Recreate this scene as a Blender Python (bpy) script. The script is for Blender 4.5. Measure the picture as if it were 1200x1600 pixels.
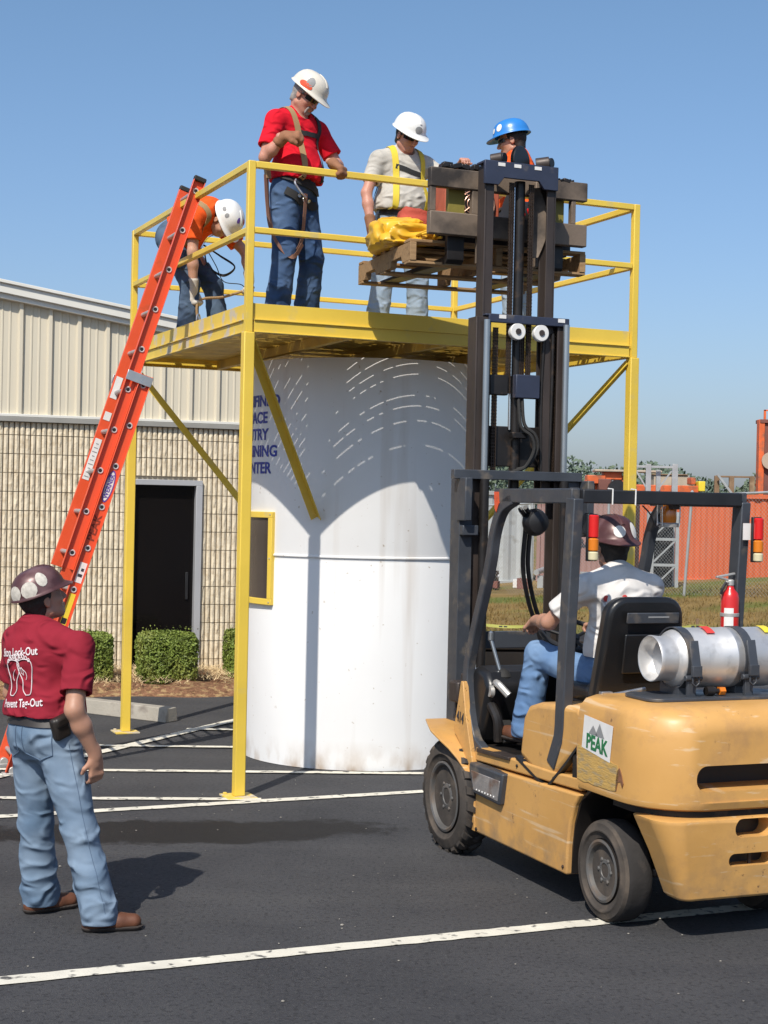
import bpy, bmesh, math, random
import numpy as np
from mathutils import Vector, Matrix, noise
from mathutils.bvhtree import BVHTree
R = math.radians
rng = random.Random(7)
scene = bpy.context.scene
COL = scene.collection
for o in list(bpy.data.objects): bpy.data.objects.remove(o)

# ------------------------------------------------------------------ camera
CAM_H, CAM_F, CAM_ROLL, CAM_PITCH = 1.937, 2421.9, 0.0212, -0.0046
cam_d = bpy.data.cameras.new('camera'); cam = bpy.data.objects.new('camera', cam_d); COL.objects.link(cam)
cam_d.sensor_fit = 'VERTICAL'; cam_d.sensor_height = 36; cam_d.lens = CAM_F/1600*36
cam_d.clip_start = .1; cam_d.clip_end = 2000
_c, _s = math.cos(CAM_PITCH), math.sin(CAM_PITCH)
_f = Vector((0, _c, _s)); _u = Vector((0, -_s, _c)); _x = Vector((1, 0, 0))
_c, _s = math.cos(CAM_ROLL), math.sin(CAM_ROLL)
_xc = _x*_c + _u*_s; _yc = -_x*_s + _u*_c
cam.matrix_world = Matrix((( _xc.x, _yc.x, -_f.x, 0), (_xc.y, _yc.y, -_f.y, 0), (_xc.z, _yc.z, -_f.z, CAM_H), (0, 0, 0, 1)))
scene.camera = cam

# ------------------------------------------------------------------ light
SUN_EL, SUN_AZ = R(48.2), R(19.8)          # shadows fall toward +Y turned 19.8 degrees to +X
to_sun = Vector((-math.sin(SUN_AZ)*math.cos(SUN_EL), -math.cos(SUN_AZ)*math.cos(SUN_EL), math.sin(SUN_EL)))
sun_d = bpy.data.lights.new('sun', 'SUN'); sun = bpy.data.objects.new('sun', sun_d); COL.objects.link(sun)
sun_d.energy = 4.25; sun_d.angle = R(.53); sun_d.color = (1, .94, .84)
sun.rotation_euler = to_sun.to_track_quat('Z', 'Y').to_euler(); sun.location = (-8, -12, 20)
world = bpy.data.worlds.new('World'); scene.world = world; world.use_nodes = True
wn = world.node_tree; sky = wn.nodes.new('ShaderNodeTexSky'); sky.sky_type = 'NISHITA'
sky.sun_disc = False; sky.sun_elevation = SUN_EL
sky.sun_rotation = math.atan2(to_sun.x, to_sun.y)
sky.altitude = 150; sky.air_density = 1.25; sky.dust_density = 1.7; sky.ozone_density = 2.6
_g = wn.nodes.new('ShaderNodeNewGeometry'); _sp = wn.nodes.new('ShaderNodeSeparateXYZ'); wn.links.new(_g.outputs['Incoming'], _sp.inputs[0])
_mr = wn.nodes.new('ShaderNodeMapRange'); _mr.inputs[1].default_value = 0; _mr.inputs[2].default_value = -.30; wn.links.new(_sp.outputs[2], _mr.inputs[0])
_cr = wn.nodes.new('ShaderNodeValToRGB'); _cr.color_ramp.elements[0].color = (.53, .60, .86, 1); _cr.color_ramp.elements[1].color = (.55, .64, .73, 1); wn.links.new(_mr.outputs[0], _cr.inputs[0])
_e = _cr.color_ramp.elements.new(.35); _e.color = (.54, .61, .78, 1)
_mx = wn.nodes.new('ShaderNodeMix'); _mx.data_type = 'RGBA'; _mx.blend_type = 'MULTIPLY'; _mx.inputs[0].default_value = 1
wn.links.new(sky.outputs[0], _mx.inputs[6]); wn.links.new(_cr.outputs[0], _mx.inputs[7]); wn.links.new(_mx.outputs[2], wn.nodes['Background'].inputs[0]); wn.nodes['Background'].inputs[1].default_value = .148
scene.view_settings.view_transform = 'Standard'; scene.view_settings.look = 'None'
scene.view_settings.exposure = .25; scene.view_settings.gamma = 1
scene.render.engine = 'CYCLES'; scene.cycles.max_bounces = 6; scene.cycles.use_denoising = True

# ------------------------------------------------------------------ helpers
def at(px, py, Y):
    """point seen at pixel (px, py) of the 1200x1600 photo at depth Y"""
    u, v = px-600, py-800
    c, s = math.cos(CAM_ROLL), math.sin(CAM_ROLL)
    U, V = c*u+s*v, -s*u+c*v
    x, z = U/CAM_F, -V/CAM_F
    c, s = math.cos(CAM_PITCH), math.sin(CAM_PITCH)
    d = Vector((x, c-z*s, s+z*c))
    return Vector((0, 0, CAM_H)) + d*(Y/d.y)

def tag(o, label=None, cat=None, group=None, kind=None):
    if label: o['label'] = label
    if cat: o['category'] = cat
    if group: o['group'] = group
    if kind: o['kind'] = kind
    return o
def thing(name, label, cat, loc=(0, 0, 0), rz=0, group=None):
    o = bpy.data.objects.new(name, None); COL.objects.link(o)
    o.location = loc; o.rotation_euler = (0, 0, rz); o.empty_display_size = .2
    return tag(o, label, cat, group)
def copy_tree(o, parent=None):
    c = o.copy(); COL.objects.link(c); c.parent = parent
    for ch in list(o.children): copy_tree(ch, c)
    return c

class MB:
    """collects shapes in one bmesh and links them as one mesh object"""
    def __init__(s): s.bm = bmesh.new()
    def face(s, pts):
        try: return s.bm.faces.new([s.bm.verts.new(p) for p in pts])
        except ValueError: return None
    def box(s, c, size, rot=None):
        c = Vector(c); M = rot.to_matrix() if hasattr(rot, 'to_matrix') else (rot or Matrix.Identity(3))
        v = [s.bm.verts.new(c + M @ Vector((a*size[0]/2, b*size[1]/2, d*size[2]/2))) for a in (-1, 1) for b in (-1, 1) for d in (-1, 1)]
        for f in ((0, 1, 3, 2), (4, 6, 7, 5), (0, 4, 5, 1), (2, 3, 7, 6), (0, 2, 6, 4), (1, 5, 7, 3)):
            s.bm.faces.new([v[i] for i in f])
        return s
    def beam(s, a, b, w, h, up=(0, 0, 1)):
        a, b = Vector(a), Vector(b); d = (b-a); L = d.length; d.normalize(); up = Vector(up)
        if abs(d.dot(up)) > .98: up = Vector((1, 0, 0))
        x = d.cross(up).normalized(); z = x.cross(d).normalized()
        M = Matrix((x, d, z)).transposed()
        return s.box((a+b)/2, (w, L, h), M)
    def rings(s, rings, cap=True, close=True):
        vs = [[s.bm.verts.new(p) for p in r] for r in rings]
        n = len(vs[0]); m = n if close else n-1
        for i in range(len(vs)-1):
            for j in range(m):
                try: s.bm.faces.new((vs[i][j], vs[i][(j+1) % n], vs[i+1][(j+1) % n], vs[i+1][j]))
                except ValueError: pass
        if cap:
            s.bm.faces.new(list(reversed(vs[0]))); s.bm.faces.new(vs[-1])
        return vs
    def tube(s, a, b, r, r2=None, n=12, cap=True):
        return s.path([a, b], r, n, r2, cap=cap)
    def path(s, pts, r, n=8, r2=None, flat=1.0, cap=True, closed=False):
        pts = [Vector(p) for p in pts]; N = len(pts); rings = []; prev = None
        for i, p in enumerate(pts):
            if closed: d = pts[(i+1) % N]-pts[i-1]
            else: d = pts[min(i+1, N-1)]-pts[max(i-1, 0)]
            d.normalize()
            if prev is None:
                up = Vector((0, 0, 1)) if abs(d.z) < .9 else Vector((1, 0, 0))
                x = d.cross(up).normalized()
            else: x = (prev - d*prev.dot(d)).normalized()
            prev = x; y = d.cross(x)
            rr = r if r2 is None else r+(r2-r)*i/(N-1)
            rings.append([p + x*math.cos(2*math.pi*k/n)*rr + y*math.sin(2*math.pi*k/n)*rr*flat for k in range(n)])
        if closed: rings.append(rings[0]); cap = False
        s.rings(rings, cap); return s
    def lathe(s, prof, o=(0, 0, 0), ax='z', n=32):
        """prof: list of (radius, height) along the axis"""
        o = Vector(o); rings = []
        A = {'x': (Vector((0, 1, 0)), Vector((0, 0, 1)), Vector((1, 0, 0))), 'y': (Vector((0, 0, 1)), Vector((1, 0, 0)), Vector((0, 1, 0))),
             'z': (Vector((1, 0, 0)), Vector((0, 1, 0)), Vector((0, 0, 1)))}[ax] if isinstance(ax, str) else ax
        for r, h in prof:
            r = max(r, 1e-4)
            rings.append([o + A[0]*math.cos(2*math.pi*k/n)*r + A[1]*math.sin(2*math.pi*k/n)*r + A[2]*h for k in range(n)])
        s.rings(rings, True); return s
    def prism(s, poly, a0, a1, ax='x'):
        """poly of 2D points; ax = extrusion axis. x: (y,z)  y: (x,z)  z: (x,y)"""
        def P(p, a): return {'x': (a, p[0], p[1]), 'y': (p[0], a, p[1]), 'z': (p[0], p[1], a)}[ax]
        s.rings([[P(p, a0) for p in poly], [P(p, a1) for p in poly]]); return s
    def mesh(s, name='mesh'):
        bmesh.ops.recalc_face_normals(s.bm, faces=s.bm.faces)
        me = bpy.data.meshes.new(name); s.bm.to_mesh(me); s.bm.free(); return me
    def build(s, name, mat, parent=None, bevel=0, smooth=35, seg=2, label=None, loc=None):
        me = s.mesh(name); return link(name, me, mat, parent, bevel, smooth, seg, label)

def link(name, me, mat, parent=None, bevel=0, smooth=35, seg=2, label=None):
    mats = mat if isinstance(mat, (list, tuple)) else [mat]
    for m in mats: me.materials.append(m)
    if smooth:
        me.shade_smooth()
        if smooth < 180: me.set_sharp_from_angle(angle=R(smooth))
    o = bpy.data.objects.new(name, me); COL.objects.link(o)
    if parent: o.parent = parent
    if bevel:
        b = o.modifiers.new('bevel', 'BEVEL'); b.width = bevel; b.segments = seg; b.limit_method = 'ANGLE'; b.angle_limit = R(40); b.harden_normals = False
    if label: o['label'] = label
    return o
def apply_mods(o):
    dg = bpy.context.evaluated_depsgraph_get(); dg.update()
    me = bpy.data.meshes.new_from_object(o.evaluated_get(dg)); o.modifiers.clear(); old = o.data; o.data = me
    bpy.data.meshes.remove(old)
def smooth_path(pts, k=6):
    pts = [Vector(p) for p in pts]; out = []
    P = [pts[0]*2-pts[1]]+pts+[pts[-1]*2-pts[-2]]
    for i in range(1, len(P)-2):
        for j in range(k):
            t = j/k; a, b, c, d = P[i-1], P[i], P[i+1], P[i+2]
            out.append(.5*((2*b)+(-a+c)*t+(2*a-5*b+4*c-d)*t*t+(-a+3*b-3*c+d)*t**3))
    out.append(pts[-1]); return out
def text_mesh(body, size, align='CENTER', bold=0, extrude=0, spacing=1):
    cu = bpy.data.curves.new('lettering', 'FONT'); cu.body = body; cu.size = size; cu.align_x = align; cu.align_y = 'CENTER'
    cu.offset = bold; cu.extrude = extrude; cu.space_character = spacing; cu.resolution_u = 3
    o = bpy.data.objects.new('lettering', cu); COL.objects.link(o)
    dg = bpy.context.evaluated_depsgraph_get(); dg.update()
    me = bpy.data.meshes.new_from_object(o.evaluated_get(dg)); bpy.data.objects.remove(o); bpy.data.curves.remove(cu)
    return me
def place_mesh(me, fn):
    for v in me.vertices: v.co = fn(v.co.x, v.co.y, v.co.z)
    me.update(); return me
def flat_text(name, body, size, o, u, v, mat, parent, bold=0, lift=.003, sx=1, align='CENTER'):
    o, u, v = Vector(o), Vector(u).normalized(), Vector(v).normalized(); n = u.cross(v)
    me = place_mesh(text_mesh(body, size, align, bold, extrude=.0008), lambda x, y, z: o+u*x*sx+v*y+n*(z+lift))
    return link(name, me, mat, parent, smooth=0)

# ------------------------------------------------------------------ materials
def mat(name, col, rough=.6, metal=0, var=0, vscale=3, col2=None, c2scale=2, c2lo=.5, c2hi=.7, bump=0, bscale=40, spec=.5, coat=0, stretch=(1, 1, 1), rvar=0, detail=5, sss=0, trans=0, obj=True):
    m = bpy.data.materials.new(name); m.use_nodes = True; nt = m.node_tree; N = nt.nodes; Lk = nt.links
    b = N['Principled BSDF']; b.inputs['Roughness'].default_value = rough; b.inputs['Metallic'].default_value = metal
    b.inputs['Specular IOR Level'].default_value = spec; b.inputs['Coat Weight'].default_value = coat; b.inputs['Coat Roughness'].default_value = .15
    b.inputs['Base Color'].default_value = (*col, 1)
    if sss: b.inputs['Subsurface Weight'].default_value = sss; b.inputs['Subsurface Radius'].default_value = (.01, .004, .002); b.inputs['Subsurface Scale'].default_value = .5
    if trans: b.inputs['Transmission Weight'].default_value = trans
    tc = N.new('ShaderNodeTexCoord'); mp = N.new('ShaderNodeMapping'); mp.inputs['Scale'].default_value = stretch
    Lk.new(tc.outputs['Object'], mp.inputs[0]); last = None
    def noi(scale, det=detail):
        t = N.new('ShaderNodeTexNoise'); t.inputs['Scale'].default_value = scale; t.inputs['Detail'].default_value = det; Lk.new(mp.outputs[0], t.inputs[0]); return t
    def ramp(src, lo, hi):
        r = N.new('ShaderNodeMapRange'); r.inputs[1].default_value = lo; r.inputs[2].default_value = hi; r.clamp = True; Lk.new(src, r.inputs[0]); return r.outputs[0]
    def mix(a, bb, f, mode='MIX'):
        x = N.new('ShaderNodeMix'); x.data_type = 'RGBA'; x.blend_type = mode
        for s_, val in ((6, a), (7, bb), (0, f)):
            if hasattr(val, 'is_output'): Lk.new(val, x.inputs[s_])
            elif isinstance(val, (tuple, list)): x.inputs[s_].default_value = (*val, 1)
            else: x.inputs[s_].default_value = val
        return x.outputs[2]
    cur = col
    if var:
        n1 = noi(vscale); f = ramp(n1.outputs[0], .25, .75)
        lo = tuple(c*(1-var) for c in col); hi = tuple(min(1, c*(1+var)) for c in col)
        cur = mix(lo, hi, f)
    if col2:
        n2 = noi(c2scale, 8); cur = mix(cur, col2, ramp(n2.outputs[0], c2lo, c2hi))
    if var or col2: Lk.new(cur, b.inputs['Base Color'])
    if rvar:
        n3 = noi(vscale*2.3); r = N.new('ShaderNodeMapRange'); r.inputs[3].default_value = max(.02, rough-rvar); r.inputs[4].default_value = min(1, rough+rvar)
        r.inputs[1].default_value = .3; r.inputs[2].default_value = .7; Lk.new(n3.outputs[0], r.inputs[0]); Lk.new(r.outputs[0], b.inputs['Roughness'])
    if bump:
        n4 = noi(bscale, 4); bp = N.new('ShaderNodeBump'); bp.inputs['Strength'].default_value = 1; bp.inputs['Distance'].default_value = bump
        Lk.new(n4.outputs[0], bp.inputs['Height']); Lk.new(bp.outputs[0], b.inputs['Normal'])
    m['nt'] = 1
    return m
def emis(m, col, st):
    b = m.node_tree.nodes['Principled BSDF']; b.inputs['Emission Color'].default_value = (*col, 1); b.inputs['Emission Strength'].default_value = st; return m
M = dict(
    yellow=mat('yellow enamel', (.74, .52, .07), .38, var=.10, vscale=2.2, col2=(.55, .44, .18), c2scale=5, c2lo=.6, c2hi=.75, bump=.0006, bscale=60, rvar=.1),
    yellow_worn=mat('worn yellow enamel', (.72, .51, .08), .5, var=.12, vscale=3, col2=(.55, .48, .36), c2scale=7, c2lo=.52, c2hi=.6, bump=.001, bscale=50),
    deck=mat('deck plank underside', (.70, .47, .08), .55, var=.2, vscale=3, col2=(.38, .25, .08), c2scale=3, c2lo=.5, c2hi=.7),
    orange=mat('orange fiberglass', (.70, .085, .028), .38, var=.07, vscale=3, col2=(.5, .08, .03), c2scale=9, c2lo=.62, c2hi=.75, rvar=.1),
    alu=mat('aluminium', (.62, .62, .62), .35, .9, var=.1, vscale=8, rvar=.12),
    dull_alu=mat('dull aluminium', (.50, .48, .45), .45, .55, var=.15, vscale=10),
    rubber=mat('black rubber', (.018, .017, .016), .75, var=.3, vscale=6, bump=.001, bscale=80),
    white=mat('white sticker', (.72, .70, .67), .5, var=.06, vscale=20),
    label_yellow=mat('yellow label', (.75, .58, .04), .5),
    black=mat('black paint', (.015, .015, .017), .45, var=.3, vscale=8),
    ink=mat('ink', (.03, .03, .04), .6), blue_ink=mat('blue ink', (.035, .05, .30), .55), green_ink=mat('green ink', (.02, .16, .06), .55), grey_ink=mat('grey ink', (.25, .25, .25), .6),
    red_ink=mat('red ink', (.6, .05, .04), .6),
)
# ------------------------------------------------------------------ ground
def node_mat(name):
    m = bpy.data.materials.new(name); m.use_nodes = True; return m, m.node_tree.nodes, m.node_tree.links, m.node_tree.nodes['Principled BSDF']
def asphalt():
    m, N, L, b = node_mat('asphalt'); b.inputs['Roughness'].default_value = .82; b.inputs['Specular IOR Level'].default_value = .3
    tc = N.new('ShaderNodeTexCoord')
    def noi(s, d=6, stretch=None, rough=.55):
        t = N.new('ShaderNodeTexNoise'); t.inputs['Scale'].default_value = s; t.inputs['Detail'].default_value = d; t.inputs['Roughness'].default_value = rough
        if stretch:
            mp = N.new('ShaderNodeMapping'); mp.inputs['Scale'].default_value = stretch; mp.inputs['Rotation'].default_value = (0, 0, R(-14)); L.new(tc.outputs['Object'], mp.inputs[0]); L.new(mp.outputs[0], t.inputs[0])
        else: L.new(tc.outputs['Object'], t.inputs[0])
        return t.outputs[0]
    def rng_(s, a, bb, c=0, d=1):
        r = N.new('ShaderNodeMapRange'); r.inputs[1].default_value = a; r.inputs[2].default_value = bb; r.inputs[3].default_value = c; r.inputs[4].default_value = d; L.new(s, r.inputs[0]); return r.outputs[0]
    def math_(op, a, bb=0.0):
        x = N.new('ShaderNodeMath'); x.operation = op
        for i, v in enumerate((a, bb)):
            if hasattr(v, 'is_output'): L.new(v, x.inputs[i])
            else: x.inputs[i].default_value = v
        return x.outputs[0]
    def mix(a, bb, f):
        x = N.new('ShaderNodeMix'); x.data_type = 'RGBA'
        for s_, val in ((6, a), (7, bb), (0, f)):
            if hasattr(val, 'is_output'): L.new(val, x.inputs[s_])
            elif isinstance(val, tuple): x.inputs[s_].default_value = (*val, 1)
            else: x.inputs[s_].default_value = val
        return x.outputs[2]
    c = mix((.038, .038, .042), (.064, .063, .066), rng_(noi(.9, 10, None, .65), .32, .68))
    c = mix(c, (.075, .073, .073), math_('MULTIPLY', rng_(noi(1.0, 8, (.30, 2.4, 1)), .48, .70), .55))     # tyre scuffs lying across the lot
    c = mix(c, (.085, .083, .08), math_('MULTIPLY', rng_(noi(60, 4), .54, .64), .45))          # pale aggregate
    c = mix(c, (.012, .012, .013), math_('MULTIPLY', rng_(noi(42, 4), .53, .64), .5))
    sp = N.new('ShaderNodeTexVoronoi'); sp.inputs['Scale'].default_value = 9; L.new(tc.outputs['Object'], sp.inputs[0])
    c = mix(c, (.30, .27, .22), rng_(sp.outputs['Distance'], .03, .05, 1, 0) if False else math_('MULTIPLY', rng_(sp.outputs['Distance'], .035, .05, 1, 0), rng_(noi(2.5, 2), .56, .6)))
    # damp streak left by a leak, with its own outline
    sep = N.new('ShaderNodeSeparateXYZ'); L.new(tc.outputs['Object'], sep.inputs[0])
    dx = math_('DIVIDE', math_('SUBTRACT', sep.outputs[0], -1.15), 1.25); dy = math_('DIVIDE', math_('SUBTRACT', sep.outputs[1], math_('ADD', 9.24, math_('MULTIPLY', sep.outputs[0], .16))), .33)
    dd = math_('ADD', math_('POWER', math_('ABSOLUTE', dx), 2.6), math_('POWER', math_('ABSOLUTE', dy), 2.0))
    dd = math_('ADD', dd, math_('MULTIPLY', math_('SUBTRACT', noi(3.2, 10, None, .7), .5), 3.4))
    wet = rng_(dd, .70, 1.10, 1, 0)
    c = mix(c, (.011, .0095, .009), math_('MULTIPLY', wet, .95))
    L.new(c, b.inputs['Base Color'])
    L.new(rng_(wet, 0, 1, .84, .74), b.inputs['Roughness'])
    bp = N.new('ShaderNodeBump'); bp.inputs['Distance'].default_value = .007; bp.inputs['Strength'].default_value = .9
    h = math_('ADD', noi(140, 3), math_('MULTIPLY', noi(3, 4), 1.5)); L.new(h, bp.inputs['Height']); L.new(bp.outputs[0], b.inputs['Normal'])
    return m
mb = MB(); mb.face([(-60, -30, 0), (60, -30, 0), (60, 23, 0), (-60, 23, 0)])
tag(mb.build('parking_lot', asphalt(), smooth=0), kind='structure')

def grass_h(x, y):
    a = min(1, max(0, (y-23)/9)); return a*(.075*max(-1, min(8, x-3.4))) - .012*(1-a)
M['grass'] = mat('dry grass', (.23, .155, .06), .95, var=.3, vscale=.9, col2=(.13, .145, .04), c2scale=.35, c2lo=.48, c2hi=.62, bump=.03, bscale=30, spec=.1, detail=10)
mb = MB(); gx = [-400, -100, -40, -20, -10]+[i*1. for i in range(-6, 20)]+[30, 60, 120, 400]; gy = [22.9, 24, 26, 28, 30, 32, 34, 38, 45, 60, 100, 200, 900]
vv = [[mb.bm.verts.new((x, y, grass_h(x, y))) for x in gx] for y in gy]
for i in range(len(gy)-1):
    for j in range(len(gx)-1): mb.bm.faces.new((vv[i][j], vv[i][j+1], vv[i+1][j+1], vv[i+1][j]))
tag(mb.build('grass_field', M['grass']), kind='structure')
# thin blades over the part of the field one can see
mb = MB(); rg = random.Random(3)
for k in range(9000):
    y = rg.uniform(23, 34); x = rg.uniform(1.5, 10)*y/28
    z = grass_h(x, y); h = rg.uniform(.03, .11); a = rg.uniform(0, 6.28); w = .012
    mb.face([(x-w*math.cos(a), y-w*math.sin(a), z), (x+w*math.cos(a), y+w*math.sin(a), z), (x+rg.uniform(-.04, .04), y+rg.uniform(-.04, .04), z+h)])
tag(mb.build('grass_tufts', M['grass'], smooth=0), kind='stuff')

M['stripe'] = mat('worn road paint', (.66, .62, .52), .8, var=.12, vscale=6, col2=(.09, .085, .08), c2scale=16, c2lo=.57, c2hi=.66, bump=.002, bscale=120)
def stripe(a, b, w=.1):
    a, b = Vector((*a, .004)), Vector((*b, .004)); d = (b-a).normalized(); n = Vector((-d.y, d.x, 0)); m_ = MB(); K = max(8, int((b-a).length/.08)); rr = random.Random(int(a.x*100))
    L_ = []; Rr = []
    for i in range(K+1):
        p = a+(b-a)*i/K; L_.append(m_.bm.verts.new(p+n*(w/2+rr.uniform(-.005, .005)))); Rr.append(m_.bm.verts.new(p-n*(w/2+rr.uniform(-.005, .005))))
    for i in range(K): m_.bm.faces.new((L_[i], Rr[i], Rr[i+1], L_[i+1]))
    stripe.n += 1
    for v in m_.bm.verts: v.co.z = .004+.0012*stripe.n
    return tag(m_.build('painted_line', M['stripe'], smooth=0), kind='structure')
stripe.n = 0
def gp(px, py):
    p = at(px, py, 10); o = Vector((0, 0, CAM_H)); d = p-o; p = o+d*(-CAM_H/d.z); return (p.x, p.y)
def ext(a, b, e0, e1):
    a, b = Vector(a), Vector(b); d = (b-a).normalized(); return tuple(a-d*e0), tuple(b+d*e1)
stripe(*ext(gp(0, 1534), gp(940, 1441), 3, 4), w=.105)            # nearest line
stripe(*ext(gp(0, 1277), gp(655, 1238), 2, 3), w=.095)
stripe(*ext(gp(0, 1248), gp(372, 1250), 2, .15), w=.085)
stripe(*ext(gp(175, 1205), gp(660, 1210), 2.5, 2), w=.085)
stripe(*ext(gp(0, 1214), gp(365, 1127), 1, 3), w=.10)
stripe(*ext(gp(200, 1167), gp(365, 1169), .25, 1), w=.08)
stripe(*ext(gp(310, 1141), gp(365, 1142), .1, 1), w=.08)

# ------------------------------------------------------------------ mulch bed, straw
BA = R(19)                                   # wall direction against the picture plane
bx, bz0 = Vector((math.cos(BA), math.sin(BA), 0)), Vector((0, 0, 1)); bn = Vector((math.sin(BA), -math.cos(BA), 0))   # bn points to the viewer
B0 = Vector((-2.70, 16.85, 0))               # wall foot at the left door jamb
M['mulch'] = mat('red brown mulch', (.20, .105, .06), .95, var=.5, vscale=25, col2=(.36, .24, .12), c2scale=14, c2lo=.5, c2hi=.62, bump=.02, bscale=45, spec=.1)
M['straw'] = mat('dry pine straw', (.62, .47, .27), .9, var=.3, vscale=6, spec=.15)
mb = MB(); nu, nv = 90, 14; rg = random.Random(5); g = []
for j in range(nv+1):
    row = []
    for i in range(nu+1):
        u = -6+11*i/nu; v = -.05+(1.75+.08*math.sin(u*2.1)+.05*math.sin(u*5))*j/nv
        e = min(1, (nv-j)/2.0); p = B0+bx*u+bn*v; hh = (.075+.06*noise.noise(p*3)+.025*noise.noise(p*14))*e - .004*(1-e)
        row.append(mb.bm.verts.new(p+bz0*hh))
    g.append(row)
for j in range(nv):
    for i in range(nu): mb.bm.faces.new((g[j][i], g[j][i+1], g[j+1][i+1], g[j+1][i]))
tag(mb.build('mulch_bed', M['mulch']), kind='stuff')
mb = MB()
for k in range(12000):
    u = rg.uniform(-4.5, 2.8); v = abs(rg.gauss(.55, .5)); v = min(v, 1.5); p = B0+bx*u+bn*v
    if noise.noise(p*1.7) < -.22: continue
    a = rg.uniform(0, 3.14); l = rg.uniform(.05, .14); d = Vector((math.cos(a), math.sin(a), rg.uniform(-.3, .5)))*l; z = .09+rg.uniform(0, .05); w = Vector((-math.sin(a), math.cos(a), 0))*.0035
    q = p+bz0*z
    mb.face([q-w, q+w, q+d+w*.3+bz0*.004]); 
tag(mb.build('straw_litter', M['straw'], smooth=0), kind='stuff')

# ------------------------------------------------------------------ building
M['panel'] = mat('beige metal siding', (.60, .54, .42), .55, var=.035, vscale=1.3, col2=(.50, .44, .33), c2scale=1.5, c2lo=.62, c2hi=.8, stretch=(1, 1, .25))
M['block'] = mat('split face block', (.68, .585, .435), .9, var=.10, vscale=2, col2=(.56, .46, .32), c2scale=18, c2lo=.5, c2hi=.68, bump=.004, bscale=55, spec=.2)
M['mortar'] = mat('mortar', (.36, .31, .235), .95, var=.15, vscale=12, bump=.004, bscale=60)
M['trim'] = mat('off white trim', (.66, .64, .58), .5, var=.05, vscale=3)
M['flash'] = mat('grey flashing', (.27, .26, .235), .6, var=.1, vscale=4)
M['frame_grey'] = mat('pale grey door frame', (.42, .42, .43), .45, .2, var=.06)
M['dark_glass'] = mat('dark glass', (.006, .005, .005), .12, spec=.22)
bld = thing('building', 'low beige building with ribbed metal siding above split block wall and dark doorway', 'building', B0, BA)
U0, U1 = -8.0, 3.35; ZS = 2.74; DX0, DX1, DZ = -.04, .655, 2.10          # local x along the wall, -y to viewer
def rake(u): return 3.945-.152*(u+.2)
mb = MB()   # backing wall with the door opening left free, and the body behind
mb.box(((U0+DX0-.03)/2, .1, ZS/2), (DX0-.03-U0, .18, ZS)); mb.box(((DX1+.03+U1)/2, .1, ZS/2), (U1-DX1-.03, .18, ZS)); mb.box(((DX0+DX1)/2, .1, (DZ+.04+ZS)/2), (DX1-DX0+.06, .18, ZS-DZ-.04))
mb.build('block_wall_backing', M['mortar'], bld, smooth=0)
mb = MB(); rg = random.Random(11); pitch = .0565; ch = .2; z = .0; row = 0
while z < ZS-.02:
    z1 = min(z+ch-.0075, ZS-.01)
    u = U0 if False else -5.2
    while u < U1-.02:
        u1 = u+pitch-.0085; um = (u+u1)/2
        if not (DX0-.04 < um < DX1+.04 and z < DZ):
            if z < DZ < z1 and DX0-.04 < um < DX1+.04: pass
            zs = [z, z+(z1-z)*.33+rg.uniform(-.01, .01), z+(z1-z)*.66+rg.uniform(-.01, .01), z1]
            rings = []
            for zz in zs:
                o = rg.uniform(-.005, .005); rings.append([(u, .012, zz), (u+.003, -.016+o, zz), (um, -.024+o+rg.uniform(-.004, .004), zz), (u1-.003, -.016+o*.5, zz), (u1, .012, zz)])
            mb.rings(rings)
        u += pitch
    z += ch; row += 1
mb.build('split_block_face', M['block'], bld, smooth=0)
mb = MB(); mb.box(((U0+U1)/2, -.02, ZS+.02), (U1-U0, .09, .05)); mb.build('flashing', M['flash'], bld, bevel=.004)
mb = MB(); mb.box(((U0+U1)/2, -.01, ZS+.062), (U1-U0, .10, .03)); mb.build('sill_trim', M['trim'], bld, bevel=.004)
# ribbed siding: profile swept up to the rake
mb = MB(); P = []; u = U0; pw = .305
while u < U1:
    for du, dy in ((0, 0), (.018, -.036), (.05, -.036), (.068, 0), (.13, 0), (.137, -.008), (.15, -.008), (.157, 0), (.21, 0), (.217, -.008), (.23, -.008), (.237, 0)):
        if u+du < U1: P.append((u+du, dy-.01))
    u += pw
P.append((U1, -.01))
bot = [mb.bm.verts.new((x, y, ZS+.075)) for x, y in P]; top = [mb.bm.verts.new((x, y, rake(x)-.05)) for x, y in P]
for i in range(len(P)-1): mb.bm.faces.new((bot[i], bot[i+1], top[i+1], top[i]))
mb.build('metal_siding', M['panel'], bld, smooth=20)
mb = MB()
def rk(y, w, h, dz): mb.beam((U0-.2, y, rake(U0-.2)+dz), (U1+.15, y, rake(U1+.15)+dz), w, h)
rk(-.07, .14, .10, -.01); rk(-.085, .17, .035, .058); rk(-.05, .10, .06, -.085)
mb.build('rake_trim', M['trim'], bld, bevel=.005)
mb = MB(); mb.rings([[(U0, y, 0), (U1-.002, y, 0), (U1-.002, y, rake(U1)-.06), (U0, y, rake(U0)-.06)] for y in (.19, 14)]); mb.build('side_and_back_walls', M['panel'], bld, smooth=0)
mb = MB(); mb.beam((U0-.2, 7.0, rake(U0-.2)+.02), (U1+.15, 7.0, rake(U1+.15)+.02), 14.0, .06); mb.build('roof', M['trim'], bld, smooth=0)
mb = MB()
mb.box((DX0-.035, .0, DZ/2), (.07, .12, DZ)); mb.box((DX1+.035, .0, DZ/2), (.07, .12, DZ)); mb.box(((DX0+DX1)/2, .0, DZ+.03), (DX1-DX0+.14, .12, .06))
fr = mb.build('door_frame', M['frame_grey'], bld, bevel=.004)
mb = MB(); mb.box(((DX0+DX1)/2, .05, DZ/2), (DX1-DX0, .012, DZ)); dr = mb.build('door', M['dark_glass'], bld, smooth=0)
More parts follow.
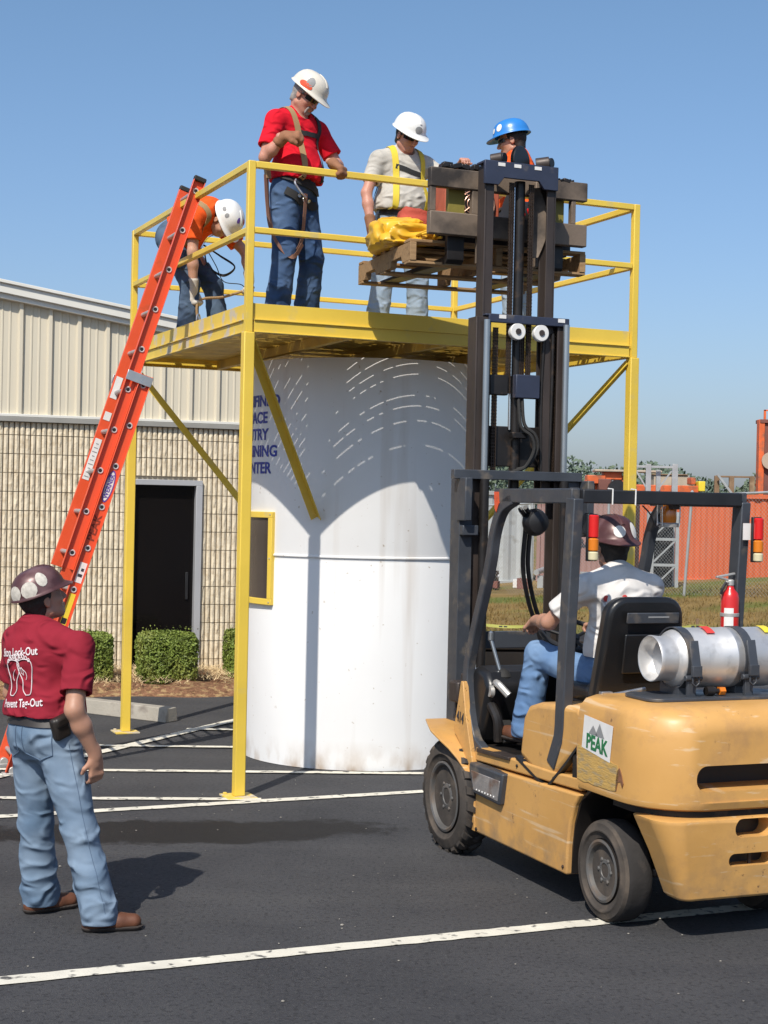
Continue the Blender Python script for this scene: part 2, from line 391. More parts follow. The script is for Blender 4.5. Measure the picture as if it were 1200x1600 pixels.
mb = MB(); mb.box((DX1-.07, .035, 1.0), (.03, .02, .30)); mb.build('handle', M['black'], dr, bevel=.004)

# ------------------------------------------------------------------ clipped shrubs
M['leaf'] = mat('light shrub leaf', (.15, .20, .035), .5, var=.45, vscale=9, col2=(.26, .27, .06), c2scale=3, c2lo=.45, c2hi=.7, spec=.35)
M['leaf_dark'] = mat('dark twig', (.035, .03, .012), .9)  # dark brown colour of the stems
def shrub(c, w, d, h, seed, label):
    t = thing('clipped_shrub', label, 'shrub', c, BA, 'clipped shrubs along the building'); rr = random.Random(seed)
    m_ = MB()
    for k in range(9): m_.path(smooth_path([(rr.uniform(-.05, .05), rr.uniform(-.05, .05), .0), (rr.uniform(-w, w)*.2, rr.uniform(-d, d)*.2, h*.4), (rr.uniform(-w, w)*.4, rr.uniform(-d, d)*.4, h*.85)], 3), .014, 5, .004)
    m_.build('stem', M['leaf_dark'], t)
    m_ = MB()
    def leaf(p, n, s):
        a = Vector((rr.gauss(0, 1), rr.gauss(0, 1), rr.gauss(0, 1))); n = (n+a*.55).normalized(); u = n.cross(Vector((rr.gauss(0, 1), rr.gauss(0, 1), rr.gauss(0, 1)))).normalized(); v = n.cross(u)
        m_.face([p-u*s, p-v*s*.45+n*s*.15, p+u*s, p+v*s*.45+n*s*.15])
    ex = 6
    for k in range(int(15000*w*d*h/.16)):
        q = Vector((rr.uniform(-1, 1), rr.uniform(-1, 1), rr.uniform(-1, 1)))
        r_ = (abs(q.x)**ex+abs(q.y)**ex+abs(q.z)**ex)**(1/ex)
        if r_ < .01: continue
        q = q/r_; depth = 1-abs(rr.gauss(0, .10)); 
        nrm = Vector((q.x**5/w, q.y**5/d, q.z**5/h)).normalized()
        lump = 1+.055*noise.noise(q*3.1+Vector((seed, 0, 0)))+.035*noise.noise(q*9)
        p = Vector((q.x*w/2, q.y*d/2, q.z*h/2))*depth*lump
        if p.z < -h*.36 and rr.random() < .75: continue
        if noise.noise(p*8+Vector((seed, 1, 2))) > .38 and depth > .9: continue
        leaf(p+Vector((0, 0, h*.5+.05)), nrm, rr.uniform(.010, .023))
    for k in range(60):
        p = Vector((rr.uniform(-.48, .48)*w, rr.uniform(-.5, .5)*d, h*.5+rr.uniform(-.01, .055))); leaf(p+Vector((0, 0, h*.5+.05)), Vector((0, 0, 1)), .014)
    m_.build('foliage', M['leaf'], t, smooth=0)
    # dense twigs deep inside keep the crown from being see-through
    m_ = MB()
    for k in range(1500):
        p = Vector((rr.uniform(-.4, .4)*w, rr.uniform(-.4, .4)*d, rr.uniform(.12, .92)*h)); a = Vector((rr.gauss(0, 1), rr.gauss(0, 1), rr.gauss(0, .6))).normalized(); s_ = .035; b_ = a.orthogonal().normalized()
        m_.face([p-a*s_, p+b_*s_*.6, p+a*s_, p-b_*s_*.6])
    m_.build('inner_leaves', M['leaf'], t, smooth=0)
    return t
def sp(px, py): x, y = gp(px, py); return Vector((x, y, .05))
M['pebble'] = mat('pale grit', (.24, .22, .19), .9, var=.5, vscale=3)
mb = MB(); rg = random.Random(77)
for k in range(150):
    y = rg.uniform(4.6, 11); x = rg.uniform(-.27, .27)*y; s_ = rg.uniform(.0025, .006) if rg.random() < .93 else rg.uniform(.008, .012)
    mb.lathe([(s_*.5, 0), (s_, s_*.3), (s_*.6, s_*.7)], (x, y, .001), 'z', 5)
tag(mb.build('loose_grit', M['pebble'], smooth=0), kind='stuff')
shrub(sp(255, 1078)+Vector((0, .20, -.05)), .60, .56, .53, 1, 'clipped square shrub in front of the dark doorway')
shrub(sp(139, 1078)+Vector((0, .2, -.05)), .37, .5, .52, 2, 'clipped shrub by the wall just behind the man in the maroon shirt')
shrub(sp(371, 1070)+Vector((.04, .2, -.05)), .38, .5, .52, 3, 'narrow clipped shrub half hidden by the front corner post and the tank')
# ------------------------------------------------------------------ wheel stop
M['concrete'] = mat('weathered concrete', (.33, .30, .25), .9, var=.12, vscale=5, col2=(.22, .19, .16), c2scale=8, c2lo=.55, c2hi=.7, bump=.004, bscale=60)
e1 = Vector((*gp(258, 1130), 0)); dirw = Vector((-.80, .60, 0)).normalized(); dirw = (Vector((*gp(150, 1117), 0))-e1).normalized()
t = tag(MB().prism([(-.085, 0), (.085, 0), (.06, .125), (-.06, .125)], 0, 1.83, 'x').build('wheel_stop', M['concrete'], bevel=.008), 'grey concrete wheel stop lying by the far left platform post', 'wheel stop')
t.location = e1+Vector((-dirw.y, dirw.x, 0))*-.09; t.rotation_euler = (0, 0, math.atan2(dirw.y, dirw.x))
# ------------------------------------------------------------------ white cylinder tank
TC = Vector((-.14, 12.18, 0)); TR = .95; TH = 3.0
def tank_mat():
    m, N, L, b = node_mat('white tank paint'); b.inputs['Roughness'].default_value = .42; b.inputs['Specular IOR Level'].default_value = .35
    tc = N.new('ShaderNodeTexCoord')
    def noi(s, st=(1, 1, 1), d=6):
        mp = N.new('ShaderNodeMapping'); mp.inputs['Scale'].default_value = st; L.new(tc.outputs['Object'], mp.inputs[0]); t = N.new('ShaderNodeTexNoise'); t.inputs['Scale'].default_value = s; t.inputs['Detail'].default_value = d; L.new(mp.outputs[0], t.inputs[0]); return t.outputs[0]
    def rr(s, a, bb, c=0, d=1):
        r = N.new('ShaderNodeMapRange'); r.inputs[1].default_value = a; r.inputs[2].default_value = bb; r.inputs[3].default_value = c; r.inputs[4].default_value = d; L.new(s, r.inputs[0]); return r.outputs[0]
    def mix(a, bb, f):
        x = N.new('ShaderNodeMix'); x.data_type = 'RGBA'
        for s_, val in ((6, a), (7, bb), (0, f)):
            if hasattr(val, 'is_output'): L.new(val, x.inputs[s_])
            else: x.inputs[s_].default_value = (*val, 1) if isinstance(val, tuple) else val
        return x.outputs[2]
    c = mix((.70, .69, .68), (.77, .765, .755), rr(noi(1.2, (1, 1, .4)), .3, .7))
    c = mix(c, (.52, .46, .40), rr(noi(6, (1, 1, .06), 4), .6, .95))         # faint vertical run-off
    c = mix(c, (.40, .33, .26), rr(noi(26, (1, 1, 1), 3), .70, .78))
    sx = N.new('ShaderNodeSeparateXYZ'); L.new(tc.outputs['Object'], sx.inputs[0])
    mm = N.new('ShaderNodeMath'); mm.operation = 'MULTIPLY'; L.new(rr(sx.outputs[2], .0, .22, 1, 0), mm.inputs[0]); L.new(rr(noi(7, (1, 1, .5), 7), .45, .7), mm.inputs[1])
    c = mix(c, (.42, .33, .25), mm.outputs[0]); L.new(c, b.inputs['Base Color'])
    bp = N.new('ShaderNodeBump'); bp.inputs['Distance'].default_value = .006; L.new(noi(2.4, (1, 1, .8), 3), bp.inputs['Height']); L.new(bp.outputs[0], b.inputs['Normal'])
    return m
M['tank'] = tank_mat()
tank = thing('training_tank', 'tall white cylindrical tank with blue lettering and yellow framed window under the platform', 'tank', TC)
mb = MB(); mb.lathe([(TR-.03, 0), (TR, .004), (TR, 1.50), (TR-.004, 1.515), (TR-.004, 1.53), (TR, 1.545), (TR, TH), (TR-.03, TH)], n=128)
mb.build('shell', M['tank'], tank, smooth=30)
mb = MB(); mb.lathe([(TR+.001, 1.538), (TR+.009, 1.545), (TR+.009, 1.553), (TR+.001, 1.56)], n=128); mb.build('seam_weld', M['tank'], tank, smooth=30)
def cyl(ang, z, r=TR): return Vector((math.sin(ang)*r, -math.cos(ang)*r, z))      # ang from the -Y front, + to the right
def tank_ang(px, py):
    o = Vector((0, 0, CAM_H))-TC; d = at(px, py, 10)-Vector((0, 0, CAM_H)); o2, d2 = o.xy, d.xy
    a, b_, c = d2.dot(d2), 2*o2.dot(d2), o2.dot(o2)-TR**2; D = b_*b_-4*a*c; tt = (-b_-math.sqrt(max(0, D)))/(2*a); p = o+d*tt; return math.atan2(p.x, -p.y), p.z
# lettering wrapped round the shell; line ends from the photo
mb_l = []
aR, _ = tank_ang(433, 706); LS = .118; wT = text_mesh('TRAINING', LS, bold=.003); wT = max(v.co.x for v in wT.vertices)-min(v.co.x for v in wT.vertices); ac = aR-wT*.5*1.12/TR
for i, w in enumerate(['CONFINED', 'SPACE', 'ENTRY', 'TRAINING', 'CENTER']):
    _, z1 = tank_ang(415, 627+26.2*i)
    me = text_mesh(w, LS, bold=.003, extrude=.001); cx = (max(v.co.x for v in me.vertices)+min(v.co.x for v in me.vertices))/2
    place_mesh(me, lambda x, y, z, z1=z1, cx=cx: cyl(ac+(x-cx)*1.12/TR, z1+y*1.0, TR+.003+z))
    link('lettering', me, M['blue_ink'], tank, smooth=0)
# window: curved yellow frame and dark pane
a0, zt = tank_ang(430, 800); a_, zb = tank_ang(430, 946); aw0, aw1 = a0-.64, a0
def arc_slab(m_, ang0, ang1, z0, z1, r0, r1, n=10):
    rings = []
    for i in range(n+1):
        a = ang0+(ang1-ang0)*i/n; rings.append([cyl(a, z0, r0), cyl(a, z0, r1), cyl(a, z1, r1), cyl(a, z1, r0)])
    m_.rings(rings)
fw_ = .045
mb = MB(); arc_slab(mb, aw0, aw1, zt-fw_, zt, TR-.01, TR+.03); arc_slab(mb, aw0, aw1, zb, zb+fw_, TR-.01, TR+.03)
arc_slab(mb, aw1-fw_/TR, aw1, zb+fw_, zt-fw_, TR-.01, TR+.03, 2); arc_slab(mb, aw0, aw0+fw_/TR, zb+fw_, zt-fw_, TR-.01, TR+.03, 2)
wf = mb.build('window_frame', M['yellow'], tank, bevel=.003)
M['brown_glass'] = mat('murky brown window', (.055, .042, .035), .12, var=.3, vscale=2, spec=.5)
mb = MB(); arc_slab(mb, aw0+.02, aw1-.02, zb+.02, zt-.02, TR-.005, TR+.014, 14); mb.build('pane', M['brown_glass'], wf)
mb = MB()
for zz in (zb+.02, (zb+zt)/2, zt-.02):
    for aa in (aw1-.022,): mb.lathe([(.006, 0), (.006, .004), (.002, .006)], cyl(aa, zz, TR+.03), (Vector((math.cos(aa), math.sin(aa), 0)), Vector((0, 0, 1)), Vector((math.sin(aa), -math.cos(aa), 0))), n=8)
mb.build('screw', M['dull_alu'], wf)

# ------------------------------------------------------------------ yellow access platform
PF = Vector((-.9154, 10.1568, 0)); PA = math.atan2(.40216, .91556); PW, PD = 2.96, 2.977; DZ_ = 3.14; RT = 4.17; MR = 3.72
plat = thing('access_platform', 'yellow steel work platform with guardrails standing around the white tank', 'platform', PF, PA)
PM = Matrix.Translation(PF) @ Matrix.Rotation(PA, 4, 'Z'); PMi = PM.inverted()
S = .058; corners = [(0, 0), (PW, 0), (PW, PD), (0, PD)]
# lower posts go to the beam, upper posts carry the rails
for cx, cy in corners:
    m_ = MB(); m_.box((cx, cy, (3.05+.012)/2), (S+.014, S+.014, 3.05-.012)); po = m_.build('post', M['yellow'], plat, bevel=.006)
    m_ = MB(); m_.box((cx, cy, .006), (.20, .20, .012)); m_.box((cx+.07, cy-.07, .018), (.022, .022, .012)); m_.box((cx-.07, cy+.07, .018), (.022, .022, .012)); m_.build('base_plate', M['yellow_worn'], po, bevel=.002)
    m_ = MB(); m_.box((cx, cy, (3.05+RT)/2), (S-.008, S-.008, RT-3.05)); m_.build('rail_post', M['yellow'], plat, bevel=.005)
for (a, b) in ((0, 1), (1, 2), (2, 3), (3, 0)):
    A, B_ = Vector((*corners[a], 0)), Vector((*corners[b], 0)); d = (B_-A).normalized(); n = Vector((d.y, -d.x, 0)); up = Vector((0, 0, 1)); g_ = S/2-.002
    m_ = MB(); m_.beam(A+up*(RT-.022)+d*g_, B_+up*(RT-.022)-d*g_, .044, .044); m_.build('top_rail', M['yellow'], plat, bevel=.005)
    m_ = MB(); m_.beam(A+up*MR+d*g_, B_+up*MR-d*g_, .040, .040); m_.build('mid_rail', M['yellow'], plat, bevel=.005)
    m_ = MB(); m_.beam(A+up*3.19+d*.03-n*.006, B_+up*3.19-d*.03-n*.006, .008, .105); m_.build('toe_board', M['yellow_worn'] if a == 3 else M['yellow'], plat, bevel=.001)
    m_ = MB(); c0 = n*.0   # channel beam: web and two flanges
    m_.beam(A+up*3.094+d*.036+n*.006, B_+up*3.094-d*.036+n*.006, .008, .074)
    m_.beam(A+up*3.134+d*.036-n*.001, B_+up*3.134-d*.036-n*.001, .046, .006); m_.beam(A+up*3.054+d*.036-n*.001, B_+up*3.054-d*.036-n*.001, .046, .006)
    m_.build('edge_beam', M['yellow_worn'] if a == 3 else M['yellow'], plat, bevel=.001)
# knee braces as angle iron, from the corners in to the tank
tcl = PMi @ TC
for cx, cy in corners:
    c = Vector((cx, cy, 0)); dv = Vector((tcl.x-cx, tcl.y-cy, 0)); u = dv.normalized(); e = c+dv-u*(TR+.012)
    a = c+u*.05+Vector((0, 0, 3.03)); b = e+Vector((0, 0, 1.84)); dd = (b-a).normalized(); sd = dd.cross(Vector((0, 0, 1))).normalized(); nn = sd.cross(dd)
    m_ = MB(); w = .052
    for sgn in (-1, 1):
        q = (sd*sgn - nn).normalized(); k = (sd*sgn+nn*1).normalized()
        m_.rings([[p+Vector((0, 0, 0)), p+q*w, p+q*w+k*.006, p+k*.006] for p in (a, b)])
    m_.build('brace', M['yellow'], plat)
# under-deck joists and slotted planks
m_ = MB()
for k in range(1, 4): m_.box((PW*k/4, PD/2, 3.088), (.05, PD-.08, .07))
m_.build('joist', M['deck'], plat, bevel=.003)
m_ = MB(); rg = random.Random(4)
gaps = [.105, .22, .29, .34, .39, .44, .49, .54, .60, .67, .74, .82, .90, 1.0, 1.06, 1.112, 1.174, 1.4, 1.46, 1.7, 1.76, 2.0, 2.06, 2.3, 2.36, 2.6, 2.66]; y0 = .03
for gi in gaps+[PD-.03]:
    y1 = gi; ym, wd = (y0+y1-.004)/2, (y1-y0-.0125); m_.box((PW/2, ym, 3.131), (PW-.09, wd, .014))
    if gi < PD-.1:        # bridges between slots
        x = .05
        while x < PW-.1:
            x += rg.choice((.09, .14, .2, .3)) if x > .9 else rg.choice((.1, .16, .2)); m_.box((x, y1-.003, 3.131), (rg.choice((.015, .03, .08)) if x > .9 else rg.choice((.02, .04, .08)), .018, .0135))
    y0 = y1
m_.build('deck', M['deck'], plat, smooth=0)
M['ferrule'] = mat('pale aluminium ring', (.60, .56, .54), .45, .3)
# ------------------------------------------------------------------ extension ladder
LT = .40; LA_ = PA-R(1.5); rv = Vector((math.cos(LA_), math.sin(LA_), 0)); lv = Vector((-rv.y, rv.x, 0)); PL = PF+Vector((-.40216, .91557, 0))*(LT*PD)
lad = thing('extension_ladder', 'orange fibreglass extension ladder leaning against the platform guardrail', 'ladder', PL-rv*1.31, LA_)
def lx(z, off=0): return .320*z+off                                    # line of the section
ld = Vector((.320, 0, 1)).normalized(); lnn = Vector((ld.z, 0, -ld.x)); WID = .40
def channel(m_, a, b, y, sgn, depth=.085, fl=.028, t=.005):
    """C channel rail from a to b, web at y, flanges toward sgn"""
    for p, s_, in (((0), (depth, t)),):
        m_.beam(a+Vector((0, y, 0)), b+Vector((0, y, 0)), t, depth, up=lnn)
    for e in (-1, 1):
        o = lnn*e*(depth/2-t/2); m_.beam(a+o+Vector((0, y+sgn*(fl/2+t/2), 0)), b+o+Vector((0, y+sgn*(fl/2+t/2), 0)), fl, t, up=lnn)
def LP(z, off): return Vector((lx(z), 0, z))+lnn*off
def rung_stub(m_, p, y0, y1, r=.017): m_.tube(p+Vector((0, y0, 0)), p+Vector((0, y1, 0)), r, n=12)
for nm, z0, z1, off, ya, yb, dp in (('base_rail', .03, 2.84, .046, -.012, WID+.012, .088), ('fly_rail', 1.43, 4.24, -.044, .010, WID-.010, .088)):
    for y, sg in ((ya, -1), (yb, 1)):
        m_ = MB(); a, b = LP(z0, off), LP(z1, off); channel(m_, a, b, y, sg, dp); ra = m_.build(nm, M['orange'], lad, bevel=.0015)
        m_ = MB(); m_.beam(LP(z1-.005, off)+Vector((0, y+sg*.012, 0)), LP(z1+.03, off)+Vector((0, y+sg*.012, 0)), .04, dp+.004, up=lnn)
        if nm == 'fly_rail': m_.build('rubber_cap', M['rubber'], ra, bevel=.008)
        else: m_.bm.free()
    k = 0; z = z0+.11
    while z < z1-.06:
        p = LP(z, off); m_ = MB(); rung_stub(m_, p, ya+.002, yb-.002, .0165); ru = m_.build('rung', M['dull_alu'], lad)
        for yy, sg in ((ya-.003, -1), (yb+.003, 1)):
            axs = (lnn, ld, Vector((0, sg, 0))); m_ = MB(); m_.lathe([(.013, .001), (.0235, 0), (.0235, .003), (.019, .007), (.0135, .006), (.013, .002)], p+Vector((0, yy, 0)), axs, n=18); fe = m_.build('rung_ferrule', M['ferrule'], ru)
            if sg < 0: m_ = MB(); m_.lathe([(.001, 0), (.0132, 0), (.0132, .0035), (.001, .0035)], p+Vector((0, yy, 0)), axs, n=12); m_.build('rung_hole', M['black'], lad)
        z += .292
p = LP(2.80, 0)
for y in (-.042, WID+.042):
    m_ = MB(); m_.beam(p-lnn*.095+Vector((0, y, 0)), p+lnn*.095+Vector((0, y, 0)), .006, .07, up=ld); m_.build('guide_bracket', M['alu'], lad, bevel=.002)
for y in (0, WID):
    m_ = MB(); m_.box(LP(.02, .05)+Vector((0, y, 0)), (.12, .075, .035)); m_.tube(LP(.05, .05)+Vector((0, y-.03, 0)), LP(.05, .05)+Vector((0, y+.03, 0)), .03); m_.build('foot', M['dull_alu'], lad, bevel=.004)
m_ = MB(); m_.path(smooth_path([LP(1.6, .1)+Vector((0, .2, 0)), LP(2.4, .09)+Vector((0, .21, 0)), LP(3.3, .0)+Vector((0, .2, 0))], 6), .006, 6); m_.build('rope', M['white'], lad)
# stickers on the near outer webs (facing -y of the ladder)
def sticker(z0, z1, off, w, m, y=-.0160, name='sticker', par=lad, d=.0):
    m_ = MB(); a, b = LP(z0, off+d), LP(z1, off+d); m_.beam(a+Vector((0, y, 0)), b+Vector((0, y, 0)), .0016, w, up=lnn); return m_.build(name, m, par, smooth=0)
FI = WID-.0145; sticker(2.06, 2.36, -.055, .05, M['white'], FI); sticker(2.66, 2.82, -.055, .05, M['white'], FI); sticker(2.50, 2.56, -.05, .05, M['white'], FI)
sticker(1.02, 1.28, .05, .045, M['label_yellow']); sticker(1.36, 1.50, .055, .05, M['white']); sticker(1.07, 1.11, .05, .035, M['black'], -.0175)
sticker(1.40, 1.42, .055, .03, M['ink'], -.0175); sticker(1.44, 1.46, .06, .02, M['ink'], -.0175)
for k in range(9): sticker(2.08+k*.03, 2.086+k*.03, -.055, .035-.008*(k % 3), M['grey_ink'], FI-.0012)
M['violet'] = mat('violet ink', (.12, .06, .32), .5)
def lad_oval(zc, off, ra_, rb_, m, y):
    c = LP(zc, off)+Vector((0, y, 0)); m_ = MB(); m_.bm.faces.new([m_.bm.verts.new(c+ld*math.cos(2*math.pi*k/28)*ra_+lnn*math.sin(2*math.pi*k/28)*rb_) for k in range(28)]); return m_.build('brand_oval', m, lad, smooth=0)
lad_oval(2.04, .046, .118, .034, M['violet'], -.0165); lad_oval(2.04, .046, .106, .026, M['white'], -.0175)
flat_text('lettering', 'WERNER', .048, LP(2.04, .046)+Vector((0, -.0185, 0)), ld, -lnn, M['violet'], lad, bold=.001, lift=0, sx=.92)
M['stencil'] = mat('faded stencil paint', (.22, .03, .012), .7)
flat_text('stencil', 'PEAK', .075, LP(1.745, .046)+Vector((0, -.0165, 0)), ld, -lnn, M['stencil'], lad, bold=.001, lift=0, sx=1.1)
# ------------------------------------------------------------------ forklift
FO = Vector((.9311, 8.8634, 0)); FA = R(22)
FM = Matrix.Translation(FO) @ Matrix.Rotation(FA, 4, 'Z')
fk = thing('forklift', 'weathered yellow forklift with raised mast and black overhead guard parked beside the tank', 'forklift', FO, FA)
def paint_mat():
    m, N, L, b = node_mat('forklift yellow'); b.inputs['Roughness'].default_value = .45; b.inputs['Coat Weight'].default_value = .06; b.inputs['Coat Roughness'].default_value = .25
    tc = N.new('ShaderNodeTexCoord')
    def noi(s, st=(1, 1, 1), d=6, r=.55):
        mp = N.new('ShaderNodeMapping'); mp.inputs['Scale'].default_value = st; L.new(tc.outputs['Object'], mp.inputs[0]); t = N.new('ShaderNodeTexNoise'); t.inputs['Scale'].default_value = s; t.inputs['Detail'].default_value = d; t.inputs['Roughness'].default_value = r; L.new(mp.outputs[0], t.inputs[0]); return t.outputs[0]
    def rr(s, a, bb, c=0, d=1):
        r = N.new('ShaderNodeMapRange'); r.inputs[1].default_value = a; r.inputs[2].default_value = bb; r.inputs[3].default_value = c; r.inputs[4].default_value = d; L.new(s, r.inputs[0]); return r.outputs[0]
    def mul(a, bb):
        x = N.new('ShaderNodeMath'); x.operation = 'MULTIPLY'
        for i, v in enumerate((a, bb)):
            if hasattr(v, 'is_output'): L.new(v, x.inputs[i])
            else: x.inputs[i].default_value = v
        return x.outputs[0]
    def mix(a, bb, f):
        x = N.new('ShaderNodeMix'); x.data_type = 'RGBA'
        for s_, val in ((6, a), (7, bb), (0, f)):
            if hasattr(val, 'is_output'): L.new(val, x.inputs[s_])
            else: x.inputs[s_].default_value = (*val, 1) if isinstance(val, tuple) else val
        return x.outputs[2]
    c = mix((.53, .28, .080), (.62, .34, .105), rr(noi(1.6), .3, .7))
    c = mix(c, (.36, .20, .09), mul(rr(noi(3.5, (1, 1, 1), 10, .7), .50, .70), .65))          # dulled grime patches
    c = mix(c, (.66, .50, .32), mul(rr(noi(7, (1, .22, 5), 6), .60, .66), .55))              # long pale scrapes
    c = mix(c, (.16, .085, .04), mul(mul(rr(noi(24, (1, 1, 1), 6, .7), .62, .66), rr(noi(1.7), .5, .62)), .9))           # chips
    sx = N.new('ShaderNodeSeparateXYZ'); L.new(tc.outputs['Object'], sx.inputs[0])
    c = mix(c, (.25, .17, .10), mul(rr(sx.outputs[2], .1, .42, 1, 0), rr(noi(9, (1, 1, 1), 8), .42, .68)))   # road dirt low down
    L.new(c, b.inputs['Base Color']); L.new(rr(noi(6), .3, .7, .40, .60), b.inputs['Roughness'])
    bp = N.new('ShaderNodeBump'); bp.inputs['Distance'].default_value = .0015; L.new(noi(9, d=5), bp.inputs['Height']); L.new(bp.outputs[0], b.inputs['Normal'])
    return m
M['cat'] = paint_mat()
M['guard'] = mat('charcoal guard paint', (.045, .05, .06), .42, var=.2, vscale=6, col2=(.13, .11, .09), c2scale=9, c2lo=.58, c2hi=.72, bump=.0006, bscale=70, rvar=.1)
M['guard_navy'] = mat('navy plate', (.030, .036, .062), .4, var=.2, vscale=6, col2=(.10, .09, .09), c2scale=11, c2lo=.62, c2hi=.75)
M['rust'] = mat('worn brown rail steel', (.055, .042, .037), .5, .3, var=.25, vscale=5, stretch=(1, 1, .3), col2=(.045, .035, .03), c2scale=6, c2lo=.5, c2hi=.7, rvar=.15)
M['grease'] = mat('greasy dark steel', (.022, .019, .018), .4, .3, var=.3, vscale=10, col2=(.07, .045, .03), c2scale=14, c2lo=.6, c2hi=.72)
M['chain'] = mat('oily chain', (.07, .048, .036), .5, .5, var=.3, vscale=30)
M['chrome'] = mat('chrome rod', (.7, .7, .72), .12, 1)
M['cyl'] = mat('silver cylinder', (.40, .42, .43), .3, .8, var=.1)
M['tyre'] = mat('dusty tyre', (.058, .050, .044), .88, var=.25, vscale=9, col2=(.12, .095, .075), c2scale=6, c2lo=.5, c2hi=.72, bump=.0015, bscale=60, spec=.2)
M['tyre_tread'] = mat('black tread', (.034, .031, .030), .85, var=.3, vscale=9, col2=(.07, .058, .05), c2scale=8, c2lo=.6, c2hi=.75, bump=.002, bscale=50, spec=.25)
M['rim'] = mat('grey wheel rim', (.12, .115, .11), .55, .3, var=.2, vscale=9, col2=(.15, .11, .08), c2scale=9, c2lo=.52, c2hi=.7)
M['seat'] = mat('black vinyl', (.012, .012, .013), .32, bump=.0006, bscale=150, var=.2, vscale=8)
M['carr'] = mat('brown carriage steel', (.18, .135, .10), .65, .15, var=.2, vscale=5, col2=(.035, .028, .024), c2scale=2.6, c2lo=.5, c2hi=.62, bump=.001, bscale=60)
M['red'] = mat('red gloss', (.55, .015, .012), .3, coat=.4)
M['red_lens'] = mat('red lens', (.62, .01, .01), .15, coat=.6); M['amber_lens'] = mat('amber lens', (.65, .18, .01), .15, coat=.6)
M['clear_lens'] = mat('clear lens', (.62, .55, .35), .1, coat=.6)
def P2(name, m_, mt, par=fk, bev=.004, sm=35, seg=2): return m_.build(name, M[mt] if isinstance(mt, str) else mt, par, bevel=bev, smooth=sm, seg=seg)
def boolean(o, cutter, op='DIFFERENCE'):
    b = o.modifiers.new('b', 'BOOLEAN'); b.object = cutter; b.operation = op; b.solver = 'EXACT'
def wnorm(o):
    me = o.data; me.shade_smooth(); me.set_sharp_from_angle(angle=R(38)); w = o.modifiers.new('wn', 'WEIGHTED_NORMAL'); w.keep_sharp = True; w.weight = 80
def rrect(cx, cy, w, h, r, n=6):
    out = []
    for (sx_, sy_, a0) in ((1, 1, 0), (-1, 1, 90), (-1, -1, 180), (1, -1, 270)):
        for k in range(n+1):
            a = R(a0+90*k/n); out.append((cx+sx_*(w/2-r)+math.cos(a)*r, cy+sy_*(h/2-r)+math.sin(a)*r))
    return out
# ---- counterweight, lofted outlines (plan) stacked in z
def outline(hw, yf, yr, rc, n=8):
    """half width, front y, rear y, rear corner radius"""
    pts = [(-hw, yf)]
    for k in range(n+1):
        a = R(180+90*k/n); pts.append((-hw+rc+math.cos(a)*rc, yr+rc+math.sin(a)*rc))
    for k in range(n+1):
        a = R(270+90*k/n); pts.append((hw-rc+math.cos(a)*rc, yr+rc+math.sin(a)*rc))
    pts.append((hw, yf)); return pts
def loft(m_, secs): m_.rings([[(x, y, z) for x, y in outline(*s_)] for z, s_ in secs])
m_ = MB()
loft(m_, [(.600, (.50, -1.40, -2.02, .30)), (.612, (.528, -1.38, -2.045, .30)), (.64, (.535, -1.37, -2.055, .30)), (.80, (.535, -1.36, -2.06, .30)), (.93, (.533, -1.36, -2.055, .30)),
          (1.0, (.520, -1.36, -2.035, .29)), (1.035, (.495, -1.37, -2.00, .27)), (1.055, (.455, -1.40, -1.955, .24)), (1.063, (.38, -1.44, -1.88, .2))])
cw = P2('counterweight', m_, 'cat', bev=0, sm=50)
m_ = MB(); m_.rings([[(x, -2.4, z) for x, z in rrect(0, .745, .66, .125, .055)], [(x, -1.80, z) for x, z in rrect(0, .755, .60, .11, .05)]]); cut = m_.build('cut', M['black'], fk)
m2_ = MB(); m2_.rings([[(x, -2.4, z) for x, z in rrect(0, .805, .82, .32, .11)], [(x, -2.049, z) for x, z in rrect(0, .805, .82, .32, .11)]]); cut2 = m2_.build('cut', M['black'], fk)
boolean(cw, cut2); boolean(cw, cut); apply_mods(cw); wnorm(cw)
for c_ in (cut, cut2): bpy.data.objects.remove(c_)
m_ = MB()   # lower block, tapered toward the ground
def lo(hw, yf, yr, rc): return outline(hw, yf, yr, rc)
loft(m_, [(.195, (.33, -1.86, -1.985, .05)), (.21, (.345, -1.85, -2.0, .06)), (.40, (.415, -1.83, -2.03, .08)), (.545, (.475, -1.80, -2.045, .12)), (.562, (.478, -1.79, -2.04, .12)), (.572, (.45, -1.80, -2.025, .12))])
lw = P2('lower_counterweight', m_, 'cat', bev=0, sm=50)
m_ = MB(); m_.rings([[(x, -2.4, z) for x, z in rrect(0, .52, .20, .085, .04)], [(x, -1.9, z) for x, z in rrect(0, .52, .20, .085, .04)]]); m_.rings([[(x, -2.4, z) for x, z in rrect(0, .375, .24, .06, .028)], [(x, -1.9, z) for x, z in rrect(0, .375, .24, .06, .028)]]); cut = m_.build('cut', M['black'], fk)
boolean(lw, cut); apply_mods(lw); wnorm(lw); bpy.data.objects.remove(cut)
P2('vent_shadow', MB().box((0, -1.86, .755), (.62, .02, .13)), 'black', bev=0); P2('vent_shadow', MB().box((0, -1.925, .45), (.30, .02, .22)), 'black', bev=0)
P2('tow_pin', MB().tube((0.02, -1.98, .34), (0.02, -1.98, .42), .008), 'rust', bev=0)
m_ = MB(); m_.rings([[(x, y, .566), (x, y, .606)][0:1][0] for x, y in outline(.47, -1.6, -2.015, .25)] and [[(x, y, .565) for x, y in outline(.47, -1.6, -2.015, .27)], [(x, y, .606) for x, y in outline(.47, -1.6, -2.015, .27)]]); P2('seam_gap', m_, 'grease', bev=0)
m_ = MB(); m_.box((0, -1.62, .40), (.42, .40, .33)); m_.box((0, -1.5, .24), (.80, .09, .09)); m_.tube((-.2, -1.62, .30), (.2, -1.62, .30), .035); P2('steer_axle', m_, 'grease')
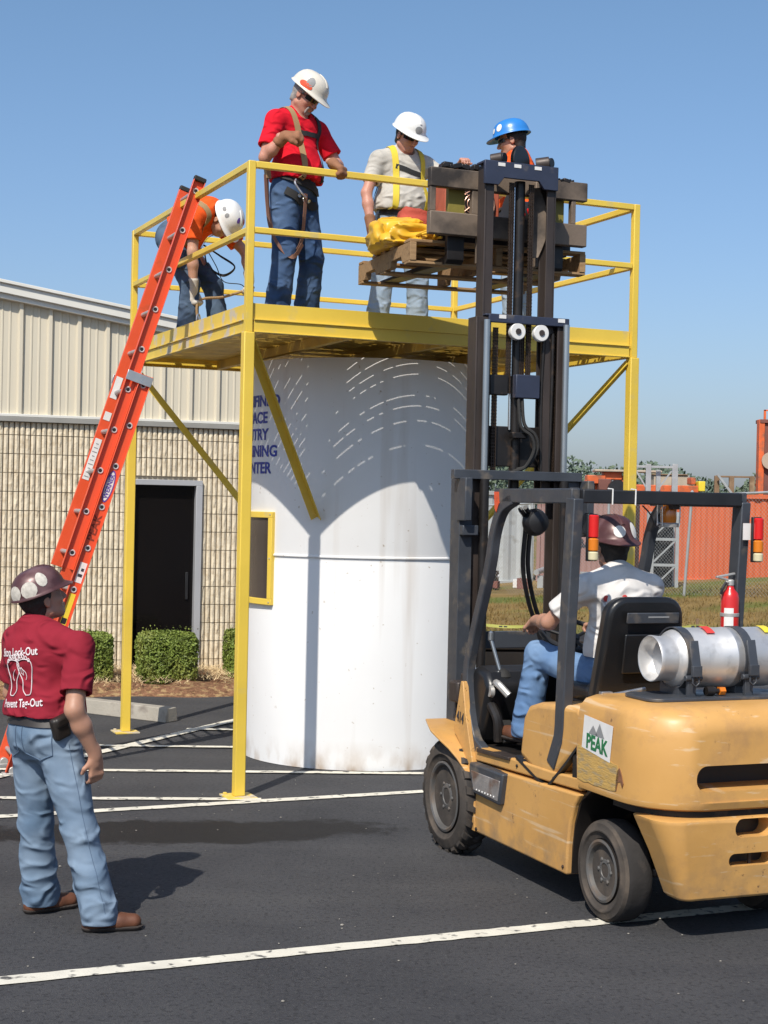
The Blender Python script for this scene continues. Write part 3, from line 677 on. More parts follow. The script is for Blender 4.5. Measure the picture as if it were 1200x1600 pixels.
m_ = MB(); m_.box((-.34, -1.66, .27), (.10, .05, .05)); m_.lathe([(.012, 0), (.028, .01), (.028, .04), (.012, .05)], (-.30, -1.70, .24), 'z', 10); P2('tie_rod', m_, 'rust')
# ---- chassis sides, ledge, skirt
for sg in (-1, 1):
    m_ = MB(); m_.prism([(-.235, .165), (-.235, .535), (-1.385, .575), (-1.335, .52), (-1.295, .42), (-1.275, .30), (-1.27, .165)], sg*.528, sg*.44); P2('side_panel', m_, 'cat', bev=.012, seg=3)
    m_ = MB(); m_.prism([(-.16, .545), (-.20, .625), (-.30, .625), (-1.10, .635), (-1.37, .65), (-1.37, .588)], sg*.512, sg*.36); P2('ledge', m_, 'cat', bev=.01, seg=3)
    # inside face of the rear wheel arch
    pts = [(-1.27, .17), (-1.30, .40), (-1.36, .54), (-1.45, .60)]; m_ = MB(); m_.rings([[(sg*.50, y, z), (sg*.20, y, z), (sg*.20, y+.012, z+.01), (sg*.50, y+.012, z+.01)] for y, z in pts]); P2('arch_liner', m_, 'grease', bev=0)
    # front fender sheet over the wheel
    path = [(.44, .69), (.30, .69), (.13, .672), (.03, .645), (-.06, .60), (-.12, .55), (-.17, .49), (-.21, .38), (-.235, .25), (-.25, .16)]
    m_ = MB(); w0, w1 = (-.64, -.40) if sg < 0 else (.40, .64); rings = []
    for i, (y, z) in enumerate(path):
        tpr = min(1, (i+1)/3.0) if i < 3 else max(.35, 1-(i-3)*.11); a_ = w0 if sg < 0 else w1; b_ = w1 if sg < 0 else w0
        a_ = b_+(a_-b_)*(.35+.65*tpr if i < 3 else tpr+.0)
        p0, p1 = path[max(0, i-1)], path[min(len(path)-1, i+1)]; ty, tz = p1[0]-p0[0], p1[1]-p0[1]; l_ = math.hypot(ty, tz); ny, nz = -tz/l_*-.010, ty/l_*-.010
        rings.append([(a_, y, z), (b_, y, z), (b_, y-ny, z-nz), (a_, y-ny, z-nz)])
    m_.rings(rings); P2('fender', m_, 'cat', bev=.002, sm=50)
# yellow cowl wedge with fleet number
m_ = MB(); m_.prism([(.05, .68), (-.035, .965), (-.06, .965), (-.10, .80), (-.20, .55), (-.25, .17), (-.21, .17), (-.16, .50), (-.05, .61)], -.535, -.50); cwl = P2('cowl_side', m_, 'cat', bev=.004)
m_ = MB(); m_.prism([(.05, .68), (-.035, .965), (-.06, .965), (-.10, .80), (-.20, .55), (-.25, .17), (-.21, .17), (-.16, .50), (-.05, .61)], .50, .535); P2('cowl_side', m_, 'cat', bev=.004)
flat_text('lettering', 'F 414', .085, (-.536, -.020, .765), (0, -1, -.12), (0, -.12, 1), M['ink'], cwl, bold=.001, sx=.72)
# frame block, floor, belly
m_ = MB(); m_.box((0, -.62, .36), (.86, 1.28, .34)); P2('frame', m_, 'grease', bev=.01)
m_ = MB(); m_.box((0, -.42, .62), (.90, .62, .02)); m_.box((-.30, -.12, .62), (.3, .14, .02)); P2('floor_plate', m_, 'grease', bev=.003)
m_ = MB(); m_.prism([(-.23, .60), (-.62, .615), (-.62, .632), (-.23, .622)], -.525, -.38); P2('step_edge', m_, 'rust', bev=.003)
# hood: the box with the seat on it
hood = [(-.70, .655), (-.735, .86), (-.79, .925), (-.90, .955), (-1.30, .985), (-1.345, .96), (-1.345, .80), (-1.02, .56), (-.95, .575)]
m_ = MB(); m_.prism(hood, -.505, -.25); P2('hood_side', m_, 'cat', bev=.03, seg=4)
m_ = MB(); m_.prism(hood, .25, .505); P2('hood_side', m_, 'cat', bev=.03, seg=4)
m_ = MB(); m_.prism([(-.72, .63), (-.76, .90), (-.86, .945), (-1.36, .97), (-1.36, .63)], -.249, .249); P2('engine_hood', m_, 'cat', bev=.02, seg=3)
m_ = MB()
for a, b in (((-.68, .645), (-.95, .56)), ((-.95, .56), (-1.025, .545)), ((-1.025, .545), (-1.22, .70)), ((-1.22, .70), (-1.335, .80))): m_.beam((-.50, *a), (-.50, *b), .03, .014)
P2('hood_gasket', m_, 'black', bev=0)
m_ = MB(); m_.box((-.40, -1.32, .69), (.22, .09, .13)); P2('filler_recess', m_, 'grease'); m_ = MB(); m_.lathe([(.03, 0), (.03, .02), (.02, .03), (.02, .045)], (-.47, -1.30, .645), 'z', 14); P2('filler_cap', m_, 'dull_alu', bev=0)
# step glass: dented metal step box on the flank
m_ = MB(); m_.prism([(-.215, .545), (-.215, .50), (-.27, .385), (-.59, .375), (-.625, .545)], -.560, -.50); st = P2('step_box', m_, 'guard', bev=.01)
M['step_in'] = mat('scuffed step metal', (.42, .40, .39), .35, .6, var=.25, vscale=7, col2=(.25, .16, .12), c2scale=9, c2lo=.5, c2hi=.7, bump=.004, bscale=30)
m_ = MB(); m_.prism([(-.245, .505), (-.285, .405), (-.575, .395), (-.60, .505)], -.564, -.555); P2('step_plate', m_, M['step_in'], st, bev=.003)
m_ = MB()
for k in range(7): m_.lathe([(.006, 0), (.003, .003)], (-.566, -.33-.035*k, .413), ('x' if False else (Vector((0, 1, 0)), Vector((0, 0, 1)), Vector((-1, 0, 0)))), n=6)
P2('step_studs', m_, 'white', st, bev=0)
P2('panel_bolts', MB().lathe([(.010, 0), (.010, .006), (.006, .009)], (-.528, -.262, .185), (Vector((0, 1, 0)), Vector((0, 0, 1)), Vector((-1, 0, 0))), n=6), 'grease', bev=0)
for y_, z_ in ((-1.24, .20), (-.70, .60), (-1.10, .605)): P2('panel_bolt', MB().lathe([(.009, 0), (.009, .005), (.005, .008)], (-.528 if z_ < .5 else -.5125, y_, z_), (Vector((0, 1, 0)), Vector((0, 0, 1)), Vector((-1, 0, 0))), n=6), 'grease', bev=0)
P2('hood_gap', MB().beam((-.30, -1.352, .99), (.30, -1.352, .99), .012, .02), 'black', bev=0)
# ---- wheels
def wheel(name, c, r, w, rim_r, sg, lugs, mt):
    """c: centre of the outer face; sg=-1 left side, outer face looks to -x"""
    ax = (Vector((0, 1, 0)), Vector((0, 0, 1)), Vector((sg, 0, 0))); base = Vector(c)
    m_ = MB(); ir = rim_r+.012
    prof = [(ir, -w), (r*.93, -w), (r*.985, -w+.02), (r, -w+.05), (r, -.035), (r*.98, -.012), (r*.93, .002), (r*.83, .004), (r*.80, .010), (r*.775, .010), (r*.75, .002), (ir+.03, .0), (ir+.005, -.008), (ir, -.02)]
    m_.lathe(prof, base, ax, 72)
    if lugs:
        for k in range(lugs):
            a = 2*math.pi*k/lugs
            for sd in (0, 1):
                aa = a+(math.pi/lugs if sd else 0); x0, x1 = (-.004, -w*.52) if not sd else (-w*.48, -w+.01); rings = []
                for t_ in (0, .25, .6, 1):
                    x = x0+(x1-x0)*t_; da = (.30-.22*t_)*2*math.pi/lugs if not sd else (.08+.22*t_)*2*math.pi/lugs; cen = aa+(t_*.12 if not sd else -t_*.12); rr_ = r*(1.012 if (t_ < .99 and t_ > .01) else .965)
                    rings.append([base+ax[2]*x+(ax[0]*math.cos(cen+q)+ax[1]*math.sin(cen+q))*rad for q, rad in ((-da, r*.94), (-da*.85, rr_+.014), (da*.85, rr_+.014), (da, r*.94))])
                m_.rings(rings)
    wh = P2(name, MB().lathe([(.03, -w*.6), (.05, -w*.3), (.05, -.075), (.045, -.06), (.01, -.055)], base, ax, 20), 'rim', bev=0)
    ty = P2('tyre', m_, [M[mt], M['tyre_tread']], wh, bev=0, sm=40)
    for pg in ty.data.polygons:
        q_ = pg.center-base; rad = math.hypot(q_.y, q_.z)
        if rad > r*.945 and q_.x*sg < -.016: pg.material_index = 1
    m_ = MB(); m_.lathe([(ir, -w*.9), (ir, .002), (ir-.012, .006), (ir-.022, .0), (ir-.03, -.03), (ir-.034, -.095), (ir*.72, -.112), (ir*.66, -.095), (ir*.45, -.09), (.02, -.092)], base, ax, 48); rm = P2('rim', m_, [M['rim'], M['grease']], wh, bev=0, sm=40)
    for pg in rm.data.polygons:
        q_ = pg.center-base
        if q_.x*sg < -.045: pg.material_index = 1  # deep faces of the dish go dark, their shade put into the colour
    m_ = MB(); hr = ir*.44
    m_.lathe([(hr*1.1, -.092), (hr, -.03), (hr*.8, -.018), (hr*.55, -.016), (hr*.5, -.022), (.002, -.022)], base, ax, 24)
    for k in range(6):
        a = 2*math.pi*k/6; m_.lathe([(.011, 0), (.011, .014), (.006, .018)], base+ax[2]*-.03+(ax[0]*math.cos(a)+ax[1]*math.sin(a))*hr*.86, ax, 6)
    P2('hub', m_, 'rim', wh, bev=0)
    m_ = MB()
    for k in range(5):
        a = 2*math.pi*(k+.5)/5; q = ax[0]*math.cos(a)+ax[1]*math.sin(a); m_.lathe([(.016, 0), (.020, .004)], base+ax[2]*-.108+q*ir*.76, ax, 10)
    P2('rim_holes', m_, 'black', wh, bev=0)
    return wh
wheel('front_wheel', (-.575, .075, .305), .305, .155, .185, -1, 22, 'tyre'); wheel('front_wheel', (.575, .075, .305), .305, .155, .185, 1, 22, 'tyre')
wheel('rear_wheel', (-.475, -1.515, .238), .238, .14, .135, -1, 0, 'tyre'); wheel('rear_wheel', (.475, -1.515, .238), .238, .14, .135, 1, 0, 'tyre')
# ---- overhead guard
def bar(m_, pts, w, h, up=(1, 0, 0)):
    """rectangular bar following pts in the y-z plane; w across x, h in plane"""
    pts = [Vector(p) for p in pts]; rings = []
    for i, p in enumerate(pts):
        d = (pts[min(i+1, len(pts)-1)]-pts[max(0, i-1)]).normalized(); n = d.cross(Vector((1, 0, 0))).normalized()
        rings.append([p+Vector((-w/2, 0, 0))-n*h/2, p+Vector((w/2, 0, 0))-n*h/2, p+Vector((w/2, 0, 0))+n*h/2, p+Vector((-w/2, 0, 0))+n*h/2])
    m_.rings(rings)
for sg in (-1, 1):
    x = sg*.485
    pts = smooth_path([(x, -.245, .60), (x, -.12, .68), (x, -.03, .98), (x, -.10, 1.22), (x, -.27, 1.60), (x, -.33, 1.80), (x, -.42, 1.93), (x, -.56, 1.985)], 6); m_ = MB(); bar(m_, pts, .05, .062); P2('guard_front_leg', m_, 'guard', bev=.006)
    m_ = MB(); m_.box((x, -.78, 2.0), (.05, .86, .075)); P2('guard_side_rail', m_, 'guard', bev=.006)
    pts = [(x, -1.20, 1.99), (x, -1.145, 1.2), (x, -1.13, .86), (x, -1.12, .80), (x, -1.05, .66)]; m_ = MB(); bar(m_, pts, .055, .085); P2('guard_rear_leg', m_, 'guard', bev=.006)
m_ = MB(); m_.box((0, -1.21, 2.0), (.922, .06, .068)); P2('guard_rear_bar', m_, 'black', bev=.006)
m_ = MB(); m_.box((0, -.42, 2.0), (.92, .05, .05)); P2('guard_front_bar', m_, 'black', bev=.006)
for k in range(5): P2('guard_slat', MB().box((-.36+.18*k, -.81, 2.018), (.028, .74, .018)), 'black', bev=.003)
for x in (-.30, -.17): m_ = MB(); m_.path([(x, -1.244, 1.962), (x, -1.246, 2.038), (x, -1.20, 2.04)], .004, 6); P2('wire_tie', m_, 'white', bev=0)
P2('orange_tag', MB().prism([(-.36, 2.02), (-.41, 2.02), (-.42, 1.96), (-.39, 1.91), (-.37, 1.93)], -.514, -.508), 'orange', bev=0)
m_ = MB(); pts = smooth_path([(-.40, -.45, 1.93), (-.32, -.36, 1.86), (-.30, -.30, 1.62), (-.22, -.22, 1.42), (-.12, -.15, 1.25), (-.06, -.12, 1.1)], 6); m_.path(pts, .013, 8); m_.path([p+Vector((.03, .0, .01)) for p in pts], .013, 8); P2('guard_hose', m_, 'black', bev=0)
m_ = MB(); m_.lathe([(.02, 0), (.06, .02), (.075, .06), (.075, .075), (.05, .08)], (-.28, -.46, 1.86), (Vector((1, 0, 0)), Vector((0, 0, 1)), Vector((0, 1, 0))), n=20); P2('work_lamp', m_, 'black', bev=0)
m_ = MB(); m_.box((.12, -.36, 1.84), (.16, .08, .13), Matrix.Rotation(R(12), 3, 'Y')); P2('work_lamp', m_, 'black', bev=.015)
# tail lamps: red, amber and clear cells on one bracket
for x in (-.455+.03, .53):
    m_ = MB(); m_.box((x, -1.265, 1.80), (.055, .02, .23)); tl = P2('tail_lamp', m_, 'black', bev=.004)
    for z0, z1, mm in ((1.80, 1.91, 'red_lens'), (1.735, 1.797, 'amber_lens'), (1.69, 1.732, 'clear_lens')):
        m_ = MB(); m_.lathe([(.022, 0), (.025, .004), (.025, z1-z0-.006), (.020, z1-z0)], (x, -1.285, z0), 'z', 16); P2('lens', m_, mm, tl, bev=0)
# strobe in a wire cage hanging under the rear bar
m_ = MB(); m_.lathe([(.02, 0), (.052, .0), (.055, .015), (.05, .02), (.04, .022)], (.10, -1.12, 1.855), 'z', 20); sb = P2('strobe_base', m_, 'dull_alu', bev=0)
m_ = MB(); m_.lathe([(.038, .022), (.041, .04), (.040, .095), (.034, .11), (.01, .113)], (.10, -1.12, 1.855), 'z', 20); P2('strobe_lens', m_, 'amber_lens', sb, bev=0)
m_ = MB()
for k in range(4):
    a = math.pi*k/2+.5; q = Vector((math.cos(a), math.sin(a), 0))*.062; c = Vector((.10, -1.12, 1.86)); m_.path(smooth_path([c+q, c+q*1.05+Vector((0, 0, .08)), c+q*.9+Vector((0, 0, .125)), c+Vector((0, 0, .135))], 4), .0035, 6)
P2('strobe_cage', m_, 'alu', sb, bev=0)
m_ = MB(); m_.box((.10, -1.14, 1.965), (.04, .1, .04)); P2('strobe_bracket', m_, 'rust', sb, bev=.003)
m_ = MB(); m_.path(smooth_path([(.05, -1.12, 1.87), (.0, -1.16, 1.86), (-.04, -1.17, 1.92), (-.09, -1.18, 1.96)], 6), .004, 6); P2('strobe_wire', m_, 'rust', sb, bev=0)
# ---- seat
def seat_outline(w, h, r, x0=0, z0=0):
    return [(x0-w/2+.045*0, z0)]+[(x0-w*.43+ r+math.cos(R(180-90*k/6))*r-.0, z0+h-r+math.sin(R(180-90*k/6))*r) for k in range(7)]+[(x0+w*.43-r+math.cos(R(90-90*k/6))*r, z0+h-r+math.sin(R(90-90*k/6))*r) for k in range(7)]+[(x0+w/2, z0)]
sx0 = -.05
m_ = MB(); m_.rings([[(x, -1.02-(z-1.0)*.14, z) for x, z in seat_outline(.50, .52, .10, sx0, .98)], [(x, -1.12-(z-1.0)*.14, z) for x, z in seat_outline(.52, .53, .11, sx0, .975)]])
sb_ = P2('seat_back', m_, 'seat', bev=.03, seg=4)
m_ = MB(); m_.box((sx0+.02, -1.203, 1.40), (.30, .01, .055), Matrix.Rotation(R(8), 3, 'X')); P2('seat_plate', m_, 'guard', sb_, bev=.004)
m_ = MB(); m_.box((sx0+.02, -1.176, 1.22), (.30, .012, .20), Matrix.Rotation(R(8), 3, 'X')); P2('seat_pocket', m_, 'seat', sb_, bev=.02)
P2('seat_plate_mark', MB().box((sx0+.05, -1.2095, 1.405), (.12, .002, .008), Matrix.Rotation(R(8), 3, 'X')), 'grey_ink', sb_, bev=0)
m_ = MB(); m_.box((sx0, -.88, 1.005), (.48, .42, .09)); P2('seat_cushion', m_, 'seat', bev=.035, seg=4)
m_ = MB(); m_.box((sx0, -.90, .955), (.42, .34, .06)); P2('seat_mount', m_, 'black')
# ---- dash, steering column, levers
m_ = MB(); m_.prism([(-.02, .62), (-.02, 1.02), (-.08, 1.06), (-.20, 1.03), (-.26, .95), (-.20, .80), (-.12, .62)], -.47, .44); P2('dashboard', m_, 'seat', bev=.035, seg=4)
m_ = MB(); m_.prism([(-.10, .9), (-.18, 1.17), (-.30, 1.19), (-.40, 1.13), (-.34, 1.0), (-.24, .85)], -.17, .13); P2('steering_column', m_, 'seat', bev=.03, seg=3)
m_ = MB(); cc = Vector((-.03, -.40, 1.245)); u1, u2 = Vector((1, 0, 0)), Vector((0, .90, -.42)).normalized() if False else Vector((0, .92, .38)).normalized()
m_.path([cc+u1*math.cos(2*math.pi*k/32)*.185+u2*math.sin(2*math.pi*k/32)*.185 for k in range(32)], .014, 8, closed=True); sw = P2('steering_wheel', m_, 'black', bev=0)
m_ = MB()
for k in range(3): a = 2*math.pi*k/3+.5; m_.tube(cc-u1.cross(u2)*.02, cc+(u1*math.cos(a)+u2*math.sin(a))*.18, .010, n=8)
m_.tube(cc-u1.cross(u2)*.06, cc, .035, n=12); P2('spoke', m_, 'black', sw, bev=0)
for i, x in enumerate((-.36, -.30)):
    m_ = MB(); m_.tube((x, -.17, 1.03), (x-.035, -.12, 1.20), .010); m_.lathe([(.006, 0), (.016, .01), (.016, .05), (.006, .06)], (x-.036, -.118, 1.19), 'z', 10)
    if i == 0: P2('lever', m_, 'cyl', bev=0)
    else: m_.bm.free()
m_ = MB(); m_.lathe([(.045, 0), (.05, .02), (.03, .05), (.012, .06)], (-.345, -.18, .985), 'z', 14); P2('lever_boot', m_, 'rubber', bev=0)
m_ = MB(); m_.path(smooth_path([(-.40, -.20, .96), (-.44, -.30, .98), (-.40, -.36, .92)], 4), .02, 8); m_.lathe([(.02, 0), (.035, .01), (.03, .03)], (-.43, -.24, .93), (Vector((0, 1, 0)), Vector((0, 0, 1)), Vector((-1, 0, 0))), n=12); P2('switch_cluster', m_, 'dull_alu', bev=0)
for x, z0 in ((-.36, .66), (-.22, .66)): P2('pedal', MB().box((x, -.27, z0+.05), (.07, .03, .13), Matrix.Rotation(R(-30), 3, 'X')), 'rubber', bev=.006)
m_ = MB(); m_.path(smooth_path([(-.40, -.12, .88), (-.43, -.2, .86), (-.42, -.27, .78), (-.41, -.27, .66)], 4), .028, 10); P2('brake_linkage', m_, 'grease', bev=0)
# ---- rear deck: clamp cradle under the gas bottle
m_ = MB(); m_.prism(rrect(.0, -1.66, .80, .30, .08), 1.063, 1.078, 'z'); P2('bottle_plate', m_, 'guard', bev=.003)
GB = Vector((0, -1.62, 1.245)); GR = .142
for x in (-.16, .155):
    m_ = MB(); a0_ = 0
    ring = []
    for k in range(33):
        a = R(-60+300*k/32) if False else 2*math.pi*k/32; ring.append(a)
    m_.rings([[(x-.024, GB.y+math.cos(a)*GR*1.005, GB.z+math.sin(a)*GR*1.005), (x-.024, GB.y+math.cos(a)*(GR+.006), GB.z+math.sin(a)*(GR+.006)), (x+.024, GB.y+math.cos(a)*(GR+.006), GB.z+math.sin(a)*(GR+.006)), (x+.024, GB.y+math.cos(a)*GR*1.005, GB.z+math.sin(a)*GR*1.005)] for a in ring], cap=False)
    bd = P2('bottle_strap', m_, 'guard', bev=0)
    m_ = MB(); m_.box((x, GB.y-GR-.018, GB.z+.03), (.046, .012, .13), Matrix.Rotation(R(-14), 3, 'X')); m_.box((x, GB.y-GR-.035, GB.z-.045), (.05, .02, .05)); m_.path([(x-.014, GB.y-GR-.03, GB.z-.06), (x-.018, GB.y-GR-.03, GB.z-.10), (x, GB.y-GR-.03, GB.z-.115), (x+.018, GB.y-GR-.03, GB.z-.10), (x+.014, GB.y-GR-.03, GB.z-.06)], .005, 6); P2('clasp', m_, 'guard', bd, bev=.003)
    m_ = MB(); m_.box((x, GB.y-GR+.01, 1.12), (.045, .02, .09)); m_.box((x, GB.y+.02, 1.10), (.045, .16, .05)); m_.tube((x-.04, GB.y-GR+.0, 1.165), (x+.05, GB.y-GR+.0, 1.165), .014); P2('bottle_bracket', m_, 'guard', bev=.003)
m_ = MB(); m_.tube((-.07, GB.y-.12, 1.10), (-.03, GB.y-.12, 1.10), .022); m_.tube((-.03, GB.y-.12, 1.10), (.0, GB.y-.12, 1.10), .012); P2('hose_coupling', m_, 'grease', bev=0)
P2('hose_nut', MB().tube((.0, GB.y-.12, 1.10), (.03, GB.y-.12, 1.10), .02, n=6), 'amber_lens', bev=0)
m_ = MB(); m_.tube((-.42, -1.40, 1.04), (-.20, -1.42, 1.075), .012); m_.box((-.40, -1.39, 1.055), (.06, .03, .02)); P2('hood_latch', m_, 'alu', bev=.002)
# ---- sticker PEAK
def cw_pt(y, z): return Vector((-.5365, y, z))
m_ = MB(); m_.face([cw_pt(-1.41, .99)+Vector((.012, 0, 0)), cw_pt(-1.74, .955)+Vector((.0, 0, 0)), cw_pt(-1.72, .80), cw_pt(-1.39, .845)])
m_ = MB(); ox = -.5375
sc_pts = [(-1.435, .965), (-1.415, .81), (-1.675, .775), (-1.70, .945)]
m_.rings([[(ox, y, z) for y, z in sc_pts], [(ox-.0015, y, z) for y, z in sc_pts]]); ps = P2('sticker', m_, 'white', bev=0)
flat_text('lettering', 'PEAK', .095, (ox-.0015, -1.555, .838), (0, -1, -.07), (0, -.05, 1), M['green_ink'], ps, bold=.003, lift=.001, sx=.88)
for yc, zc, hh in ((-1.52, .884, .042), (-1.58, .880, .062)):
    m_ = MB(); m_.face([(ox-.0028, yc+.04, zc), (ox-.0028, yc-.045, zc-.003), (ox-.0028, yc-.002, zc+hh)]); P2('mountain_mark', m_, 'grey_ink', ps, bev=0)
M['patch'] = mat('glue covered scraped patch', (.50, .31, .09), .7, var=.15, vscale=14, col2=(.36, .26, .13), c2scale=22, c2lo=.5, c2hi=.62, bump=.003, bscale=50, stretch=(1, .6, 2.5))
rg = random.Random(8); yy = [(-1.375+.0, .818)]+[(-1.375-.37*k/9, .818-.045*k/9+rg.uniform(-.004, .004)) for k in range(1, 10)]+[(-1.755, .75), (-1.75, .70), (-1.73, .655)]+[(-1.73+.345*k/7, .650+rg.uniform(-.004, .004)) for k in range(1, 7)]+[(-1.378, .655)]
m_ = MB(); m_.rings([[(ox+.001, y, z) for y, z in yy], [(ox-.0005, y, z) for y, z in yy]]); P2('glue_patch', m_, M['patch'], bev=0)
M['rustchip'] = mat('bare brown chip', (.20, .085, .04), .8, var=.3, vscale=40)
m_ = MB(); ch_ = [(y_-.045, z_) for y_, z_ in [(-1.715, .765), (-1.735, .735), (-1.75, .70), (-1.742, .68), (-1.725, .705), (-1.705, .70), (-1.69, .655), (-1.684, .66), (-1.69, .72), (-1.70, .75)]]; m_.rings([[(ox+.003, y, z) for y, z in ch_], [(ox-.0005, y, z) for y, z in ch_]]); P2('paint_chip', m_, M['rustchip'], bev=0)
# ---- mast
def Crail(m_, x, y, z0, z1, w, d, sg, t=.014):
    """channel: web on the outer side (sg), flanges facing inward"""
    m_.box((x, y, (z0+z1)/2), (t, d, z1-z0)); m_.box((x-sg*(w/2), y-d/2+t/2, (z0+z1)/2), (w, t, z1-z0)); m_.box((x-sg*(w/2), y+d/2-t/2, (z0+z1)/2), (w, t, z1-z0))
for sg in (-1, 1):
    m_ = MB(); Crail(m_, sg*.385-.02, .36, .12, 2.10, .075, .125, sg); P2('outer_mast_rail', m_, 'guard', bev=.002)
    m_ = MB(); Crail(m_, sg*.30-.008, .385, 1.02, 3.05, .07, .115, sg); P2('middle_mast_rail', m_, 'rust', bev=.002)
    m_ = MB(); Crail(m_, sg*.228-.027, .41, 2.02, 3.95, .052, .10, sg); P2('inner_mast_rail', m_, 'rust', bev=.002)
    m_ = MB(); m_.tube((sg*.262, .285, 1.0), (sg*.262, .285, 2.10), .028); tc_ = P2('tilt_side_cylinder', m_, 'grease', bev=0)
    m_ = MB(); m_.tube((sg*.262, .295, 2.10), (sg*.262, .295, 3.03), .0195, n=20); P2('lift_rod', m_, 'cyl', bev=0)
    m_ = MB(); m_.tube((sg*.42, .25, .60), (sg*.42, -.04, .72), .03); P2('tilt_cylinder', m_, 'grease', bev=0)
    m_ = MB(); m_.box((sg*.40, .26, 1.98), (.045, .12, .25)); m_.box((sg*.36, .28, 1.80), (.10, .06, .06)); P2('mast_bracket', m_, 'guard', bev=.006)
m_ = MB(); m_.box((-.04, .30, 2.125), (.84, .05, .055)); m_.box((-.03, .36, 2.145), (.76, .13, .015)); P2('outer_crossbar', m_, 'guard', bev=.004)
m_ = MB(); m_.box((0, .40, .55), (.70, .03, .12)); m_.box((0, .42, 1.15), (.70, .03, .10)); P2('outer_crossbar', m_, 'guard', bev=.004)
m_ = MB(); m_.box((.025, .325, 3.045), (.53, .03, .05)); m_.box((.015, .385, 3.064), (.55, .13, .012)); mc = P2('middle_crossbar', m_, 'guard_navy', bev=.004)
for x in (-.155, .235): P2('sticker', MB().box((x, .3085, 3.055), (.045, .003, .022)), 'white', mc, bev=0)
m_ = MB(); m_.prism([(x_-.035, z_) for x_, z_ in [(-.243, 3.97), (.243, 3.97), (.243, 3.83), (.15, 3.83), (.115, 3.875), (-.115, 3.875), (-.15, 3.83), (-.243, 3.83)]], .335, .355, 'y'); ic = P2('inner_crossbar', m_, 'guard_navy', bev=.003)
P2('crossbar_cap', MB().box((-.035, .40, 3.962), (.49, .10, .014)), 'guard_navy', bev=.003)
for x in (-.17, -.065, .07): P2('sticker', MB().box((x, .3335, 3.95), (.045, .003, .020)), 'white', ic, bev=0)
m_ = MB(); m_.box((.035, .36, 2.655), (.16, .05, .14)); P2('cylinder_head_block', m_, 'guard_navy', bev=.006)
m_ = MB(); m_.box((-.14, .39, 2.66), (.12, .05, .12)); m_.box((.0, .44, 2.30), (.40, .04, .24)); P2('middle_tie_plate', m_, 'grease', bev=.006)
m_ = MB(); m_.tube((-.0, .43, 2.02), (-.0, .43, 3.88), .033, n=20); P2('free_lift_cylinder', m_, 'grease', bev=0)
m_ = MB(); m_.tube((-.045, .415, 2.4), (-.045, .415, 3.84), .009, n=12); P2('hydraulic_pipe', m_, 'chrome', bev=0)
def chain(x, y, z0, z1, p=.0195):
    m_ = MB(); z = z0; k = 0
    while z < z1:
        for dx in (-.012, 0, .012): m_.box((x+dx, y, z), (.004, .017, p*.86))
        m_.box((x, y, z+p/2), (.036, .007, .006)); z += p
    return P2('lift_chain', m_, 'chain', bev=0, sm=0)
for x, y, a, b in ((-.075, .385, 2.62, 3.86), (.055, .385, 2.62, 3.86), (-.155, .40, 2.13, 3.0), (.225, .385, 2.13, 3.0), (.165, .40, 2.13, 3.0), (-.20, .41, 2.13, 3.0), (.02, .40, 2.72, 3.0)): chain(x, y, a, b)
for x in (-.050, .105):
    m_ = MB(); m_.lathe([(.012, 0), (.046, 0), (.05, .004), (.05, .034), (.046, .038), (.012, .038)], (x, .31, 2.975), 'y', 28); rl = P2('sheave', m_, M['white'], bev=0)
    m_ = MB(); m_.lathe([(.018, -.006), (.018, .0), (.005, -.001)], (x, .31, 2.975), 'y', 12); P2('sheave_pin', m_, 'rust', rl, bev=0)
m_ = MB(); pts = smooth_path([(-.02, .35, 2.58), (-.01, .33, 2.42), (.05, .31, 2.36), (.07, .31, 2.28), (.02, .32, 2.18), (-.05, .34, 2.15)], 6); m_.path(pts, .011, 8); m_.path([p+Vector((.028, .01, .012)) for p in pts], .011, 8); P2('mast_hose', m_, 'rubber', bev=0)
m_ = MB(); m_.path(smooth_path([(.15, .36, 3.0), (.14, .37, 2.6), (.15, .37, 2.15)], 4), .012, 8); m_.path(smooth_path([(.20, .35, 2.98), (.205, .36, 2.6), (.20, .37, 2.15)], 4), .012, 8); P2('mast_hose', m_, 'grease', bev=0)
m_ = MB(); m_.box((-.01, .36, 2.365), (.10, .05, .035)); P2('hose_clamp', m_, 'grease', bev=.004)
# hose wheels on top of the mast
m_ = MB(); m_.lathe([(.03, 0), (.085, 0), (.09, .006), (.07, .014), (.09, .022), (.085, .028), (.03, .028)], (-.02, .42, 4.0), (Vector((.86, .5, 0)), Vector((0, 0, 1)), Vector((.5, -.86, 0))), n=28); P2('hose_reel', m_, 'seat', bev=0)
for x, xe in ((.19, .12), (-.125, -.18)):
    m_ = MB(); m_.tube((xe, .46, 4.0), (x, .42, 4.01), .04 if x > 0 else .034, n=20); tb_ = P2('top_cylinder', m_, 'rust', bev=.003); m_ = MB(); m_.tube((x, .42, 4.01), (x+.01, .404, 4.01), .03, n=20); P2('end_cap', m_, 'black', tb_, bev=.002)
# inside curved plates of the carriage
m_ = MB(); rings = []
for k in range(9):
    z = 3.44+.42*k/8; b_ = .04*math.sin(math.pi*k/8)+.02; rings.append([(.10, .46, z), (.10+b_*1.6, .43, z), (.11+b_*1.6, .44, z), (.11, .47, z)])
m_.rings(rings); P2('carriage_arm', m_, 'carr', bev=.002)
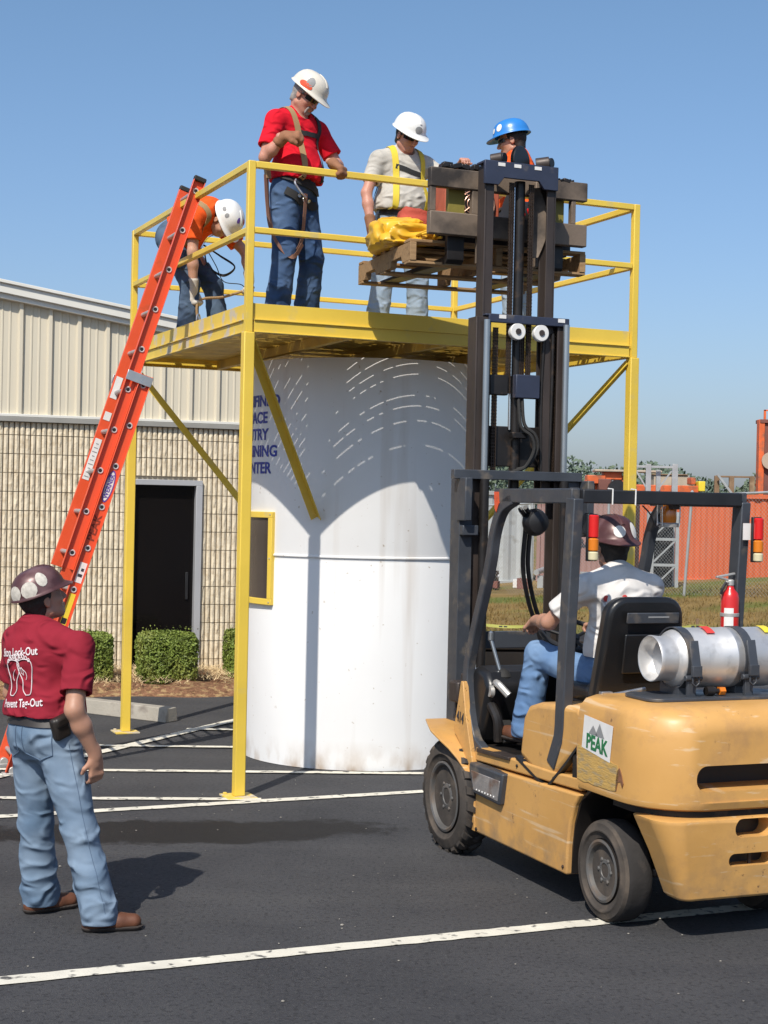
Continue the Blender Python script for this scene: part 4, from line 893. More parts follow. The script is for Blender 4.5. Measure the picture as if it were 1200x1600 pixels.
# carriage: two fork bars with end posts
fy = .60
m_ = MB(); m_.box((.012, fy, 3.895), (1.06, .055, .115)); P2('carriage_bar', m_, 'carr', bev=.006)
m_ = MB(); m_.box((.012, fy, 3.625), (1.06, .055, .135)); P2('carriage_bar', m_, 'carr', bev=.006)
for x, w in ((-.497, .036), (.45, .03), (.30, .03), (-.22, .04)): P2('carriage_post', MB().box((x, fy+.002, 3.765), (w, .045, .145)), 'carr', bev=.004)
for x in (-.18, .18): P2('carriage_plate', MB().box((x, fy-.02, 3.66), (.035, .09, .52)), 'carr', bev=.006)
m_ = MB(); rg = random.Random(2)
for k in range(26):
    x = -.44+.50*(k/26)+rg.uniform(-.01, .01); m_.box((x, fy+rg.uniform(-.01, .02), 3.965+rg.uniform(0, .012)), (rg.uniform(.02, .06), .05, rg.uniform(.015, .035)), Matrix.Rotation(rg.uniform(-.4, .4), 3, 'Y'))
P2('grease_cake', m_, 'grease', bev=.004); m_ = MB()
for k in range(10): m_.box((.27+.018*k, fy+rg.uniform(-.01, .02), 3.955), (rg.uniform(.02, .05), .05, rg.uniform(.01, .025)), Matrix.Rotation(rg.uniform(-.4, .4), 3, 'Y'))
P2('grease_cake', m_, 'grease', bev=.004)
M['olive'] = mat('olive fork paint', (.20, .165, .03), .6, var=.2, vscale=9)
for x in (-.32, .355):
    m_ = MB(); m_.prism([(fy+.032, 3.60), (fy+.072, 3.60), (fy+.072, 3.44), (1.72, 3.425), (1.72, 3.41), (fy+.06, 3.395), (fy+.032, 3.42)], x-.055, x+.055); P2('fork', m_, 'grease', bev=.003); P2('fork_shank', MB().prism([(fy+.032, 3.95), (fy+.072, 3.95), (fy+.072, 3.601), (fy+.032, 3.601)], x-.055, x+.055), M['olive'], bev=.003)
P2('mast_label', MB().box((-.3935, .36, 1.07), (.002, .05, .17)), 'white', bev=0)
P2('guard_label', MB().box((.485, -1.247+.0, 1.84), (.045, .003, .085)), 'white', bev=0)
# left side bumper bracket by the mast foot
m_ = MB(); m_.box((-.44, .18, .88), (.09, .12, .12)); m_.box((-.36, .22, .9), (.10, .05, .16)); P2('mast_foot_bracket', m_, 'rust', bev=.012)
# ---- gas bottle (lies in the cradle, lifts off)
M['gasalu'] = mat('scuffed aluminium', (.62, .61, .60), .46, .62, var=.08, vscale=4, col2=(.42, .41, .40), c2scale=11, c2lo=.55, c2hi=.72, bump=.0012, bscale=14, rvar=.10)
def W(p): return FM @ Vector(p)
gas = thing('gas_bottle', 'scuffed aluminium gas bottle strapped across the back of the forklift', 'gas bottle', W((-.30, GB.y, GB.z)), FA)
gx_ = (Vector((0, 1, 0)), Vector((0, 0, 1)), Vector((1, 0, 0)))
m_ = MB(); m_.lathe([(.02, .075), (.06, .07), (.082, .065), (.09, .08), (.108, .092), (.128, .108), (.139, .135), (.142, .165), (.142, .39), (.1435, .392), (.1435, .398), (.142, .40), (.142, .62), (.136, .66), (.115, .70), (.08, .725), (.03, .735)], (0, 0, 0), gx_, 64); m_.build('body', M['gasalu'], gas, smooth=40)
m_ = MB(); m_.lathe([(.085, .068), (.096, .05), (.099, .012), (.101, .0), (.106, -.002), (.109, .004), (.107, .02), (.104, .05), (.108, .095)], (0, 0, 0), gx_, 64); 
ft = m_.build('foot_ring', M['gasalu'], gas, smooth=50)
m_ = MB(); m_.lathe([(.08, .73), (.085, .74), (.09, .80), (.086, .80), (.08, .74)], (0, 0, 0), gx_, 40); m_.build('valve_collar', M['gasalu'], gas, smooth=50)
for x, m__ in ((.275, 'red_ink'), (.60, 'label_yellow')):
    m_ = MB(); rings = []
    for k in range(7): a = R(95+30*k/6); rings.append([(x-.022, -math.cos(R(180)-a)*0+math.cos(a)*.1492, math.sin(a)*.1492), (x+.022, math.cos(a)*.1492, math.sin(a)*.1492), (x+.022, math.cos(a)*.1505, math.sin(a)*.1505), (x-.022, math.cos(a)*.1505, math.sin(a)*.1505)])
    m_.rings(rings); m_.build('label', M[m__], gas)
# ---- fire extinguisher on the right rear leg
ext_ = thing('fire_extinguisher', 'small red fire extinguisher strapped to the right rear leg of the forklift', 'extinguisher', W((.425, -1.20, 1.25)), FA)
m_ = MB(); m_.lathe([(.03, 0), (.044, .006), (.046, .02), (.046, .25), (.040, .275), (.022, .295), (.018, .31)], n=28); m_.build('cylinder', M['red'], ext_)
m_ = MB(); m_.lathe([(.016, .31), (.02, .315), (.02, .34), (.01, .345)], n=12); m_.box((-.03, 0, .345), (.10, .018, .010), Matrix.Rotation(R(14), 3, 'Y')); m_.box((-.03, 0, .365), (.11, .018, .010), Matrix.Rotation(R(-10), 3, 'Y')); m_.tube((0, 0, .325), (-.035, -.01, .33), .009); m_.build('valve', M['dull_alu'], ext_, bevel=.002)
m_ = MB(); m_.path(smooth_path([(-.03, -.01, .33), (-.055, -.015, .30), (-.06, -.01, .27)], 4), .008, 8); m_.build('nozzle', M['black'], ext_)
m_ = MB(); m_.lathe([(.0465, .155), (.0485, .157), (.0485, .172), (.0465, .174)], n=28); m_.box((.04, .03, .165), (.06, .03, .02)); m_.build('strap', M['dull_alu'], ext_)
m_ = MB(); rings = []
for k in range(8): a = R(200+60*k/7); rings.append([(math.cos(a)*.0463, math.sin(a)*.0463, .05), (math.cos(a)*.0463, math.sin(a)*.0463, .20), (math.cos(a)*.0472, math.sin(a)*.0472, .20), (math.cos(a)*.0472, math.sin(a)*.0472, .05)])
m_.rings(rings); m_.build('label', M['white'], ext_)
# ------------------------------------------------------------------ load on the forks
M['wood'] = mat('pallet wood', (.36, .225, .115), .85, var=.25, vscale=5, col2=(.20, .12, .06), c2scale=5, c2lo=.5, c2hi=.68, stretch=(1, 6, 6), bump=.002, bscale=30, spec=.2)
LA = R(4); lo_c = Vector((.03, 1.2, 3.402))
def Lm(p): return W(Vector(lo_c)+Matrix.Rotation(-LA, 3, 'Z') @ Vector(p))
pal = thing('pallet', 'wooden pallet raised on the forks with its blocks showing from below', 'pallet', W(lo_c), FA-LA)
pw_, pd_ = 1.16, 1.06
for y in (-pd_/2+.06, -.18, .0, .18, pd_/2-.06): pal_b = MB().box((0, y, .13), (pw_, .10 if abs(y) > .3 else .09, .018)).build('top_board', M['wood'], pal, bevel=.003)
for y in (-pd_/2+.055, 0, pd_/2-.055): MB().box((0, y, .009-.009), (pw_, .10, .016)).build('bottom_board', M['wood'], pal, bevel=.003)
for x in (-pw_/2+.022, 0, pw_/2-.022):
    m_ = MB(); m_.prism([(-pd_/2, .009), (-pd_/2, .12), (pd_/2, .12), (pd_/2, .009), (pd_/2-.15, .009), (pd_/2-.17, .05), (pd_/2-.36, .05), (pd_/2-.38, .009), (-pd_/2+.38, .009), (-pd_/2+.36, .05), (-pd_/2+.17, .05), (-pd_/2+.15, .009)], x-.02, x+.02); m_.build('stringer', M['wood'], pal, bevel=.002)
# second, smaller board stack under the load
plk = thing('plank_stack', 'dark boards lying on the near half of the raised pallet', 'boards', Lm((.10, -.18, .142)), FA-LA)
for k, (x, y, w, d) in enumerate(((0, 0, .95, .14), (.02, .17, .9, .12), (-.03, -.16, .92, .13))): MB().box((x, y, .03), (w, d, .055)).build('board', M['grease'], plk, bevel=.003)  # boards given one dark colour
# blower with spiral guard
M['blower'] = mat('faded orange housing', (.42, .10, .05), .55, var=.2, vscale=8, col2=(.16, .06, .04), c2scale=7, c2lo=.52, c2hi=.7)
blw = thing('blower', 'orange blower with spiral wire fan guard behind the carriage bars', 'blower', Lm((-.12, -.36, .205)), FA-LA)
m_ = MB(); m_.prism(rrect(0, .20, .36, .36, .05), 0, .30, 'y'); m_.build('housing', M['blower'], blw, bevel=.008)
m_ = MB(); m_.lathe([(.14, 0), (.145, .0), (.145, -.02), (.135, -.02)], (0.0, 0.0, .20), 'y', 36); m_.build('inlet_ring', M['grease'], blw)
m_ = MB(); m_.lathe([(.003, 0), (.135, 0), (.135, -.002)], (0, 0, .20), 'y', 30); m_.build('fan_disc', M['grease'], blw)
M['copper'] = mat('coppery wire', (.75, .42, .30), .35, .6)
m_ = MB()
for r_ in (.02, .04, .06, .08, .10, .12, .138): m_.path([(math.cos(2*math.pi*k/36)*r_, -.02, .20+math.sin(2*math.pi*k/36)*r_) for k in range(36)], .0028, 6, closed=True)
for a in (.7, .7+math.pi/2): m_.tube((math.cos(a)*.14, -.024, .2+math.sin(a)*.14), (-math.cos(a)*.14, -.024, .2-math.sin(a)*.14), .003, n=6)
m_.build('spiral_guard', M['copper'], blw)
m_ = MB(); m_.path(smooth_path([(-.12, .15, .38), (-.10, .15, .43), (.1, .15, .43), (.12, .15, .38)], 4), .010, 8); m_.build('handle', M['black'], blw)
# dark winch drum beside it
drm = thing('winch_drum', 'greasy dark winch drum with red fittings lying on the pallet behind the mast', 'winch', Lm((.20, -.20, .205)), FA-LA)
m_ = MB(); m_.lathe([(.17, 0), (.17, .015), (.11, .02), (.11, .20), (.17, .205), (.17, .22)], (0, 0, .17), 'x', 32); m_.build('drum', M['grease'], drm)
m_ = MB(); m_.box((.11, 0, .02), (.34, .30, .04)); m_.build('base', M['grease'], drm, bevel=.005)
m_ = MB()
for k in range(3): m_.tube((-.04+.05*k, -.16, .14+.03*k), (-.04+.05*k, -.19, .16), .014)
m_.build('fittings', M['red_lens'], drm)
box_ = thing('load_crate', 'dark steel equipment box at the right end of the raised pallet', 'box', Lm((.40, .12, .141)), FA-LA)
m_ = MB(); m_.prism(rrect(0, 0, .26, .42, .03), 0, .34, 'z'); bb_ = m_.build('body', M['grease'], box_, bevel=.006); MB().box((0, 0, .352), (.28, .44, .02)).build('lid', M['rust'], box_, bevel=.004)
# cloth bags: soft lumps with folds
def soft(name, mt, c, size, seed, par=None, fold=.35, n=5):
    bm = bmesh.new(); bmesh.ops.create_icosphere(bm, subdivisions=n, radius=1)
    for v in bm.verts:
        p = v.co.copy(); q = Vector((math.copysign(abs(p.x)**.75, p.x), math.copysign(abs(p.y)**.75, p.y), math.copysign(abs(p.z)**.75, p.z)))
        w = p+Vector((noise.noise(p*1.1), noise.noise(p*1.1+Vector((5, 0, 0))), 0))*.6; d = 1+fold*.55*noise.noise(p*1.0+Vector((seed, 0, 0)))+fold*.42*(.5-abs(noise.noise(w*1.25+Vector((0, seed, 0))))*2)+fold*.07*(.5-abs(noise.noise(w*2.6+Vector((seed, 0, 3))))*2)
        v.co = Vector((q.x*size[0]/2*d, q.y*size[1]/2*d, max(q.z, -.8)*size[2]/2*(d if p.z > -.4 else 1)))+Vector(c)
    me = bpy.data.meshes.new(name); bm.to_mesh(me); bm.free(); return link(name, me, M[mt], par, smooth=60)
M['bag_yellow'] = mat('yellow vinyl', (.72, .40, .02), .42, var=.12, vscale=6, bump=.003, bscale=5, coat=.1)
M['bag_red'] = mat('rust red canvas', (.38, .055, .03), .8, var=.2, vscale=8, bump=.003, bscale=60)
bg = thing('vinyl_bag', 'crumpled bright yellow vinyl bag on the left edge of the raised pallet', 'bag', Lm((-.50, .0, .142)), FA-LA)
soft('bag_body', 'bag_yellow', (0, 0, .085), (.32, .50, .23), 4, bg, .6)
soft('bag_flap', 'bag_yellow', (.04, -.22, .06), (.36, .20, .14), 9, bg, .8)
soft('bag_neck', 'bag_yellow', (-.02, .10, .17), (.16, .16, .12), 2, bg, .7)
bg2 = thing('canvas_bag', 'rust red canvas bag standing behind the yellow bag on the pallet', 'bag', Lm((-.30, .22, .142)), FA-LA)
soft('bag_body', 'bag_red', (0, 0, .15), (.24, .24, .34), 6, bg2, .35)
hk = thing('rope_coil', 'tangled yellow rope at the near left corner of the pallet', 'rope', Lm((-.42, -.42, .145)), FA-LA)
m_ = MB(); rg = random.Random(3)
for k in range(5): m_.path(smooth_path([(rg.uniform(-.07, .07), rg.uniform(-.1, .1), rg.uniform(.01, .06)) for _ in range(6)], 5), .009, 6)
m_.build('rope', M['bag_yellow'], hk)
bg3 = thing('mustard_sack', 'mustard sack bulging out at the far right end of the raised pallet', 'sack', Lm((.60, .38, .05)), FA-LA)
soft('sack_body', 'label_yellow', (0, 0, .12), (.22, .24, .24), 12, bg3, .4)
# ------------------------------------------------------------------ people: one continuous surface grown from a distance field
class Field:
    """signed distance field on a grid; primitives are blended in softly"""
    def __init__(s, lo, hi, h):
        s.lo = np.array(lo, float); s.h = h; s.n = np.ceil((np.array(hi)-s.lo)/h).astype(int)+1
        s.f = np.full(s.n, .2, np.float32); s.ax = [s.lo[i]+h*np.arange(s.n[i]) for i in range(3)]
    def sub(s, lo, hi, m):
        a = np.maximum(0, np.floor((np.array(lo)-m-s.lo)/s.h).astype(int)); b = np.minimum(s.n, np.ceil((np.array(hi)+m-s.lo)/s.h).astype(int)+1)
        if (b <= a).any(): return None
        sl = tuple(slice(a[i], b[i]) for i in range(3))
        g = [s.ax[0][sl[0]][:, None, None], s.ax[1][sl[1]][None, :, None], s.ax[2][sl[2]][None, None, :]]
        return sl, g
    def put(s, sl, d, k, op):
        f = s.f[sl]
        if op == 'u':
            if k > 0: h_ = np.clip(.5+.5*(f-d)/k, 0, 1); s.f[sl] = f+(d-f)*h_-k*h_*(1-h_)
            else: s.f[sl] = np.minimum(f, d)
        elif op == 's':
            if k > 0: h_ = np.clip(.5-.5*(f+d)/k, 0, 1); s.f[sl] = f+(-d-f)*h_+k*h_*(1-h_)
            else: s.f[sl] = np.maximum(f, -d)
    def cone(s, a, b, ra, rb, k=.02, op='u', sq=None):
        """tapered capsule; sq=(axis vector, factor) flattens along an axis"""
        a, b = np.array(a, float), np.array(b, float); m = max(ra, rb)*(1.6 if sq is not None else 1)+k+.03
        r = s.sub(np.minimum(a, b), np.maximum(a, b), m)
        if r is None: return
        sl, g = r; ab = b-a; L2 = max(1e-9, ab@ab); p = [g[i]-a[i] for i in range(3)]
        t = np.clip((p[0]*ab[0]+p[1]*ab[1]+p[2]*ab[2])/L2, 0, 1); q = [p[i]-t*ab[i] for i in range(3)]
        if sq is not None:
            v = np.array(sq[0], float); v /= np.linalg.norm(v); dt = q[0]*v[0]+q[1]*v[1]+q[2]*v[2]; e = sq[1]-1; q = [q[i]+v[i]*dt*e for i in range(3)]
        d = np.sqrt(q[0]**2+q[1]**2+q[2]**2)-(ra+(rb-ra)*t)
        if sq is not None: d = d/max(1, sq[1])*1.0
        s.put(sl, d.astype(np.float32), k, op)
    def ell(s, c, r, M_=None, k=.02, op='u'):
        c = np.array(c, float); r = np.array(r, float); m = r.max()+k+.03; rr_ = s.sub(c, c, m)
        if rr_ is None: return
        sl, g = rr_; p = [g[i]-c[i] for i in range(3)]
        if M_ is not None:
            M_ = np.array(M_); p = [p[0]*M_[0, j]+p[1]*M_[1, j]+p[2]*M_[2, j] for j in range(3)]
        k0 = np.sqrt((p[0]/r[0])**2+(p[1]/r[1])**2+(p[2]/r[2])**2); k1 = np.sqrt((p[0]/r[0]**2)**2+(p[1]/r[1]**2)**2+(p[2]/r[2]**2)**2)+1e-9
        s.put(sl, (k0*(k0-1)/k1).astype(np.float32), k, op)
    def mesh(s):
        f = s.f; n = f.shape; ins = f < 0
        c = [ins[i:n[0]-1+i, j:n[1]-1+j, k:n[2]-1+k] for i in (0, 1) for j in (0, 1) for k in (0, 1)]
        cnt = sum(x.astype(np.int8) for x in c); mask = (cnt > 0) & (cnt < 8); idx = -np.ones(mask.shape, np.int64); cells = np.argwhere(mask); idx[mask] = np.arange(len(cells))
        acc = np.zeros((len(cells), 3)); wt = np.zeros(len(cells)); off = [(i, j, k) for i in (0, 1) for j in (0, 1) for k in (0, 1)]
        for a in range(8):
            for ax in range(3):
                if off[a][ax]: continue
                o2 = list(off[a]); o2[ax] = 1; pa = cells+off[a]; pb = cells+o2; va = f[pa[:, 0], pa[:, 1], pa[:, 2]]; vb = f[pb[:, 0], pb[:, 1], pb[:, 2]]
                cr = (va < 0) != (vb < 0); t = np.where(cr, va/np.where(va-vb == 0, 1, va-vb), 0); p = pa+t[:, None]*(np.array(o2)-off[a]); acc += np.where(cr[:, None], p, 0); wt += cr
        V = acc/wt[:, None]*s.h+s.lo; F = []
        for ax in range(3):
            u, v = (ax+1) % 3, (ax+2) % 3; sl0 = [slice(None)]*3; sl1 = [slice(None)]*3; sl0[ax] = slice(0, -1); sl1[ax] = slice(1, None)
            cr = ins[tuple(sl0)] != ins[tuple(sl1)]; e = np.argwhere(cr); e = e[(e[:, u] > 0) & (e[:, v] > 0) & (e[:, u] < n[u]-1) & (e[:, v] < n[v]-1)]
            q = []
            for du, dv in ((-1, -1), (0, -1), (0, 0), (-1, 0)):
                w = e.copy(); w[:, u] += du; w[:, v] += dv; q.append(idx[w[:, 0], w[:, 1], w[:, 2]])
            q = np.stack(q, 1); fl = ~ins[e[:, 0], e[:, 1], e[:, 2]]; q[fl] = q[fl][:, ::-1]; F.append(q)
        return V, np.concatenate(F)
def np_mesh(name, V, F):
    me = bpy.data.meshes.new(name); me.vertices.add(len(V)); me.vertices.foreach_set('co', V.astype(np.float32).ravel())
    me.loops.add(len(F)*4); me.loops.foreach_set('vertex_index', F.astype(np.int32).ravel()); me.polygons.add(len(F)); me.polygons.foreach_set('loop_start', np.arange(0, len(F)*4, 4, dtype=np.int32)); me.polygons.foreach_set('loop_total', np.full(len(F), 4, np.int32))
    me.update(calc_edges=True); me.validate(); return me
def relax(V, F, it=2, lam=.5):
    for _ in range(it):
        S_ = np.zeros_like(V); C_ = np.zeros(len(V))
        for a in range(4):
            b = (a+1) % 4; np.add.at(S_, F[:, a], V[F[:, b]]); np.add.at(C_, F[:, a], 1); np.add.at(S_, F[:, b], V[F[:, a]]); np.add.at(C_, F[:, b], 1)
        V = V*(1-lam)+lam*S_/C_[:, None]
    return V
def normals(V, F):
    n = np.cross(V[F[:, 2]]-V[F[:, 0]], V[F[:, 3]]-V[F[:, 1]]); N_ = np.zeros_like(V)
    for a in range(4): np.add.at(N_, F[:, a], n)
    return N_/(np.linalg.norm(N_, axis=1)[:, None]+1e-12)
_ph = np.random.RandomState(5).rand(8, 8, 8)
def vnoise(P):
    i = np.floor(P).astype(int); t = P-i; t = t*t*(3-2*t); i %= 8; j = (i+1) % 8; r = 0
    for a in (0, 1):
        for b in (0, 1):
            for c in (0, 1):
                w = (t[:, 0] if a else 1-t[:, 0])*(t[:, 1] if b else 1-t[:, 1])*(t[:, 2] if c else 1-t[:, 2]); r = r+w*_ph[(j if a else i)[:, 0], (j if b else i)[:, 1], (j if c else i)[:, 2]]
    return r*2-1
def fold_noise(P, A, B, amp, freq=14, seed=0):
    """creases that run round the limb a-b"""
    A, B = np.array(A), np.array(B); d = (B-A); L = np.linalg.norm(d); d = d/L; t = (P-A)@d
    q = P-A; e1 = np.cross(d, [.3, .9, .1]); e1 /= np.linalg.norm(e1); side = q@e1
    warp = vnoise(P*4.3+seed)*.075+vnoise(P*9+seed*2)*.028+side*.45*np.sin(seed+t*9)
    r = 1-np.abs(np.sin((t+warp)*freq*.5+seed)); r = r**2.0
    r2 = 1-np.abs(np.sin((t-side*.9+vnoise(P*6+seed+9)*.06)*freq*.62+seed*1.7)); r2 = r2**2.6
    gate = np.clip(vnoise(P*7+seed+3)*1.6+.45, 0, 1); return amp*((r-.33)*(.3+.7*gate)+(r2-.28)*(1-gate)*.9), t/L
SK = lambda c, n: mat(n, c, .48, var=.10, vscale=18, bump=.0006, bscale=220, sss=.12, spec=.4)
def cloth(name, c, fade=None, wv=500, var=.12, crease=.045, cs=7.5):
    m = cloth0(name, c, fade, wv, var); nt = m.node_tree; N = nt.nodes; L = nt.links; b = N['Principled BSDF']
    bp0 = [n for n in N if n.type == 'BUMP'][0]; tc = [n for n in N if n.type == 'TEX_COORD'][0]
    n1 = N.new('ShaderNodeTexNoise'); n1.noise_type = 'RIDGED_MULTIFRACTAL'; n1.inputs['Scale'].default_value = cs; n1.inputs['Detail'].default_value = 3.5; n1.inputs['Distortion'].default_value = .9; n1.inputs['Roughness'].default_value = .35
    mp = N.new('ShaderNodeMapping'); mp.inputs['Scale'].default_value = (1, 1, 1.5); mp.inputs['Rotation'].default_value = (.25, .3, 0); L.new(tc.outputs['Object'], mp.inputs[0]); L.new(mp.outputs[0], n1.inputs[0])
    bp = N.new('ShaderNodeBump'); bp.inputs['Distance'].default_value = crease; bp.inputs['Strength'].default_value = .8; L.new(n1.outputs[0], bp.inputs['Height']); L.new(bp0.outputs[0], bp.inputs['Normal']); L.new(bp.outputs[0], b.inputs['Normal'])
    return m
def cloth0(name, c, fade=None, wv=500, var=.12): return mat(name, c, .88, var=var, vscale=7, col2=fade, c2scale=3.0, c2lo=.38, c2hi=.72, bump=.0006, bscale=wv, spec=.2)
M.update(skin=SK((.52, .29, .20), 'fair skin'), skin_red=SK((.50, .24, .17), 'sunburnt skin'), skin_dark=SK((.42, .22, .145), 'tanned skin'), hair=mat('dark hair', (.018, .013, .010), .7, bump=.003, bscale=160), hair_grey=mat('grey hair', (.30, .28, .26), .8, bump=.003, bscale=160),
    glove=mat('tan work glove', (.27, .12, .06), .85, var=.2, vscale=16, bump=.001, bscale=200), glove_light=mat('pale glove', (.52, .48, .42), .85, var=.15, vscale=16, bump=.001, bscale=200),
    boot=mat('brown leather', (.12, .045, .022), .55, var=.25, vscale=14, bump=.001, bscale=90), sole=mat('boot sole', (.04, .03, .025), .8), shades=mat('dark safety glasses', (.01, .01, .012), .1), belt=mat('dark belt', (.02, .015, .012), .5),
    strap_tan=mat('tan webbing', (.33, .21, .10), .85, bump=.0006, bscale=400), strap_yellow=mat('yellow webbing', (.66, .50, .04), .8, bump=.0006, bscale=400), strap_dark=mat('black webbing', (.02, .02, .02), .8), strap_brown=mat('brown lanyard webbing', (.24, .12, .08), .85),
    hat_white=mat('white helmet', (.74, .73, .70), .35, var=.04, vscale=10), hat_ivory=mat('ivory helmet', (.66, .61, .52), .35, var=.07, vscale=10, col2=(.45, .38, .3), c2scale=18, c2lo=.62, c2hi=.74), hat_blue=mat('blue helmet', (.03, .20, .56), .3, var=.06, vscale=10), sticker_worn=mat('worn helmet sticker', (.50, .46, .40), .6, var=.25, vscale=60), hat_brown=mat('scuffed maroon brown helmet', (.085, .035, .035), .38, .15, var=.2, vscale=14, col2=(.17, .09, .09), c2scale=10, c2lo=.5, c2hi=.7, rvar=.1),
    )
def V3(a): return np.array(a, float)
def frame(fwd, up):
    f = V3(fwd); f /= np.linalg.norm(f); u = V3(up); r = np.cross(f, u); r /= np.linalg.norm(r); u = np.cross(r, f); return np.stack([r, f, u], 1)     # columns right, forward, up
def hand_prims(F, w, dirv, palm, thumb_side, curl, r0=.0085, k=.006, grow=0):
    """w wrist, dirv along the hand, palm = palm normal, thumb_side=+1/-1 along dirv x palm"""
    d = V3(dirv); d /= np.linalg.norm(d); n = V3(palm); n = n-d*(n@d); n /= np.linalg.norm(n); s = np.cross(d, n)*thumb_side; w = V3(w)
    F.cone(w-d*.01, w+d*.035, .026+grow, .030+grow, .015, sq=(n, 1.35))
    for e in (-.026, -.009, .009, .026): F.cone(w+d*.02+s*e*.8, w+d*.088+s*e, .0135+grow, .0115+grow, .010)
    for i, (e, L) in enumerate(((.028, .070), (.0095, .080), (-.0095, .074), (-.027, .058))):
        b = w+d*.088+s*e; ang = 0; p = b; c = curl[i] if hasattr(curl, '__len__') else curl
        for j, (f_, rr_) in enumerate(((.45, 1.0), (.30, .9), (.25, .8))):
            ang += c*(.8, 1.1, .7)[j]; dv = d*math.cos(ang)+n*math.sin(ang)+s*(e*.6*(1-min(1, c))); q = p+dv*L*f_; F.cone(p, q, r0*rr_*1.08+grow, r0*rr_*.95+grow, k if j else .009); p = q
    tb = w+d*.028+s*.026; m = tb+(s*.65+d*.62+n*.28)*.042; e_ = m+(d*.80+s*.15+n*.45)*.030
    F.cone(tb, m, .0135+grow, .0105+grow, .010); F.cone(m, e_, .0102+grow, .0088+grow, k)
def person(name, label, pos, yaw, s, J, look, shirt, pants, skin, hat, hat_lbl=None, hat_back=False, gloves=None, sleeve=.55, belly=1.0, boots='boot', glasses=False, hair='hair', beard=None, res=.0062, seed=1, hands=None, bill=.046, hats=1.0, pfold=.013, sfold=.008, wide=1.0, bulk=1.0, hem=.055, leg=1.0):
    """J: joints in metres for a 1.75 m figure, x right, y forward, z up. look: (yaw, pitch, roll) of the head"""
    root = thing('person', label, 'person', pos, -yaw)
    D = dict(pel=(0, 0, .96), chest=(0, 0, 1.27), neck=(0, -.01, 1.475), head=(0, .03, 1.635), shL=(-.19, 0, 1.42), shR=(.19, 0, 1.42), elL=(-.24, -.02, 1.13), elR=(.24, -.02, 1.13), wrL=(-.25, .08, .89), wrR=(.25, .08, .89),
             hipL=(-.09, 0, .92), hipR=(.09, 0, .92), knL=(-.11, .03, .50), knR=(.11, .03, .50), anL=(-.13, -.02, .085), anR=(.13, -.02, .085), toeL=(-.15, 1, 0), toeR=(.15, 1, 0))
    D.update(J); G_ = {k: V3(v)*(s if not k.startswith('toe') else 1) for k, v in D.items()}
    up = G_['neck']-G_['pel']; upn = up/np.linalg.norm(up); lat = G_['shR']-G_['shL']; lat = lat-upn*(lat@upn); lat /= np.linalg.norm(lat); fw = np.cross(upn, lat); T = np.stack([lat, fw, upn], 1)
    plat_ = G_['hipR']-G_['hipL']; plat_ /= np.linalg.norm(plat_); pu = np.array([0, 0, 1.]) if upn[2] > .5 else upn; pu = pu-plat_*(pu@plat_); pu /= np.linalg.norm(pu); PT = np.stack([plat_, np.cross(pu, plat_), pu], 1)
    pts = np.array([v for k, v in G_.items() if not k.startswith('toe')]); lo, hi = pts.min(0)-.22, pts.max(0)+.22; lo[2] = max(lo[2], -.02 if pos[2] >= 0 else lo[2])
    hy, hp, hr = look; hf = V3((math.sin(hy)*math.cos(hp), math.cos(hy)*math.cos(hp), math.sin(hp))); hu = V3((math.sin(hr)*math.cos(hy), -math.sin(hr)*math.sin(hy), math.cos(hr))); HM = frame(hf, hu); hc = G_['head']
    def H(x, y, z): return hc+HM@(V3((x, y, z))*s)
    ch, pl, nk = G_['chest'], G_['pel'], G_['neck']; mid = (ch+pl)/2
    hands = hands or {}
    def torso(F, g=0, k=.05):
        F.ell(ch+T@V3((0, -.005, .06))*s, V3((.165*wide, .112*(.5+.5*wide), .17))*s+g, T, k); F.ell(mid+T@V3((0, .02*belly, 0))*s, V3((.152*(.6+.4*belly)*wide, .118*belly, .19))*s+g, T, k); F.ell(pl+PT@V3((0, -.012, -.01))*s, V3((.163*wide, .125, .125))*s+g, PT, k)
        F.cone(G_['shL']*.92+nk*.08-T@V3((0, 0, .015)), G_['shR']*.92+nk*.08-T@V3((0, 0, .015)), .062*s+g, .062*s+g, .04)
        F.cone(G_['shL']*.62+nk*.38+T@V3((0, -.012, .0)), nk+T@V3((0, -.015, .02)), .05*s+g, .045*s+g, .04); F.cone(G_['shR']*.62+nk*.38+T@V3((0, -.012, .0)), nk+T@V3((0, -.015, .02)), .05*s+g, .045*s+g, .04)
    def arm(F, S_, g0=0, g1=None, t1=1.0, k=.02):
        g1 = g0 if g1 is None else g1; a, b, c = G_['sh'+S_], G_['el'+S_], G_['wr'+S_]
        F.cone(a, b, .052*s*bulk+g0, .041*s*bulk+g0, .03); 
        if t1 >= 1: F.cone(b, b+(c-b)*.35, .040*s*bulk, .041*s*bulk, k); F.cone(b+(c-b)*.35, c, .041*s*bulk, .027*s*(.6+.4*bulk), k)
    # ---------------- body
    F = Field(lo, hi, res)
    torso(F, -.012)
    for S_ in 'LR':
        arm(F, S_, -.002); h, kn, an = G_['hip'+S_], G_['kn'+S_], G_['an'+S_]
        F.cone(h, kn, .082*s, .052*s, .03); F.cone(kn, kn+(an-kn)*.35, .050*s, .054*s, .02); F.cone(kn+(an-kn)*.35, an, .054*s, .035*s, .02)
        t = G_['toe'+S_]; t = t/np.linalg.norm(t); F.cone(an-V3((0, 0, .035)), an+t*.14*s-V3((0, 0, .05)), .035*s, .03*s, .02)
        hd = hands.get(S_, {}); dv = V3(hd.get('dir', (G_['wr'+S_]-G_['el'+S_]))); pn = hd.get('palm', (1 if S_ == 'L' else -1, 0, 0))
        sgn = hd.get('thumb', 1 if S_ == 'L' else -1)
